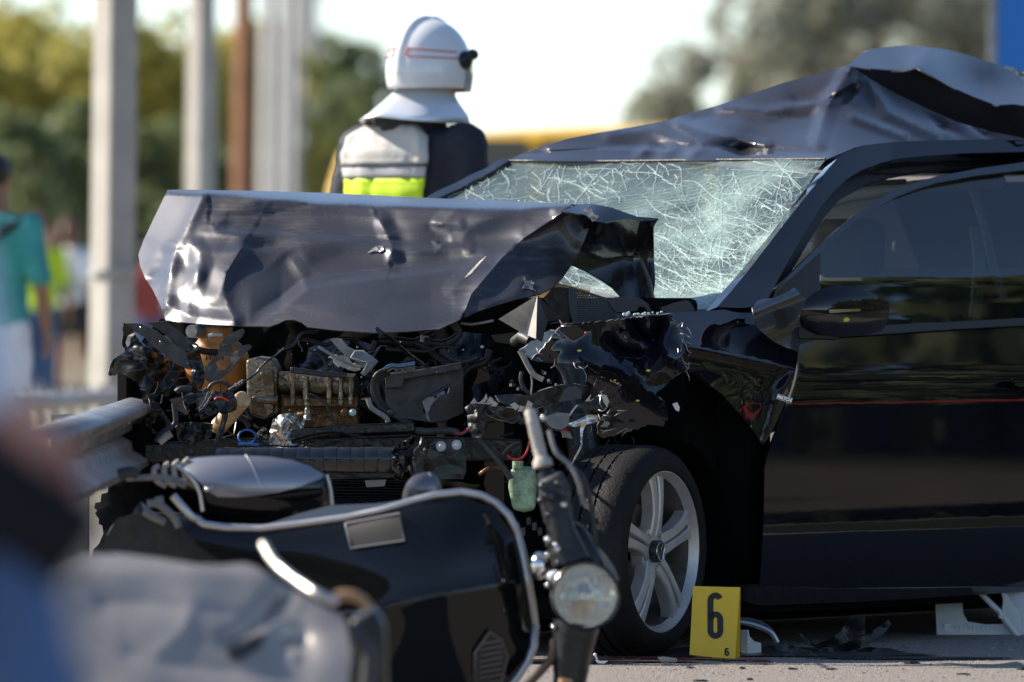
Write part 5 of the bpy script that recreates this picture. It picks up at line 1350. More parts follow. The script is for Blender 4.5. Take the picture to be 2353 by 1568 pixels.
# amber tank with blue ringed neck
ac = P(*Z4(1150, 520), 24.98)
mb = MB(); mb.ball(ac, (.098, .06, .088), 28, 18); mb.tube([ac + Vector((-.005, 0, .06)), ac + Vector((-.005, 0, .115))], [.052, .050], 24)
amb = mb.build('expansion_tank', amber, car); remesh(amb, .005, 8)
MB().lathe(ac + Vector((-.005, 0, .112)), Vector((0, 0, 1)), [(.0, 0), (.056, 0), (.058, .004), (.056, .008), (.05, .01), (.05, .016), (.0, .018)], 32).build('tank_ring', bluep, amb)
for k in range(5): MB().tube([ac + Vector((-.03 + k * .012, -.066 + abs(k - 2) * .003, .015)), ac + Vector((-.03 + k * .012, -.066 + abs(k - 2) * .003, .032))], .002, 6).build('tank_mark', rubber, amb)
tb('tank_band', Z4, [(960, 372), (1060, 395), (1160, 400)], 24.90, .010, oilyblack)
MB().tube([P(*Z4(895, 190), 24.9), P(*Z4(1060, 200), 25.0), P(*Z4(1250, 215), 25.1)], [.019, .020, .020], 18).build('air_pipe', greyp, car)
tb('pipe_ring', Z4, [(1060, 240), (1120, 225), (1200, 225)], 24.9, .006, alu)
# tan corrugated filter
p0, p1 = P(*Z4(1405, 850), 24.45), P(*Z4(1140, 1150), 24.62); ax = (p1 - p0).normalized(); Lc = (p1 - p0).length
pr = [(0, -.002), (.020, 0), (.0245, .003), (.0255, .012), (.0235, .014)]
for k in range(11):
    h = .016 + k * (Lc * .95 - .016) / 11; pr += [(.0235, h), (.0255, h + .0022), (.0255, h + .0042), (.0225, h + .0065)]
pr += [(.015, Lc), (0, Lc)]
MB().lathe(p0, ax, pr, 28).build('corrugated_filter', tan, car, ang=60)
pt('connector_block', Z4, [(1095, 810), (1140, 780), (1230, 785), (1290, 860), (1312, 930), (1290, 985), (1230, 975), (1170, 960), (1120, 900)], 24.42, oilyblack, crum=.03, cs=25, thick=.03)
tb('red_seal', Z4, [(1125, 860), (1150, 840), (1200, 842), (1262, 872)], 24.385, .0028, redp)
rnd = random.Random(8)
for k in range(7):
    tb('wire', Z4, [(1190 + k * 9, 940), (1200 + k * 8, 1020), (1185 + k * 7 + rnd.uniform(-8, 8), 1110), (1150 + k * 9, 1200), (1130 + k * 10, 1290)], 24.42 + .004 * rnd.random(), .0021, rubber, 6)
tb('hose', Z4, [(1060, 775), (1080, 725), (1130, 695), (1200, 695), (1285, 735)], 24.5, .0055, rubber, 10)
tb('dipstick', Z4, [(1805, 358), (1720, 430), (1640, 480), (1580, 540), (1520, 610), (1460, 655), (1400, 690), (1340, 730), (1270, 775)], 24.42, [.0028][0], oilyblack, 8)
tb('cable_sleeve', Z4, [(1410, 680), (1345, 725), (1270, 775)], 24.41, .007, rubber, 8)
for q in ((1330, 700), (1360, 690), (1385, 675)): tb('cable_tie', Z4, [(q[0] - 8, q[1] - 5), (q[0] + 6, q[1] + 28)], 24.40, .002, edge)
tb('rubber_boot', Z4, [(745, 790), (790, 760), (850, 755), (900, 765)], 24.6, .010, rubber, 12)
tb('broken_pipe', Z4, [(725, 900), (735, 980), (740, 1080), (690, 1140), (600, 1200), (540, 1270)], 24.55, .008, greyd, 10)
tb('pale_pipe', Z4, [(580, 1280), (640, 1230), (700, 1190)], 24.5, .011, dirtyw, 10)
pt('torn_plate', Z4, [(480, 850), (520, 860), (600, 940), (700, 1090), (720, 1140), (650, 1160), (560, 1180), (520, 1190), (490, 1060), (500, 960)], 24.8, oilyblack, rim=edge, crum=.04, cs=40, seed=12)
pt('torn_plate', Z4, [(400, 760), (440, 770), (480, 860), (505, 990), (515, 1190), (450, 1180), (440, 1000)], 24.9, oilyblack, rim=edge, crum=.03, cs=30, seed=13)
pt('torn_plate', Z4, [(740, 1130), (780, 1085), (880, 1078), (1000, 1085), (1100, 1100), (1090, 1230), (900, 1300), (760, 1250)], 24.5, oilyblack, rim=edge, crum=.05, cs=40, seed=14)
pt('torn_plate', Z4, [(960, 970), (1050, 920), (1110, 880), (1180, 960), (1120, 1010), (1040, 1030), (990, 1060)], 24.45, oilyblack, rim=edge, crum=.04, cs=25, seed=15)
pt('bent_tab', Z4, [(800, 860), (830, 815), (900, 800), (985, 800), (1040, 740), (1060, 760), (1040, 830), (960, 850), (900, 900), (830, 880)], 24.42, oilyblack, rim=edge, crum=.03, cs=20, seed=16)
for k in range(5):
    x0 = 940 + k * 26; tb('wire_rod', Z4, [(x0, 960 - k * 10), (x0 + 60, 880 - k * 14), (x0 + 90, 800 - k * 8)], 24.4 + .01 * k, .0024, edge if k % 2 else rubber, 6)
# blue ring and clutter by the beam
rc = P(*Z4(1440, 1225), 24.5)
MB().tube([rc + Vector((.0245 * math.cos(q), .01 * math.sin(q), .020 * math.sin(q))) for q in np.linspace(0, 6.2832, 33)], .0035, 8, False).build('blue_ring', bluep, car)
tb('blue_edge', Z4, [(1352, 1300), (1450, 1298), (1560, 1306)], 24.47, .004, bluep)
pt('oily_bracket', Z4, [(1530, 1190), (1600, 1130), (1660, 1150), (1690, 1250), (1640, 1300), (1560, 1290)], 24.6, oily, crum=.03, cs=18, seed=21)
# engine block and camshaft cover
eb = slab('engine_block', zl(Z4, [(1430, 470), (1560, 440), (1700, 460), (1760, 560), (1760, 1000), (1620, 1060), (1480, 1010), (1440, 800)]), 24.62, .3, oily, car, bevel=.008)
slab('engine_flange', zl(Z4, [(1560, 600), (1630, 545), (1700, 560), (1715, 760), (1705, 980), (1640, 1040), (1610, 960), (1600, 720)]), 24.56, .05, oily, car, bevel=.005)
slab('engine_block_lower', [(640, 870), (820, 868), (826, 980), (640, 985)], 24.66, .3, rusty, car, bevel=.008)
A_, B_ = P(644, 880, 24.62), P(818, 886, 24.58)
MB().tube([A_, B_], .034, 28).build('camshaft_cover', oily, car, bevel=.002)
slab('cover_flange', [(650, 915), (822, 917), (822, 936), (650, 934)], 24.57, .06, rusty, car, bevel=.003)
for x in (673, 702, 757, 783, 806):
    mb = MB(); mb.tube([P(x, 868, 24.555), P(x, 930, 24.555)], [.0075, .0085], 12); mb.tube([P(x, 866, 24.555), P(x, 876, 24.555)], .0105, 12)
    mb.build('bolt_sleeve', oily, car)
for k in range(18): MB().ball(P(655 + k * 9.2, 941 + 1.5 * math.sin(k), 24.555), .0028, 8, 5).build('oil_drop', oilyblack, car)
slab('fuel_rail', zl(Z4, [(1865, 540), (2010, 560), (2200, 585), (2420, 600), (2420, 650), (2200, 640), (2010, 615), (1865, 600)]), 24.5, .03, blackp, car, bevel=.003)
for q, m in (((235, 985), rusty), ((320, 985), mat('green_zinc', (.35, .45, .40), .35, .8))):
    bolt(P(*Z5(*q), 24.5), Vector((-.15, -1, .1)).normalized(), .0105, car, m)
bolt(P(*Z4(1520, 850), 24.5), Vector((-.3, -1, 0)).normalized(), .010, car, oily)
MB().tube([P(*Z4(1500, 850), 24.56), P(*Z4(1740, 870), 24.56)], .013, 14).build('water_pipe', oily, car)
pt('heat_shield', Z4, [(1665, 1300), (1668, 1150), (1700, 1060), (1760, 1010), (1850, 990), (1960, 1000), (2010, 1050), (1990, 1150), (2010, 1230), (1985, 1305), (1800, 1312)], lambda x, y: 24.50 + .0008 * abs(x - 665), foil, crum=.08, cs=26, seed=31, step=4)
pt('heat_shield', Z4, [(1770, 1000), (1860, 965), (2000, 985), (2150, 1010), (2300, 990), (2360, 1040), (2300, 1110), (2100, 1130), (2000, 1060), (1900, 1010)], 24.54, rusty, crum=.06, cs=30, seed=32)
sc = P(*Z4(2030, 815), 24.42)
MB().lathe(sc, Vector((.03, 0, -1)).normalized(), [(0, -.002), (.004, 0), (.0045, .008), (.007, .010), (.007, .018), (.0055, .020), (.0075, .026), (.0075, .034), (.006, .036), (.010, .045), (.010, .058), (.013, .062), (.014, .072), (0, .074)], 16).build('spark_plug', oily, car)
tb('ignition_lead', Z4, [(2035, 815), (2090, 815), (2160, 860), (2220, 920), (2260, 1000), (2310, 1100)], 24.40, .003, rubber, 8)
slab('duct_bar', zl(Z5, [(-290, 1150), (0, 1140), (160, 1110), (925, 1082), (932, 1180), (600, 1190), (300, 1200), (0, 1225), (-280, 1300)]), 24.38, .05, oilyblack, car, bevel=.004)
tb('duct_arch', Z5, [(-280, 1260), (-120, 1210), (60, 1180), (200, 1182), (330, 1215), (480, 1230), (900, 1210)], 24.36, .004, oilyblack, 8)
tb('harness', Z5, [(935, 1160), (1050, 1172), (1180, 1165), (1300, 1170), (1360, 1200)], 24.4, .010, dustyblack, 10)
for k, m in enumerate((redp, redp, bluep, rubber)):
    tb('wire', Z5, [(1320, 1175 + k * 8), (1380, 1190 + k * 6), (1440, 1150 + k * 10), (1470, 1130 + k * 12)], 24.38, .0022, m, 6)
# grey bracket, rods
pt('grey_bracket', Z5, [(100, 268), (150, 258), (200, 268), (260, 330), (330, 378), (420, 380), (555, 488), (500, 560), (432, 628), (395, 600), (440, 545), (380, 500), (290, 452), (220, 400), (150, 330)], lambda x, y: 24.42 + .0004 * (820 - x), greyp, crum=.01, cs=40, thick=.012)
slab('bracket_head', zl(Z5, [(340, 376), (420, 380), (555, 488), (435, 628), (410, 600), (455, 500), (290, 450)]), [24.40, 24.40, 24.37, 24.36, 24.36, 24.35, 24.37], .03, greyp, car, bevel=.003)
pt('torn_liner', Z5, [(90, 440), (160, 425), (240, 440), (300, 480), (400, 570), (360, 590), (250, 560), (170, 530), (130, 480)], 24.46, dirtyw, jag=3, crum=.03, cs=20)
tb('bent_rod', Z5, [(-20, 340), (120, 425), (250, 495), (340, 530), (420, 530), (450, 510)], 24.37, .0045, greyp, 10)
tb('prop_rod', Z5, [(560, 165), (620, 215), (700, 265), (850, 400), (1020, 525)], [24.2, 24.25, 24.3, 24.4, 24.5], .0055, oilyblack, 8)
tb('prop_rod_clip', Z5, [(560, 165), (605, 235)], 24.2, .006, oilyblack, 8)
MB().tube([P(*Z5(1030, 235), 24.8), P(*Z5(1015, 345), 24.8)], [.013, .013], 16).build('metal_stub', dirtyw, car)
tb('hose', Z5, [(640, 365), (900, 380), (1060, 385), (1170, 340), (1260, 345), (1300, 395), (1260, 430)], 24.7, .006, rubber, 10)
tb('hose', Z5, [(1190, 370), (1240, 430), (1340, 480), (1450, 480), (1545, 440)], 24.66, .010, rubber, 12)
tb('hose', Z5, [(1380, 110), (1480, 122), (1600, 105), (1700, 85)], 24.7, .004, edge, 8)
MB().ball(P(*Z5(1590, 345), 24.6), (.006, .006, .005), 10, 6).build('spring_clip', alu, car)
slab('dark_panel', zl(Z5, [(1670, 230), (1900, 200), (1960, 330), (1720, 300)]), 24.75, .02, mat('brown_board', (.035, .025, .012), .7), car)
# battery box
bat = pt('battery_box', Z5, [(640, 640), (820, 640), (1000, 600), (1390, 500), (1405, 600), (1405, 990), (1250, 1060), (1090, 1085), (900, 1050), (740, 1040), (650, 920), (630, 760)], lambda x, y: 24.52 + .0006 * max(0, x - 1030), dustyblack, crum=.016, cs=60, thick=.02,
          holes=[zl(Z5, [(1000, 890), (1090, 800), (1200, 740), (1290, 740), (1270, 790), (1180, 820), (1120, 880), (1060, 960), (1040, 1010), (1000, 960)])])
slab('battery_rim', zl(Z5, [(632, 602), (830, 585), (1100, 545), (1385, 492), (1395, 565), (1100, 618), (825, 662), (815, 740), (645, 755)]), 24.48, .04, dustyblack, car, bevel=.004)
for k in range(7):
    x0 = 1010 + k * 38; tb('battery_tear', Z5, [(x0, 900 - k * 28), (x0 + 30, 850 - k * 22), (x0 + 52, 830 - k * 16)], 24.47, .006 - .0005 * k, blackg, 8)
pt('torn_flap', Z5, [(1000, 880), (1060, 840), (1110, 830), (1140, 860), (1090, 905), (1060, 1000), (1080, 1080), (1040, 1040), (1030, 960)], 24.46, dirtyw if False else greyp, crum=.02, cs=16)
for k in range(5):
    tb('harness', Z5, [(650 + k * 8, 560 + k * 8), (560 + k * 10, 610 + k * 10), (515 + k * 12, 700), (530 + k * 12, 830), (590 + k * 14, 930), (690 + k * 10, 1010)], 24.44 + .006 * k, .0065, rubber if k != 2 else dustyblack, 8)
tb('hose', Z5, [(470, 850), (500, 930), (560, 980), (650, 1040), (665, 1080)], 24.36, .0075, greyp, 10)
pt('rust_tab', Z5, [(395, 855), (450, 838), (510, 845), (470, 862), (420, 866)], 24.38, rusty)
for k, m in enumerate((bluep, bluep, greenb, rubber, rubber, greyp)):
    tb('wire', Z5, [(640 + k * 4, 540 + k * 8), (700 + k * 6, 515 + k * 7), (770, 520 + k * 8), (860, 510 + k * 7), (930, 495 + k * 8)], 24.44, .0028, m, 6)
for k in range(4): slab('connector', zl(Z5, [(730 + k * 55, 560 - k * 4), (770 + k * 55, 552 - k * 4), (774 + k * 55, 590 - k * 4), (734 + k * 55, 598 - k * 4)]), 24.43, .012, blackg, car, bevel=.001)
slab('cable_clamp', zl(Z5, [(660, 975), (710, 960), (735, 1000), (690, 1020)]), 24.36, .015, blackp, car)
# split stub with pale jagged tips, hose below
pt('split_stub', Z5, [(1420, 940), (1460, 905), (1560, 895), (1660, 905), (1690, 930), (1640, 980), (1620, 1060), (1590, 1240), (1530, 1265), (1490, 1230), (1450, 1110), (1440, 1000)], lambda x, y: 24.30 + .0008 * abs(x - 1095), dustyblack, crum=.05, cs=20, rim=dirtyw, seed=41, step=4)
for pts in ([(1470, 900), (1512, 842), (1545, 898)], [(1555, 895), (1600, 855), (1632, 800), (1640, 855), (1600, 905)], [(1625, 900), (1665, 830), (1695, 850), (1700, 890), (1660, 912)]):
    pt('jagged_tip', Z5, pts, 24.28, dirtyw, thick=.006, step=4)
tb('hose', Z5, [(1530, 1240), (1600, 1300), (1680, 1390), (1760, 1480), (1830, 1568), (1870, 1640)], 24.3, .0085, dustyblack, 10)
# crash plate and beam
plate = pt('mounting_plate', Z5, [(1080, 1290), (1130, 1265), (1390, 1240), (1425, 1260), (1435, 1400), (1432, 1570), (1400, 1640), (1100, 1640), (1000, 1600), (1010, 1450)], 24.30, oilyblack, thick=.012, crum=.006, cs=60)
for q in ((1187, 1318), (1340, 1304)):
    p = P(*Z5(*q), 24.285)
    MB().lathe(p, Vector((-.1, -1, .1)).normalized(), [(0, 0), (.0145, 0), (.0145, .003), (0, .003)], 24).build('washer', steel, car)
    bolt(p + Vector((0, -.003, 0)), Vector((-.1, -1, .1)).normalized(), .0085, car, alu)
pt('crash_can', Z5, [(860, 1440), (900, 1390), (985, 1300), (1000, 1230), (1030, 1250), (1110, 1362), (1040, 1390), (1020, 1450), (1015, 1560), (1010, 1640), (900, 1640), (868, 1540)], lambda x, y: 24.24 + .002 * abs(x - 950), mat('crash_can', (.22, .21, .20), .22, .9, bump=.3), crum=.03, cs=25, step=4)
A_, B_ = P(500, 1058, 24.32), P(935, 1056, 24.22)
N_ = 14
for k in range(N_):
    q0 = A_.lerp(B_, k / N_ + .0008); q1 = A_.lerp(B_, (k + 1) / N_ - .0008)
    jx = Vector((0, random.uniform(-.0012, .0012), random.uniform(-.0012, .0012)))
    MB().tube([q0 + jx, q0.lerp(q1, .06) + jx, q0.lerp(q1, .94) + jx, q1 + jx], [.0371, .0375, .0375, .0371], 22).build('beam_segment', blackg, car)
slab('beam_lower', [(500, 1084), (930, 1082), (925, 1100), (500, 1104)], 24.3, .05, blackg, car, bevel=.004)
pt('beam_end', Z5, [(700, 1350), (800, 1280), (920, 1215), (960, 1220), (900, 1300), (820, 1380), (780, 1480), (800, 1640), (740, 1640), (720, 1480)], 24.2, oilyblack, crum=.05, cs=14, step=4, seed=44)
slab('beam_tag', [(838, 1104), (888, 1102), (884, 1118), (842, 1120)], 24.25, .01, greyp, car)
# green washer bottle
slab('washer_bottle', [(1172, 1078), (1196, 1072), (1230, 1074), (1234, 1110), (1230, 1172), (1205, 1178), (1178, 1172), (1168, 1120)], 24.35, .06, greenb, car, bevel=.012)
MB().tube([P(1190, 1060, 24.36), P(1190, 1078, 24.36)], .016, 16).build('bottle_neck', greenb, car)
tubepx('red_cable', [(1165, 1047), (1180, 1056), (1200, 1052), (1212, 1035), (1216, 1015)], 24.3, .0032, redp, car)
tubepx('coil_hose', [(1156, 1045), (1170, 1030), (1186, 1022), (1192, 1032), (1176, 1046)], 24.3, .005, oilyblack, car)
tubepx('rust_pipe', [(1100, 1092), (1125, 1076), (1160, 1078)], 24.4, .005, rusty, car)
for i in range(6):
    yo = (i % 3) * 12; slab('pump_fitting', [(1170 + i * 13, 1190 + yo), (1181 + i * 13, 1188 + yo), (1182 + i * 13, 1206 + yo), (1171 + i * 13, 1208 + yo)], 24.33, .03, blackp if i % 2 else greyd, car)
# pale wedge under the bonnet corner
a_, b_2, c_, d_, e_ = [Z6(*q) for q in ((180, 385), (562, 150), (428, 530), (548, 578), (606, 612))]
f_, g_ = Z6(660, 410), Z6(800, 392)
va = [P(*a_, 24.36), P(*b_2, 24.30), P(*c_, 24.38), P(*d_, 24.22), P(*e_, 24.34), P(*f_, 24.5), P(*g_, 24.66)]
pyd('torn_liner_wedge', va[:4], [(0, 2, 1), (1, 2, 3)], mat('liner_pale', (.40, .37, .33), .75, col2=(.28, .26, .23), vscale=30, bump=.2), car, False)
pyd('torn_liner_wedge', [va[k] + Vector((.0005, .001, 0)) for k in (1, 3, 4, 5, 6)], [(0, 1, 2), (0, 2, 3), (0, 3, 4)], greyd, car, False)  # right side of the pale wedge, its shade put into a dark colour
pt('white_scrap', Z6, [(500, 600), (560, 585), (660, 500), (740, 500), (700, 570), (610, 680), (500, 770), (440, 740), (450, 700), (395, 720), (385, 680), (440, 660)], 24.42, mat('scrap_white', (.42, .47, .50), .4), crum=.02, cs=25)
MB().tube([P(*Z6(350, 610), 24.5), P(*Z6(420, 560), 24.45), P(*Z6(500, 600), 24.42)], [.018, .020, .016], 14).build('rubber_boot', rubber, car)
tb('torn_bracket', Z6, [(390, 690), (430, 760), (470, 840), (530, 930), (620, 980)], 24.4, .008, dirtyw, 8)
tb('torn_bracket', Z6, [(500, 940), (510, 1010), (500, 1120)], 24.3, .003, edge, 6)
# scuttle: perforated grille and panels
def grille_mat():
    m = mat('perforated_plastic', (.030, .031, .034), .6)
    nt = m.node_tree; L = nt.links; b = nt.nodes['Principled BSDF']
    tc = nt.nodes.new('ShaderNodeTexCoord'); v = nt.nodes.new('ShaderNodeTexVoronoi'); v.inputs['Scale'].default_value = 105; v.inputs['Randomness'].default_value = 0
    L.new(tc.outputs['Object'], v.inputs['Vector'])
    return m
gh = []
gol = [(880, 60), (930, 85), (1100, 130), (1250, 180), (1330, 250), (1345, 330), (1338, 392), (1150, 405), (1000, 420), (912, 424), (885, 300), (876, 180)]
for r_ in range(13):
    for c_i in range(17):
        hx, hy = 960 + c_i * 26 + (13 if r_ % 2 else 0), 130 + r_ * 22
        if inside(hx, hy, [(945, 110), (1200, 190), (1310, 260), (1320, 385), (1010, 400), (950, 400)]):
            cx, cy = Z6(hx, hy); gh.append([(cx + 1.9 * math.cos(q), cy + 1.7 * math.sin(q)) for q in (0, 1.047, 2.094, 3.1416, 4.189, 5.236)])
patch('scuttle_grille', zl(Z6, gol), lambda x, y: 24.92 + .0004 * (x - 1310), greyd, car, step=5, holes=gh, thick=.006, rim=greyd)
pt('scuttle_panel', Z6, [(1240, 200), (1330, 170), (1440, 160), (1560, 175), (1650, 235), (1690, 330), (1655, 350), (1620, 270), (1560, 262), (1540, 300), (1450, 318), (1340, 318)], 24.95, greyd, thick=.02)
pt('scuttle_panel', Z6, [(720, 70), (890, 80), (890, 300), (870, 420), (660, 430), (620, 440), (780, 400), (620, 180)], 25.0, blackp)
pt('scuttle_flap', Z6, [(1760, 275), (1900, 225), (2020, 198), (2060, 215), (2110, 300), (1950, 318), (1830, 320)], 24.8, greyd, thick=.006)
pt('scuttle_edge', Z6, [(1330, 330), (1680, 330), (1800, 320), (1860, 335), (1760, 345), (1500, 372), (1330, 396)], 24.8, greyd)
rnd = random.Random(12)
for k in range(22):
    x, y = Z6(rnd.uniform(1400, 1820), rnd.uniform(318, 345)); MB().ball(P(x, y, 24.70), .004 * rnd.uniform(.6, 1.4), 6, 4).build('glass_crumb', glassgrit, car)
# lower torn plastic sheets and clear shards
pt('torn_sheet', Z6, [(150, 1130), (300, 1118), (480, 1132), (600, 1080), (780, 1030), (940, 1018), (1060, 1040), (1150, 1080), (1190, 1150), (1120, 1200), (1040, 1190), (900, 1170), (760, 1200), (600, 1240), (420, 1260), (300, 1235), (190, 1200)], lambda x, y: 24.24 + .0003 * (x - 1140), blackp, crum=.05, cs=60, seed=51, rim=dirtyw)
pt('torn_sheet', Z6, [(20, 1240), (200, 1235), (380, 1270), (480, 1340), (420, 1420), (300, 1400), (120, 1350), (70, 1320)], 24.3, oilyblack, crum=.04, cs=40, seed=52, rim=dirtyw)
pt('torn_sheet', Z6, [(560, 1260), (700, 1220), (900, 1180), (1080, 1190), (1180, 1120), (1260, 1170), (1250, 1260), (1150, 1300), (980, 1320), (880, 1420), (840, 1480), (700, 1480), (620, 1380)], 24.28, blackp, crum=.06, cs=45, seed=53, rim=edge)
pt('smoky_plate', Z6, [(800, 1130), (860, 1060), (940, 1040), (990, 1080), (1000, 1160), (900, 1180), (770, 1200)], 24.2, greyd, rim=greyp)
pt('dull_lens', Z6, [(640, 1340), (760, 1300), (880, 1310), (870, 1420), (800, 1470), (700, 1450), (650, 1400)], 24.2, greyp)
for pts in ([(290, 1225), (340, 1200), (390, 1240), (350, 1280)], [(395, 1230), (440, 1245), (410, 1290), (370, 1290)], [(470, 1180), (520, 1215), (500, 1260), (440, 1255)], [(130, 1180), (180, 1215), (150, 1240), (110, 1230)], [(1030, 1190), (1090, 1120), (1070, 1190)], [(1180, 1120), (1240, 1130), (1265, 1190), (1245, 1255), (1215, 1200)]):
    pt('clear_shard', Z6, pts, 24.18, mat('clear_plastic', (.30, .28, .25), .10, coat=1, spec=.8), rim=dirtyw, thick=.002)
pt('silver_bracket', Z6, [(860, 1410), (960, 1370), (1060, 1320), (1150, 1330), (1160, 1390), (1040, 1420), (1010, 1480), (1000, 1600), (985, 1600), (980, 1440), (900, 1440)], 24.25, foil, crum=.03, cs=25)
tb('bent_rod', Z6, [(880, 1330), (920, 1270), (955, 1230)], 24.2, .0024, edge, 6)
tb('bent_rod', Z6, [(1000, 1600), (970, 1680), (890, 1820)], 24.2, .003, edge, 6)
for k in range(5):
    tb('lamp_ring', Z6, [(790 + k * 6, 1490 + k * 14), (830, 1478 + k * 14), (880 + k * 6, 1495 + k * 14)], 24.25, .0025, redp if k == 0 else greyp, 6)
for (cx, cy) in ((640, 900), (700, 1000), (760, 1040), (320, 1010), (400, 1080)):
    for j in range(3):
        x, y = Z6(cx + rnd.uniform(-30, 30), cy + rnd.uniform(-25, 25)); slab('fixing', [(x - 3, y - 3), (x + 3, y - 4), (x + 4, y + 3), (x - 3, y + 4)], 24.3, .01, edge if j == 0 else blackp, car, bevel=.0008)
tb('lamp_wire', Z6, [(760, 820), (820, 900), (850, 980), (860, 1040)], 24.32, .010, greyd, 8)
tb('lamp_wire', Z6, [(410, 900), (400, 980), (430, 1060), (480, 1110)], 24.36, .006, greyd, 8)
# loose wiring and splinters that fill the dark gaps: too many and too small to pick apart
mb = MB(); rnd = random.Random(77)
for k in range(60):
    x = rnd.uniform(345, 1500); y = rnd.uniform(800, 1010) if x < 1150 else rnd.uniform(860, 1180); d = rnd.uniform(24.5, 24.95)
    an = rnd.uniform(0, 6.28); L = rnd.uniform(14, 75); pts = []
    for j in range(5):
        pts.append((x, y)); x += math.cos(an) * L / 4; y += math.sin(an) * L / 4; an += rnd.gauss(0, .5)
    mb.tube(pxc(pts, d, 3), rnd.uniform(.0012, .0035), 6)
tag(mb.build('loose_wiring', rubber, car), kind='stuff')
mb = MB()
for k in range(36):
    x = rnd.uniform(600, 1480); y = rnd.uniform(785, 1020) if x < 1150 else rnd.uniform(850, 1150); d = rnd.uniform(24.4, 24.9); s = rnd.uniform(4, 16)
    q = [P(x + rnd.uniform(-s, s), y + rnd.uniform(-s, s) * .7, d + rnd.uniform(-.02, .02)) for _ in range(4)]
    mb.add(q + [p + Vector((0, .008, 0)) for p in q], [(0, 1, 2), (1, 3, 2), (4, 6, 5), (5, 6, 7), (0, 4, 5, 1), (1, 5, 7, 3), (3, 7, 6, 2), (2, 6, 4, 0)])
tag(mb.build('broken_plastic', oilyblack, car, smooth=False), kind='stuff')
mb = MB()
for k in range(36):
    x = rnd.uniform(600, 1480); y = rnd.uniform(785, 1020) if x < 1150 else rnd.uniform(850, 1120); d = rnd.uniform(24.35, 24.8); s = rnd.uniform(1.0, 4.0)
    mb.ball(P(x, y, d), (.0008 * s, .001 * s, .0006 * s), 6, 4)
tag(mb.build('metal_crumbs', edge, car), kind='stuff')

# ================================================================== THE FALLEN SCOOTER
sd_ = 20.2
_P0 = P
def P(x, y, d): return _P0(x, y, d + 1.2)
scoot = thing('fallen_scooter', (P(1000, 1500, 20.3).x, 20.3, 0), 'black retro scooter lying on its side in front of the wrecked car', 'scooter')
spaint = mat('scooter_black', (.006, .006, .006), .3, coat=.8, coat_rough=.05, spec=0.0)
sedge = mat('scooter_trim', (.52, .49, .47), .38, .8)
sh = [(450, 1196), (500, 1213), (600, 1217), (700, 1204), (800, 1190), (880, 1172), (950, 1151), (1000, 1138), (1060, 1133), (1105, 1140), (1140, 1158), (1168, 1185), (1186, 1220), (1200, 1270), (1212, 1330), (1222, 1390), (1229, 1440), (1226, 1485), (1212, 1520), (1190, 1552), (1150, 1600), (1100, 1640), (860, 1640), (760, 1560), (640, 1420), (560, 1330), (450, 1250), (405, 1180)]
shb = rbf([(450, 1196, 20.26), (800, 1190, 20.17), (1060, 1133, 20.15), (1190, 1260, 20.13), (1229, 1440, 20.13), (1150, 1600, 20.12), (860, 1640, 20.14), (600, 1400, 20.20), (900, 1300, 20.10), (900, 1410, 20.09), (1060, 1250, 20.09), (1080, 1360, 20.08)])
def shd(x, y):
    d = shb(x, y)
    K = [(700, 1425), (860, 1400), (1000, 1372), (1212, 1335)]
    s = segd(x, y, K); d += -.012 * math.exp(-abs(s) / 30)
    e = segd(x, y, [(450, 1196), (600, 1217), (800, 1190), (950, 1151), (1060, 1133), (1140, 1158), (1190, 1230), (1229, 1440)])
    d += .03 * math.exp(-abs(e) / 18)
    return d
shield = patch('leg_shield', sh, shd, spaint, scoot, step=11, thick=.02, rim=spaint)
tr = [(398, 1140), (415, 1160), (440, 1188), (470, 1206), (520, 1213), (600, 1215), (700, 1203), (800, 1189), (880, 1172), (950, 1151), (1000, 1138), (1060, 1132), (1105, 1139), (1140, 1157), (1168, 1184), (1187, 1220), (1201, 1270), (1213, 1330), (1223, 1390), (1230, 1440), (1227, 1485), (1213, 1522), (1191, 1555), (1150, 1602)]
MB().tube([P(x, y, shd(x, y) - .006) for x, y in densify(tr, 12, False)], .0095, 10).build('edge_trim', sedge, scoot)
patch('inner_shield', [(600, 1210), (690, 1180), (760, 1162), (860, 1158), (950, 1148), (900, 1168), (800, 1190)], 20.5, mat('scooter_grey', (.30, .31, .34), .3, coat=.5), scoot, step=10, thick=.01)
pl = patch('number_plate', [(793, 1203), (850, 1192), (918, 1180), (922, 1205), (929, 1242), (870, 1252), (806, 1260), (798, 1230)], lambda x, y: shd(x, y) - .012, mat('badge_dark', (.02, .017, .015), .6), scoot, step=10, thick=.006)
tubepx('plate_frame', [(793, 1203), (918, 1180), (929, 1242), (806, 1260), (793, 1203)], [shd(793, 1203) - .016, shd(918, 1180) - .016, shd(929, 1242) - .016, shd(806, 1260) - .016, shd(793, 1203) - .016], .0022, sedge, scoot, 6, 1)
hexo = [(1126, 1452), (1152, 1470), (1166, 1510), (1150, 1580), (1112, 1600), (1090, 1560), (1092, 1500)]
gr_ = patch('horn_grille', hexo, lambda x, y: shd(x, y) - .014, mat('grille_dark', (.05, .045, .042), .35, .5), scoot, step=8, thick=.01)
for k in range(8):
    y = 1476 + k * 13; tubepx('grille_bar', [(1102, y + 5), (1128, y), (1154, y - 5)], shd(1128, y) - .026, .0035, mat('grille_bar', (.16, .14, .13), .35, .7), gr_, 6, 2)
tubepx('grille_frame', hexo + hexo[:1], [shd(x, y) - .022 for x, y in hexo + hexo[:1]], .003, mat('grille_bar', (0, 0, 0)), gr_, 6, 1)
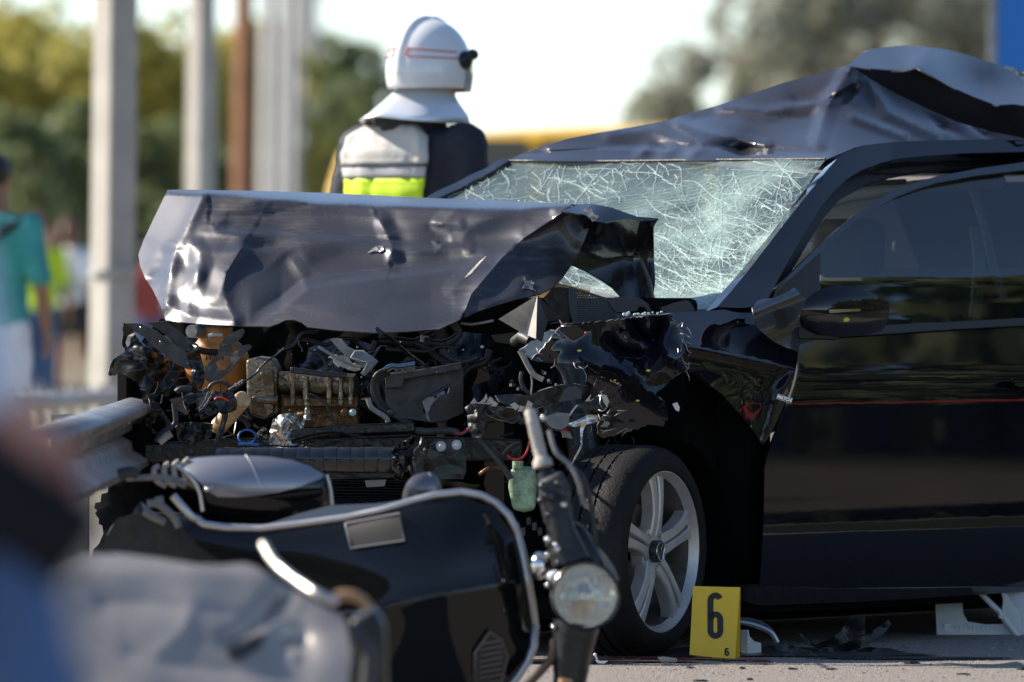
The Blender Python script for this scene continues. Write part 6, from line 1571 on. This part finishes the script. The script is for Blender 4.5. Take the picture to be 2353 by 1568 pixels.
# side cowl
co = [(404, 1068), (430, 1056), (457, 1050), (510, 1046), (563, 1045), (620, 1048), (668, 1055), (710, 1068), (749, 1090), (758, 1120), (764, 1164), (740, 1178), (668, 1194), (570, 1202), (475, 1199), (462, 1170), (458, 1130), (440, 1100)]
def cod(x, y):
    u = (x - 590) / 190.0; v = (y - 1122) / 86.0
    return 20.72 - .11 * math.sqrt(max(0, 1.05 - .75 * u * u - .9 * v * v)) + (.03 if x > 748 else 0)
cowl = patch('side_cowl', co, cod, spaint, scoot, step=8, thick=.03, rim=spaint, curve=True)
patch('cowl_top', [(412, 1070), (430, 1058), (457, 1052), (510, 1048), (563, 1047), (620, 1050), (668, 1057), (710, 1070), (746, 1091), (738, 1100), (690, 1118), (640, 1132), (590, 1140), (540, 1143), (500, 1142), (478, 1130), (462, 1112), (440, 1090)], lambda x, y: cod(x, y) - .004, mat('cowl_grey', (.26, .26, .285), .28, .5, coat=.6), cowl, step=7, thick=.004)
tubepx('cowl_seam', [(565, 1045), (580, 1070), (592, 1100), (602, 1124)], [cod(565, 1047) - .004, cod(580, 1070) - .004, cod(592, 1100) - .004, cod(602, 1124) - .004], .0022, sedge, cowl)
tubepx('cowl_rim', [(750, 1092), (758, 1120), (763, 1160)], 20.66, .005, sedge, cowl)
tubepx('cowl_edge', [(404, 1068), (440, 1100), (458, 1130), (466, 1175)], 20.62, .005, sedge, cowl)
for k in range(4):
    x0 = 352 + k * 23; tubepx('tail_grille_rib', [(x0 + 14, 1070 - k * 5), (x0 + 2, 1080 - k * 4), (x0 + 8, 1105), (x0 + 30, 1118)], 20.68, .007, dirtyw, scoot, 8)
patch('tail_panel', [(345, 1090), (380, 1065), (420, 1060), (448, 1100), (452, 1130), (400, 1120), (350, 1102)], 20.75, blackp, scoot, step=9)
MB().ball(P(476, 1124, 20.58), .009).build('cowl_screw', chrome, scoot)
tubepx('rack_bar', [(290, 1100), (330, 1098), (380, 1098), (428, 1110)], 20.6, .008, greyp, scoot, 8)
tubepx('rack_end', [(272, 1092), (300, 1085), (318, 1092)], 20.6, .016, greyd, scoot, 10)
for pts in ([(338, 1158), (365, 1160), (400, 1190), (412, 1212)], [(330, 1175), (352, 1188), (380, 1200)], [(356, 1152), (376, 1148)]):
    tubepx('footrest_tube', pts, 20.45, .010, greyp, scoot, 8)
patch('seat', [(270, 1190), (330, 1180), (430, 1200), (600, 1245), (700, 1300), (640, 1320), (480, 1300), (300, 1280), (230, 1260)], 20.6, blackp, scoot, step=14, thick=.15, crum=.01)
slab('floorboard', [(420, 1180), (600, 1220), (900, 1330), (900, 1500), (700, 1480), (500, 1330), (380, 1260)], 20.75, .1, blackp, scoot, bevel=.01)
# mirror pod behind the shield
mp_ = [(925, 1150), (930, 1120), (945, 1098), (968, 1087), (990, 1086), (1006, 1098), (1015, 1120), (1016, 1145), (980, 1156), (940, 1158)]
patch('mirror_pod', mp_, lambda x, y: 20.95 - .05 * math.sqrt(max(0, 1 - ((x - 970) / 52) ** 2 - ((y - 1125) / 48) ** 2)), mat('pod_grey', (.10, .10, .115), .25, coat=.7), scoot, step=6, thick=.03, curve=True)
tubepx('mirror_rim', [(985, 1086), (992, 1110), (990, 1140), (985, 1155)], 20.92, .004, sedge, scoot)
# fork, handlebar, headlamp
hp = P(1345, 1370, 19.95)
hax = Vector((.02, -1, .06)).normalized()
MB().lathe(hp, hax, [(.0, -.12), (.03, -.115), (.058, -.09), (.076, -.05), (.084, -.01), (.084, .004)], 40).build('headlamp_shell', spaint, scoot)
lamp = MB().lathe(hp, hax, [(.078, -.002), (.085, .0), (.087, .006), (.083, .011), (.0785, .008)], 48).build('headlamp_bezel', mat('bezel_dark', (.08, .075, .07), .2, .9), scoot)
MB().lathe(hp, hax, [(.078, .002), (.06, -.018), (.035, -.038), (.012, -.045), (0, -.046)], 40).build('headlamp_reflector', mat('reflector', (.80, .76, .68), .14, 1.0, bump=.35, bscale=48), lamp)
MB().lathe(hp, hax, [(.079, .004), (.06, .013), (.035, .018), (0, .02)], 40).build('headlamp_lens', lamp_glass, lamp)
MB().ball(hp + hax * -.022, (.011, .022, .011)).build('bulb', chrome, lamp)
g0, g1 = P(1217, 940, 20.05), P(1252, 1088, 20.02)
MB().lathe(g0, (g1 - g0).normalized(), [(0, 0), (.012, .001), (.0155, .006), (.015, .03), (.0165, .035), (.015, .04), (.0165, .07), (.0155, .075), (.0165, .105), (.0155, .12), (.0185, .128), (.024, .134), (.025, .15), (0, .152)], 18).build('handlebar_grip', mat('grip_grey', (.42, .38, .33), .6, bump=.4, bscale=160), scoot)
MB().tube([P(1252, 1085, 20.02), P(1275, 1150, 20.0), P(1290, 1220, 20.0), P(1310, 1290, 20.0)], [.022, .03, .034, .05], 16).build('handlebar_stem', blackp, scoot)
slab('switch_cluster', [(1236, 1108), (1290, 1080), (1310, 1120), (1318, 1200), (1285, 1240), (1250, 1200), (1240, 1150)], 19.98, .06, greyd, scoot, bevel=.012)
for q, r in (((1248, 1118), .012), ((1262, 1140), .014), ((1244, 1150), .010), ((1283, 1112), .010), ((1262, 1184), .010), ((1300, 1135), .010), ((1295, 1160), .008), ((1258, 1240), .009), ((1280, 1262), .009), ((1262, 1252), .010)):
    MB().ball(P(*q, 19.95), (r, r * .8, r), 12, 8).build('switch', chrome if r < .0095 else blackg, scoot)
tubepx('brake_lever', [(1262, 990), (1278, 1040), (1310, 1070), (1330, 1110), (1340, 1160)], [20.0, 19.98, 19.97, 19.96, 19.97], .006, greyp, scoot, 8)
MB().ball(P(1248, 961, 20.0), .0075).build('lever_ball', chrome, scoot)
tubepx('brake_hose', [(1300, 1075), (1330, 1085), (1352, 1130), (1362, 1190), (1368, 1250)], 20.02, .006, rubber, scoot)
slab('headset_cover', [(1255, 1240), (1300, 1190), (1345, 1210), (1375, 1270), (1400, 1310), (1370, 1340), (1290, 1330), (1262, 1290)], 20.06, .1, spaint, scoot, bevel=.02)
patch('headset_side', [(1372, 1255), (1392, 1275), (1412, 1305), (1424, 1335), (1410, 1330), (1392, 1310)], 20.0, mat('pod_grey', (0, 0, 0)), scoot, step=6, thick=.01)
MB().ball(P(1240, 1300, 20.02), (.026, .03, .034), 18, 12).build('indicator', chrome, scoot)
MB().ball(P(1276, 1325, 19.98), (.022, .02, .016), 14, 10).build('indicator_lens', mat('lens_pale', (.6, .62, .64), .15, coat=1), scoot)
for q in ((1258, 1275), (1278, 1252), (1292, 1268), (1282, 1290), (1258, 1345), (1290, 1465), (1272, 1440)):
    MB().ball(P(*q, 19.97), .0075, 10, 6).build('screw', chrome, scoot)
MB().tube([P(1325, 1432, 20.0), P(1315, 1490, 20.0), P(1310, 1560, 20.0), P(1300, 1620, 20.0)], [.058, .052, .042, .04], 18).build('fork_leg', blackp, scoot)
tubepx('cable', [(1275, 1470), (1268, 1510), (1240, 1545), (1205, 1580)], 19.98, .011, mat('cable_brown', (.06, .04, .025), .4), scoot)
tubepx('lower_grip', [(1300, 1560), (1296, 1600), (1290, 1650)], 19.95, .018, mat('grip_tan', (.35, .2, .1), .6), scoot, 10)

# silver grey dented bodywork lying in front of the scooter
gd0 = 15.6
shell = mat('dusty_silver', (.36, .325, .30), .42, .3, coat=.15, coat_rough=.3, var=.25, vscale=5)
fo = [(60, 1345), (105, 1330), (150, 1296), (193, 1274), (281, 1273), (370, 1284), (457, 1298), (515, 1298), (563, 1294), (590, 1303), (615, 1322), (660, 1348), (703, 1372), (750, 1397), (791, 1421), (800, 1460), (806, 1510), (800, 1560), (790, 1660), (40, 1660), (20, 1500)]
def fod(x, y):
    d = gd0 + .0002 * (x - 60) - .0009 * (y - 1300)
    s = segd(x, y, [(240, 1388), (330, 1384), (450, 1398), (560, 1416), (700, 1412)]); d += .009 * math.exp(-abs(s) / 22)
    s = segd(x, y, [(300, 1500), (380, 1520), (520, 1540), (700, 1560)]); d += .009 * math.exp(-abs(s) / 20)
    s = segd(x, y, [(440, 1400), (420, 1450), (360, 1505)]); d -= .010 * math.exp(-abs(s) / 30)
    s = segd(x, y, [(650, 1375), (600, 1430), (530, 1470)]); d += .035 * math.exp(-abs(s) / 15)
    d += .05 * math.exp(-((x - 670) / 45) ** 2 - ((y - 1478) / 38) ** 2) - .03 * math.exp(-((x - 672) / 22) ** 2 - ((y - 1500) / 22) ** 2)
    d += .03 * max(0, (1330 - y) / 50) ** 2
    return d + .008 * noise.noise(Vector((x / 140, y / 110, 4)))
fender = patch('silver_fairing', fo, fod, shell, None, step=10, thick=.012, rim=shell)
tag(fender, 'blurred dusty silver body panel lying dented nearest the camera', 'body panel')
patch('dark_bracket', [(520, 1490), (545, 1478), (580, 1462), (610, 1455), (600, 1480), (560, 1505), (530, 1510)], lambda x, y: fod(x, y) - .012, blackp, fender, step=7, thick=.01)
tubepx('chrome_bar', [(606, 1252), (625, 1285), (650, 1310), (690, 1340), (730, 1365), (775, 1385)], [15.9, 15.85, 15.8, 15.75, 15.7, 15.7], .009, mat('bar_pale', (.6, .55, .5), .3, .85), fender, 12)
tubepx('bar_end', [(770, 1372), (800, 1368), (830, 1378), (848, 1400)], 15.8, .011, mat('grip_tan', (0, 0, 0)), fender, 10)
tubepx('side_tube', [(800, 1440), (822, 1470), (850, 1500), (846, 1580)], 15.8, .017, greyd, fender, 10)
slab('dark_mount', [(805, 1425), (860, 1400), (885, 1440), (890, 1600), (800, 1660), (806, 1500)], 15.95, .2, blackp, fender, bevel=.01)

P = _P0
# ================================================================== SMALL THINGS ON THE GROUND
# evidence marker
def M6(x, y): return ZB(x, y)
d0 = gd(1516)
F_ = [P(*M6(190, 940), d0 + .035), P(*M6(495, 948), d0 + .035), P(*M6(465, 1420), d0 - .01), P(*M6(167, 1388), d0 + .012)]
for q in F_[2:]: q.z = max(q.z, .002)
mk = thing('evidence_marker', (F_[2].x - .05, d0, 0), 'yellow folded evidence marker numbered 6 beside the front wheel', 'evidence marker')
ymat = mat('marker_yellow', (.78, .49, .02), .5, var=.06, vscale=12)
ymat2 = mat('marker_black', (.012, .012, .012), .6)
F_[2] = ray_plane(*M6(465, 1420), F_[0], (F_[1] - F_[0]).cross(F_[3] - F_[0]).normalized())
nf = (F_[1] - F_[0]).cross(F_[3] - F_[0]).normalized()
if nf.dot(CAMP - F_[0]) < 0: nf = -nf
back = [F_[0] + Vector((.004, .002, 0)), F_[1] + Vector((.002, .002, 0)), F_[2] + Vector((.016, .09, .0)), F_[3] + Vector((.012, .09, 0))]
for q in back[2:]: q.z = .001
pyd('front_leaf', F_ + [q - nf * .0015 for q in F_], [(0, 3, 2, 1), (4, 5, 6, 7), (0, 1, 5, 4), (1, 2, 6, 5), (2, 3, 7, 6), (3, 0, 4, 7)], ymat, mk, False)
pyd('back_leaf', back + [q + nf * -.0015 for q in back], [(0, 3, 2, 1), (4, 5, 6, 7), (0, 1, 5, 4), (1, 2, 6, 5), (2, 3, 7, 6), (3, 0, 4, 7)], ymat, mk, False)
ux = (F_[1] - F_[0]).normalized(); uy = nf.cross(ux).normalized()
if uy.z < 0: uy = -uy
def onleaf(x, y): return ray_plane(*M6(x, y), F_[0] + nf * .0016, nf)
def digit_six(name, cx, cy, w, h, st):     # condensed bold 6 drawn as one flat stroke; cx.. in enlarged-view pixels
    rx, ry = (w - st) / 2, (w - st) / 2 * 1.15; path = []
    for k in range(13): t = R(25 + 155 * k / 12); path.append((cx + rx * math.cos(t), cy - h / 2 + st / 2 + ry - ry * math.sin(t)))
    for k in range(17): t = R(180 + 360 * k / 16 * .93) if False else R(180 + 345 * k / 16); path.append((cx + rx * math.cos(t), (cy + h / 2 - st / 2 - ry - (ry * .0 if t < R(360) else 0)) - ry * math.sin(t) if t <= R(360) else cy - h * .5 + h * .535 - st / 2 + 0 * ry + ry - ry * math.sin(t)))
    vs = []
    for k, (x, y) in enumerate(path):
        a, b = path[max(k - 1, 0)], path[min(k + 1, len(path) - 1)]; dx, dy = b[0] - a[0], b[1] - a[1]; L = math.hypot(dx, dy) or 1
        nx, ny = -dy / L * st / 2, dx / L * st / 2; vs += [onleaf(x + nx, y + ny), onleaf(x - nx, y - ny)]
    return pyd(name, vs, [(2 * k, 2 * k + 1, 2 * k + 3, 2 * k + 2) for k in range(len(path) - 1)], ymat2, mk, False)
digit_six('number', 336, 1133, 104, 304, 39)
digit_six('number', 411, 1370, 30, 54, 11)
tag(patch('black_shard', zl(ZB, [(185, 1395), (215, 1383), (250, 1402), (312, 1405), (314, 1424), (240, 1428), (195, 1420)]), gd(1512) - .1, blackg, None, step=5, thick=.004), 'small dark blue shard leaning on the foot of the yellow marker', 'shard')
tag(patch('black_shard', zl(ZB, [(382, 1405), (410, 1420), (436, 1424), (432, 1440), (380, 1440)]), gd(1518) - .1, blackp, None, step=5, thick=.004), 'tiny black splinter at the right foot of the yellow marker', 'shard')
# white cup shaped fitting with curved band
cup = thing('broken_fitting', P(1725, 1500, 24.75), 'broken white cup shaped fitting with a curved silver band behind the marker', 'fitting')
patch('cup', zl(ZB, [(500, 1225), (552, 1225), (560, 1270), (590, 1300), (634, 1312), (636, 1385), (560, 1392), (500, 1370)]), lambda x, y: 24.62 + .003 * abs(x - 1718), whitep, cup, step=5, thick=.006)
MB().tube(pxc(zl(ZB, [(470, 1175), (520, 1180), (580, 1192), (650, 1218), (705, 1250), (742, 1308)]), 24.6, 6), [.007] * 31, 8).build('band', mat('band_silver', (.40, .40, .40), .3, .8), cup)
MB().tube(pxc(zl(ZB, [(490, 1152), (560, 1155), (640, 1180), (700, 1225), (740, 1285), (746, 1310)]), 24.66, 6), [.004] * 31, 8).build('band', greyd, cup)
patch('band_web', zl(ZB, [(490, 1152), (560, 1155), (640, 1180), (700, 1225), (742, 1300), (705, 1250), (650, 1218), (580, 1192), (500, 1178)]), 24.63, greyd, cup, step=5)
sh_l = [([(880, 1245), (905, 1255), (980, 1320), (1060, 1300), (1150, 1240), (1215, 1140), (1318, 1140), (1312, 1250), (1200, 1300), (1100, 1340), (1000, 1345), (920, 1310)], 24.95, 'curved black plastic strip propped up under the car door'),
        ([(640, 1315), (700, 1330), (780, 1315), (860, 1330), (930, 1360), (1060, 1350), (1200, 1310), (1340, 1250), (1465, 1158), (1485, 1190), (1420, 1270), (1300, 1340), (1150, 1385), (1000, 1400), (850, 1380), (720, 1360)], 24.75, 'long bent black trim sweeping up behind the flat debris'),
        ([(1200, 1370), (1330, 1340), (1490, 1345), (1505, 1400), (1350, 1412), (1210, 1405)], 24.75, 'flat black plastic sheet at the right end of the debris'),
        ([(760, 1405), (820, 1370), (920, 1395), (960, 1370), (1020, 1410), (1130, 1400), (1180, 1420), (1260, 1440), (1250, 1462), (1100, 1465), (1080, 1450), (960, 1460), (860, 1440), (770, 1435)], 24.5, 'flat grey black underbody scrap lying on the asphalt right of the marker')]
for i, (pts, d, lab) in enumerate(sh_l):
    tag(patch('black_trim_scrap', zl(ZB, pts), d, blackp if i < 3 else greyd, None, step=7, thick=.004, crum=.05, cs=50, seed=60 + i), lab, 'debris', 'black plastic debris under the car')
for i, (x, y, w, h, lab) in enumerate(((170, 1470, 34, 12, 'small dark chip on the asphalt left of the marker foot'), (513, 1475, 30, 14, 'black chip on the shadow edge right of the marker'), (660, 1448, 22, 8, 'tiny black chip between marker and flat scrap'), (625, 1494, 16, 5, 'tiny black crumb just inside the sunlit strip'), (565, 1548, 28, 14, 'black curled crumb low in the sunlit strip'), (240, 1556, 60, 12, 'thin dark flake at the bottom edge below the marker'), (2340, 1480, 50, 18, 'black rounded plastic piece at the right picture edge'), (1305, 1503, 18, 6, 'black speck in the sunlit strip under the flat scrap'), (1960, 1510, 60, 10, 'thin dark flake in the sunlit strip at right'), (1455, 1490, 14, 5, 'tiny black speck right of the flat scrap'), (1090, 1478, 46, 10, 'dark sliver on the asphalt just below the flat scrap'), (840, 1478, 40, 12, 'dark curled sliver between the marker and the flat scrap'), (1620, 1440, 70, 16, 'dark flake in the car shadow right of the long bent trim'))):
    cx, cy = ZB(x, y); dd = gd(cy + 3)
    p = P(cx, cy, dd); mb = MB(); r1_, r2_ = w * .3517 / F * dd, h * .3517 / F * dd
    rnd = random.Random(i)
    n = 7; q = [(r1_ * math.cos(a) * rnd.uniform(.7, 1.1), r1_ * .7 * math.sin(a) * rnd.uniform(.6, 1.1)) for a in [2 * math.pi * k / n for k in range(n)]]
    mb.add([Vector((p.x + a, dd + b, .001)) for a, b in q] + [Vector((p.x + a * .7, dd + b * .7 + .003, r2_ * rnd.uniform(.7, 1.3))) for a, b in q], [tuple(range(n))[::-1], tuple(range(n, 2 * n))] + [(k, (k + 1) % n, (k + 1) % n + n, k + n) for k in range(n)])
    tag(mb.build('plastic_chip', blackp, None, smooth=False), lab, 'debris', 'plastic chips on the asphalt')
bj = thing('ball_joint', P(1378, 1518, 23.7), 'small white plastic ball joint on the asphalt in front of the wheel', 'debris')
bq = [Zr(800, 1106, 900)(*q) for q in ((1797, 1388), (1812, 1420), (1830, 1430), (1880, 1430), (1860, 1446), (1815, 1444), (1800, 1425))]
MB().ball(P(*bq[0], 23.9), .005).build('ball', whitep, bj)
MB().tube([P(*bq[0], 23.9), P(*bq[1], 23.9)], .0022, 8).build('stem', whitep, bj)
patch('foot', bq[1:], 23.9, whitep, bj, step=3, thick=.006)
cs_ = tag(patch('clear_shard', zl(Zr(1460, 1080, 400, 1045), [(480, 1472), (520, 1468), (600, 1478), (612, 1490), (585, 1522), (560, 1500), (545, 1518), (515, 1516)]), gd(1524), mat('clear_plastic', (0, 0, 0)), None, step=4, thick=.003, rim=whitep), 'clear plastic shard with pale edges in front of the tyre', 'shard')
# white interior trim hanging out under the sill
trim = thing('interior_trim', P(2280, 1470, 25.6), 'pale ribbed interior trim piece lying under the rear of the door', 'trim piece')
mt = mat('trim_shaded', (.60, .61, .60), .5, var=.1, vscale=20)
patch('frame', zl(ZB, [(1772, 950), (1800, 940), (2100, 945), (2500, 930), (2500, 1300), (2300, 1308), (2000, 1310), (1803, 1315), (1782, 1240), (1775, 1100)]), lambda x, y: 26.10 - .0005 * (y - 1350), mt, trim, step=8, thick=.02, holes=[zl(ZB, [(1945, 955), (2210, 950), (2215, 1060), (2212, 1188), (2100, 1190), (1985, 1172), (1955, 1120)])], rim=mt)
for k in range(13):
    x = 1900 + k * 30; tubepx('rib', zl(ZB, [(x, 1190 + k * 3), (x + 12, 1235 + k * 3), (x + 8, 1270 + k * 2)]), 26.05, .0022, whitep, trim, 6, 2)
slab('clip', zl(ZB, [(1828, 1185), (1895, 1182), (1896, 1195), (1860, 1200), (1862, 1222), (1895, 1225), (1892, 1238), (1835, 1232)]), 26.05, .012, whitep, trim, bevel=.001)
tubepx('brace', zl(ZB, [(2035, 950), (2110, 1030), (2190, 1110), (2260, 1200), (2345, 1310)]), 26.0, .009, mt, trim, 8)
slab('brace_plate', zl(ZB, [(2190, 950), (2230, 980), (2330, 1120), (2340, 1300), (2260, 1210), (2205, 1110), (2215, 1030)]), 26.03, .012, mt, trim, bevel=.002)
tubepx('cloth_tie', zl(ZB, [(2180, 1090), (2200, 1120), (2196, 1150)]), 25.97, .006, whitep, trim, 8)
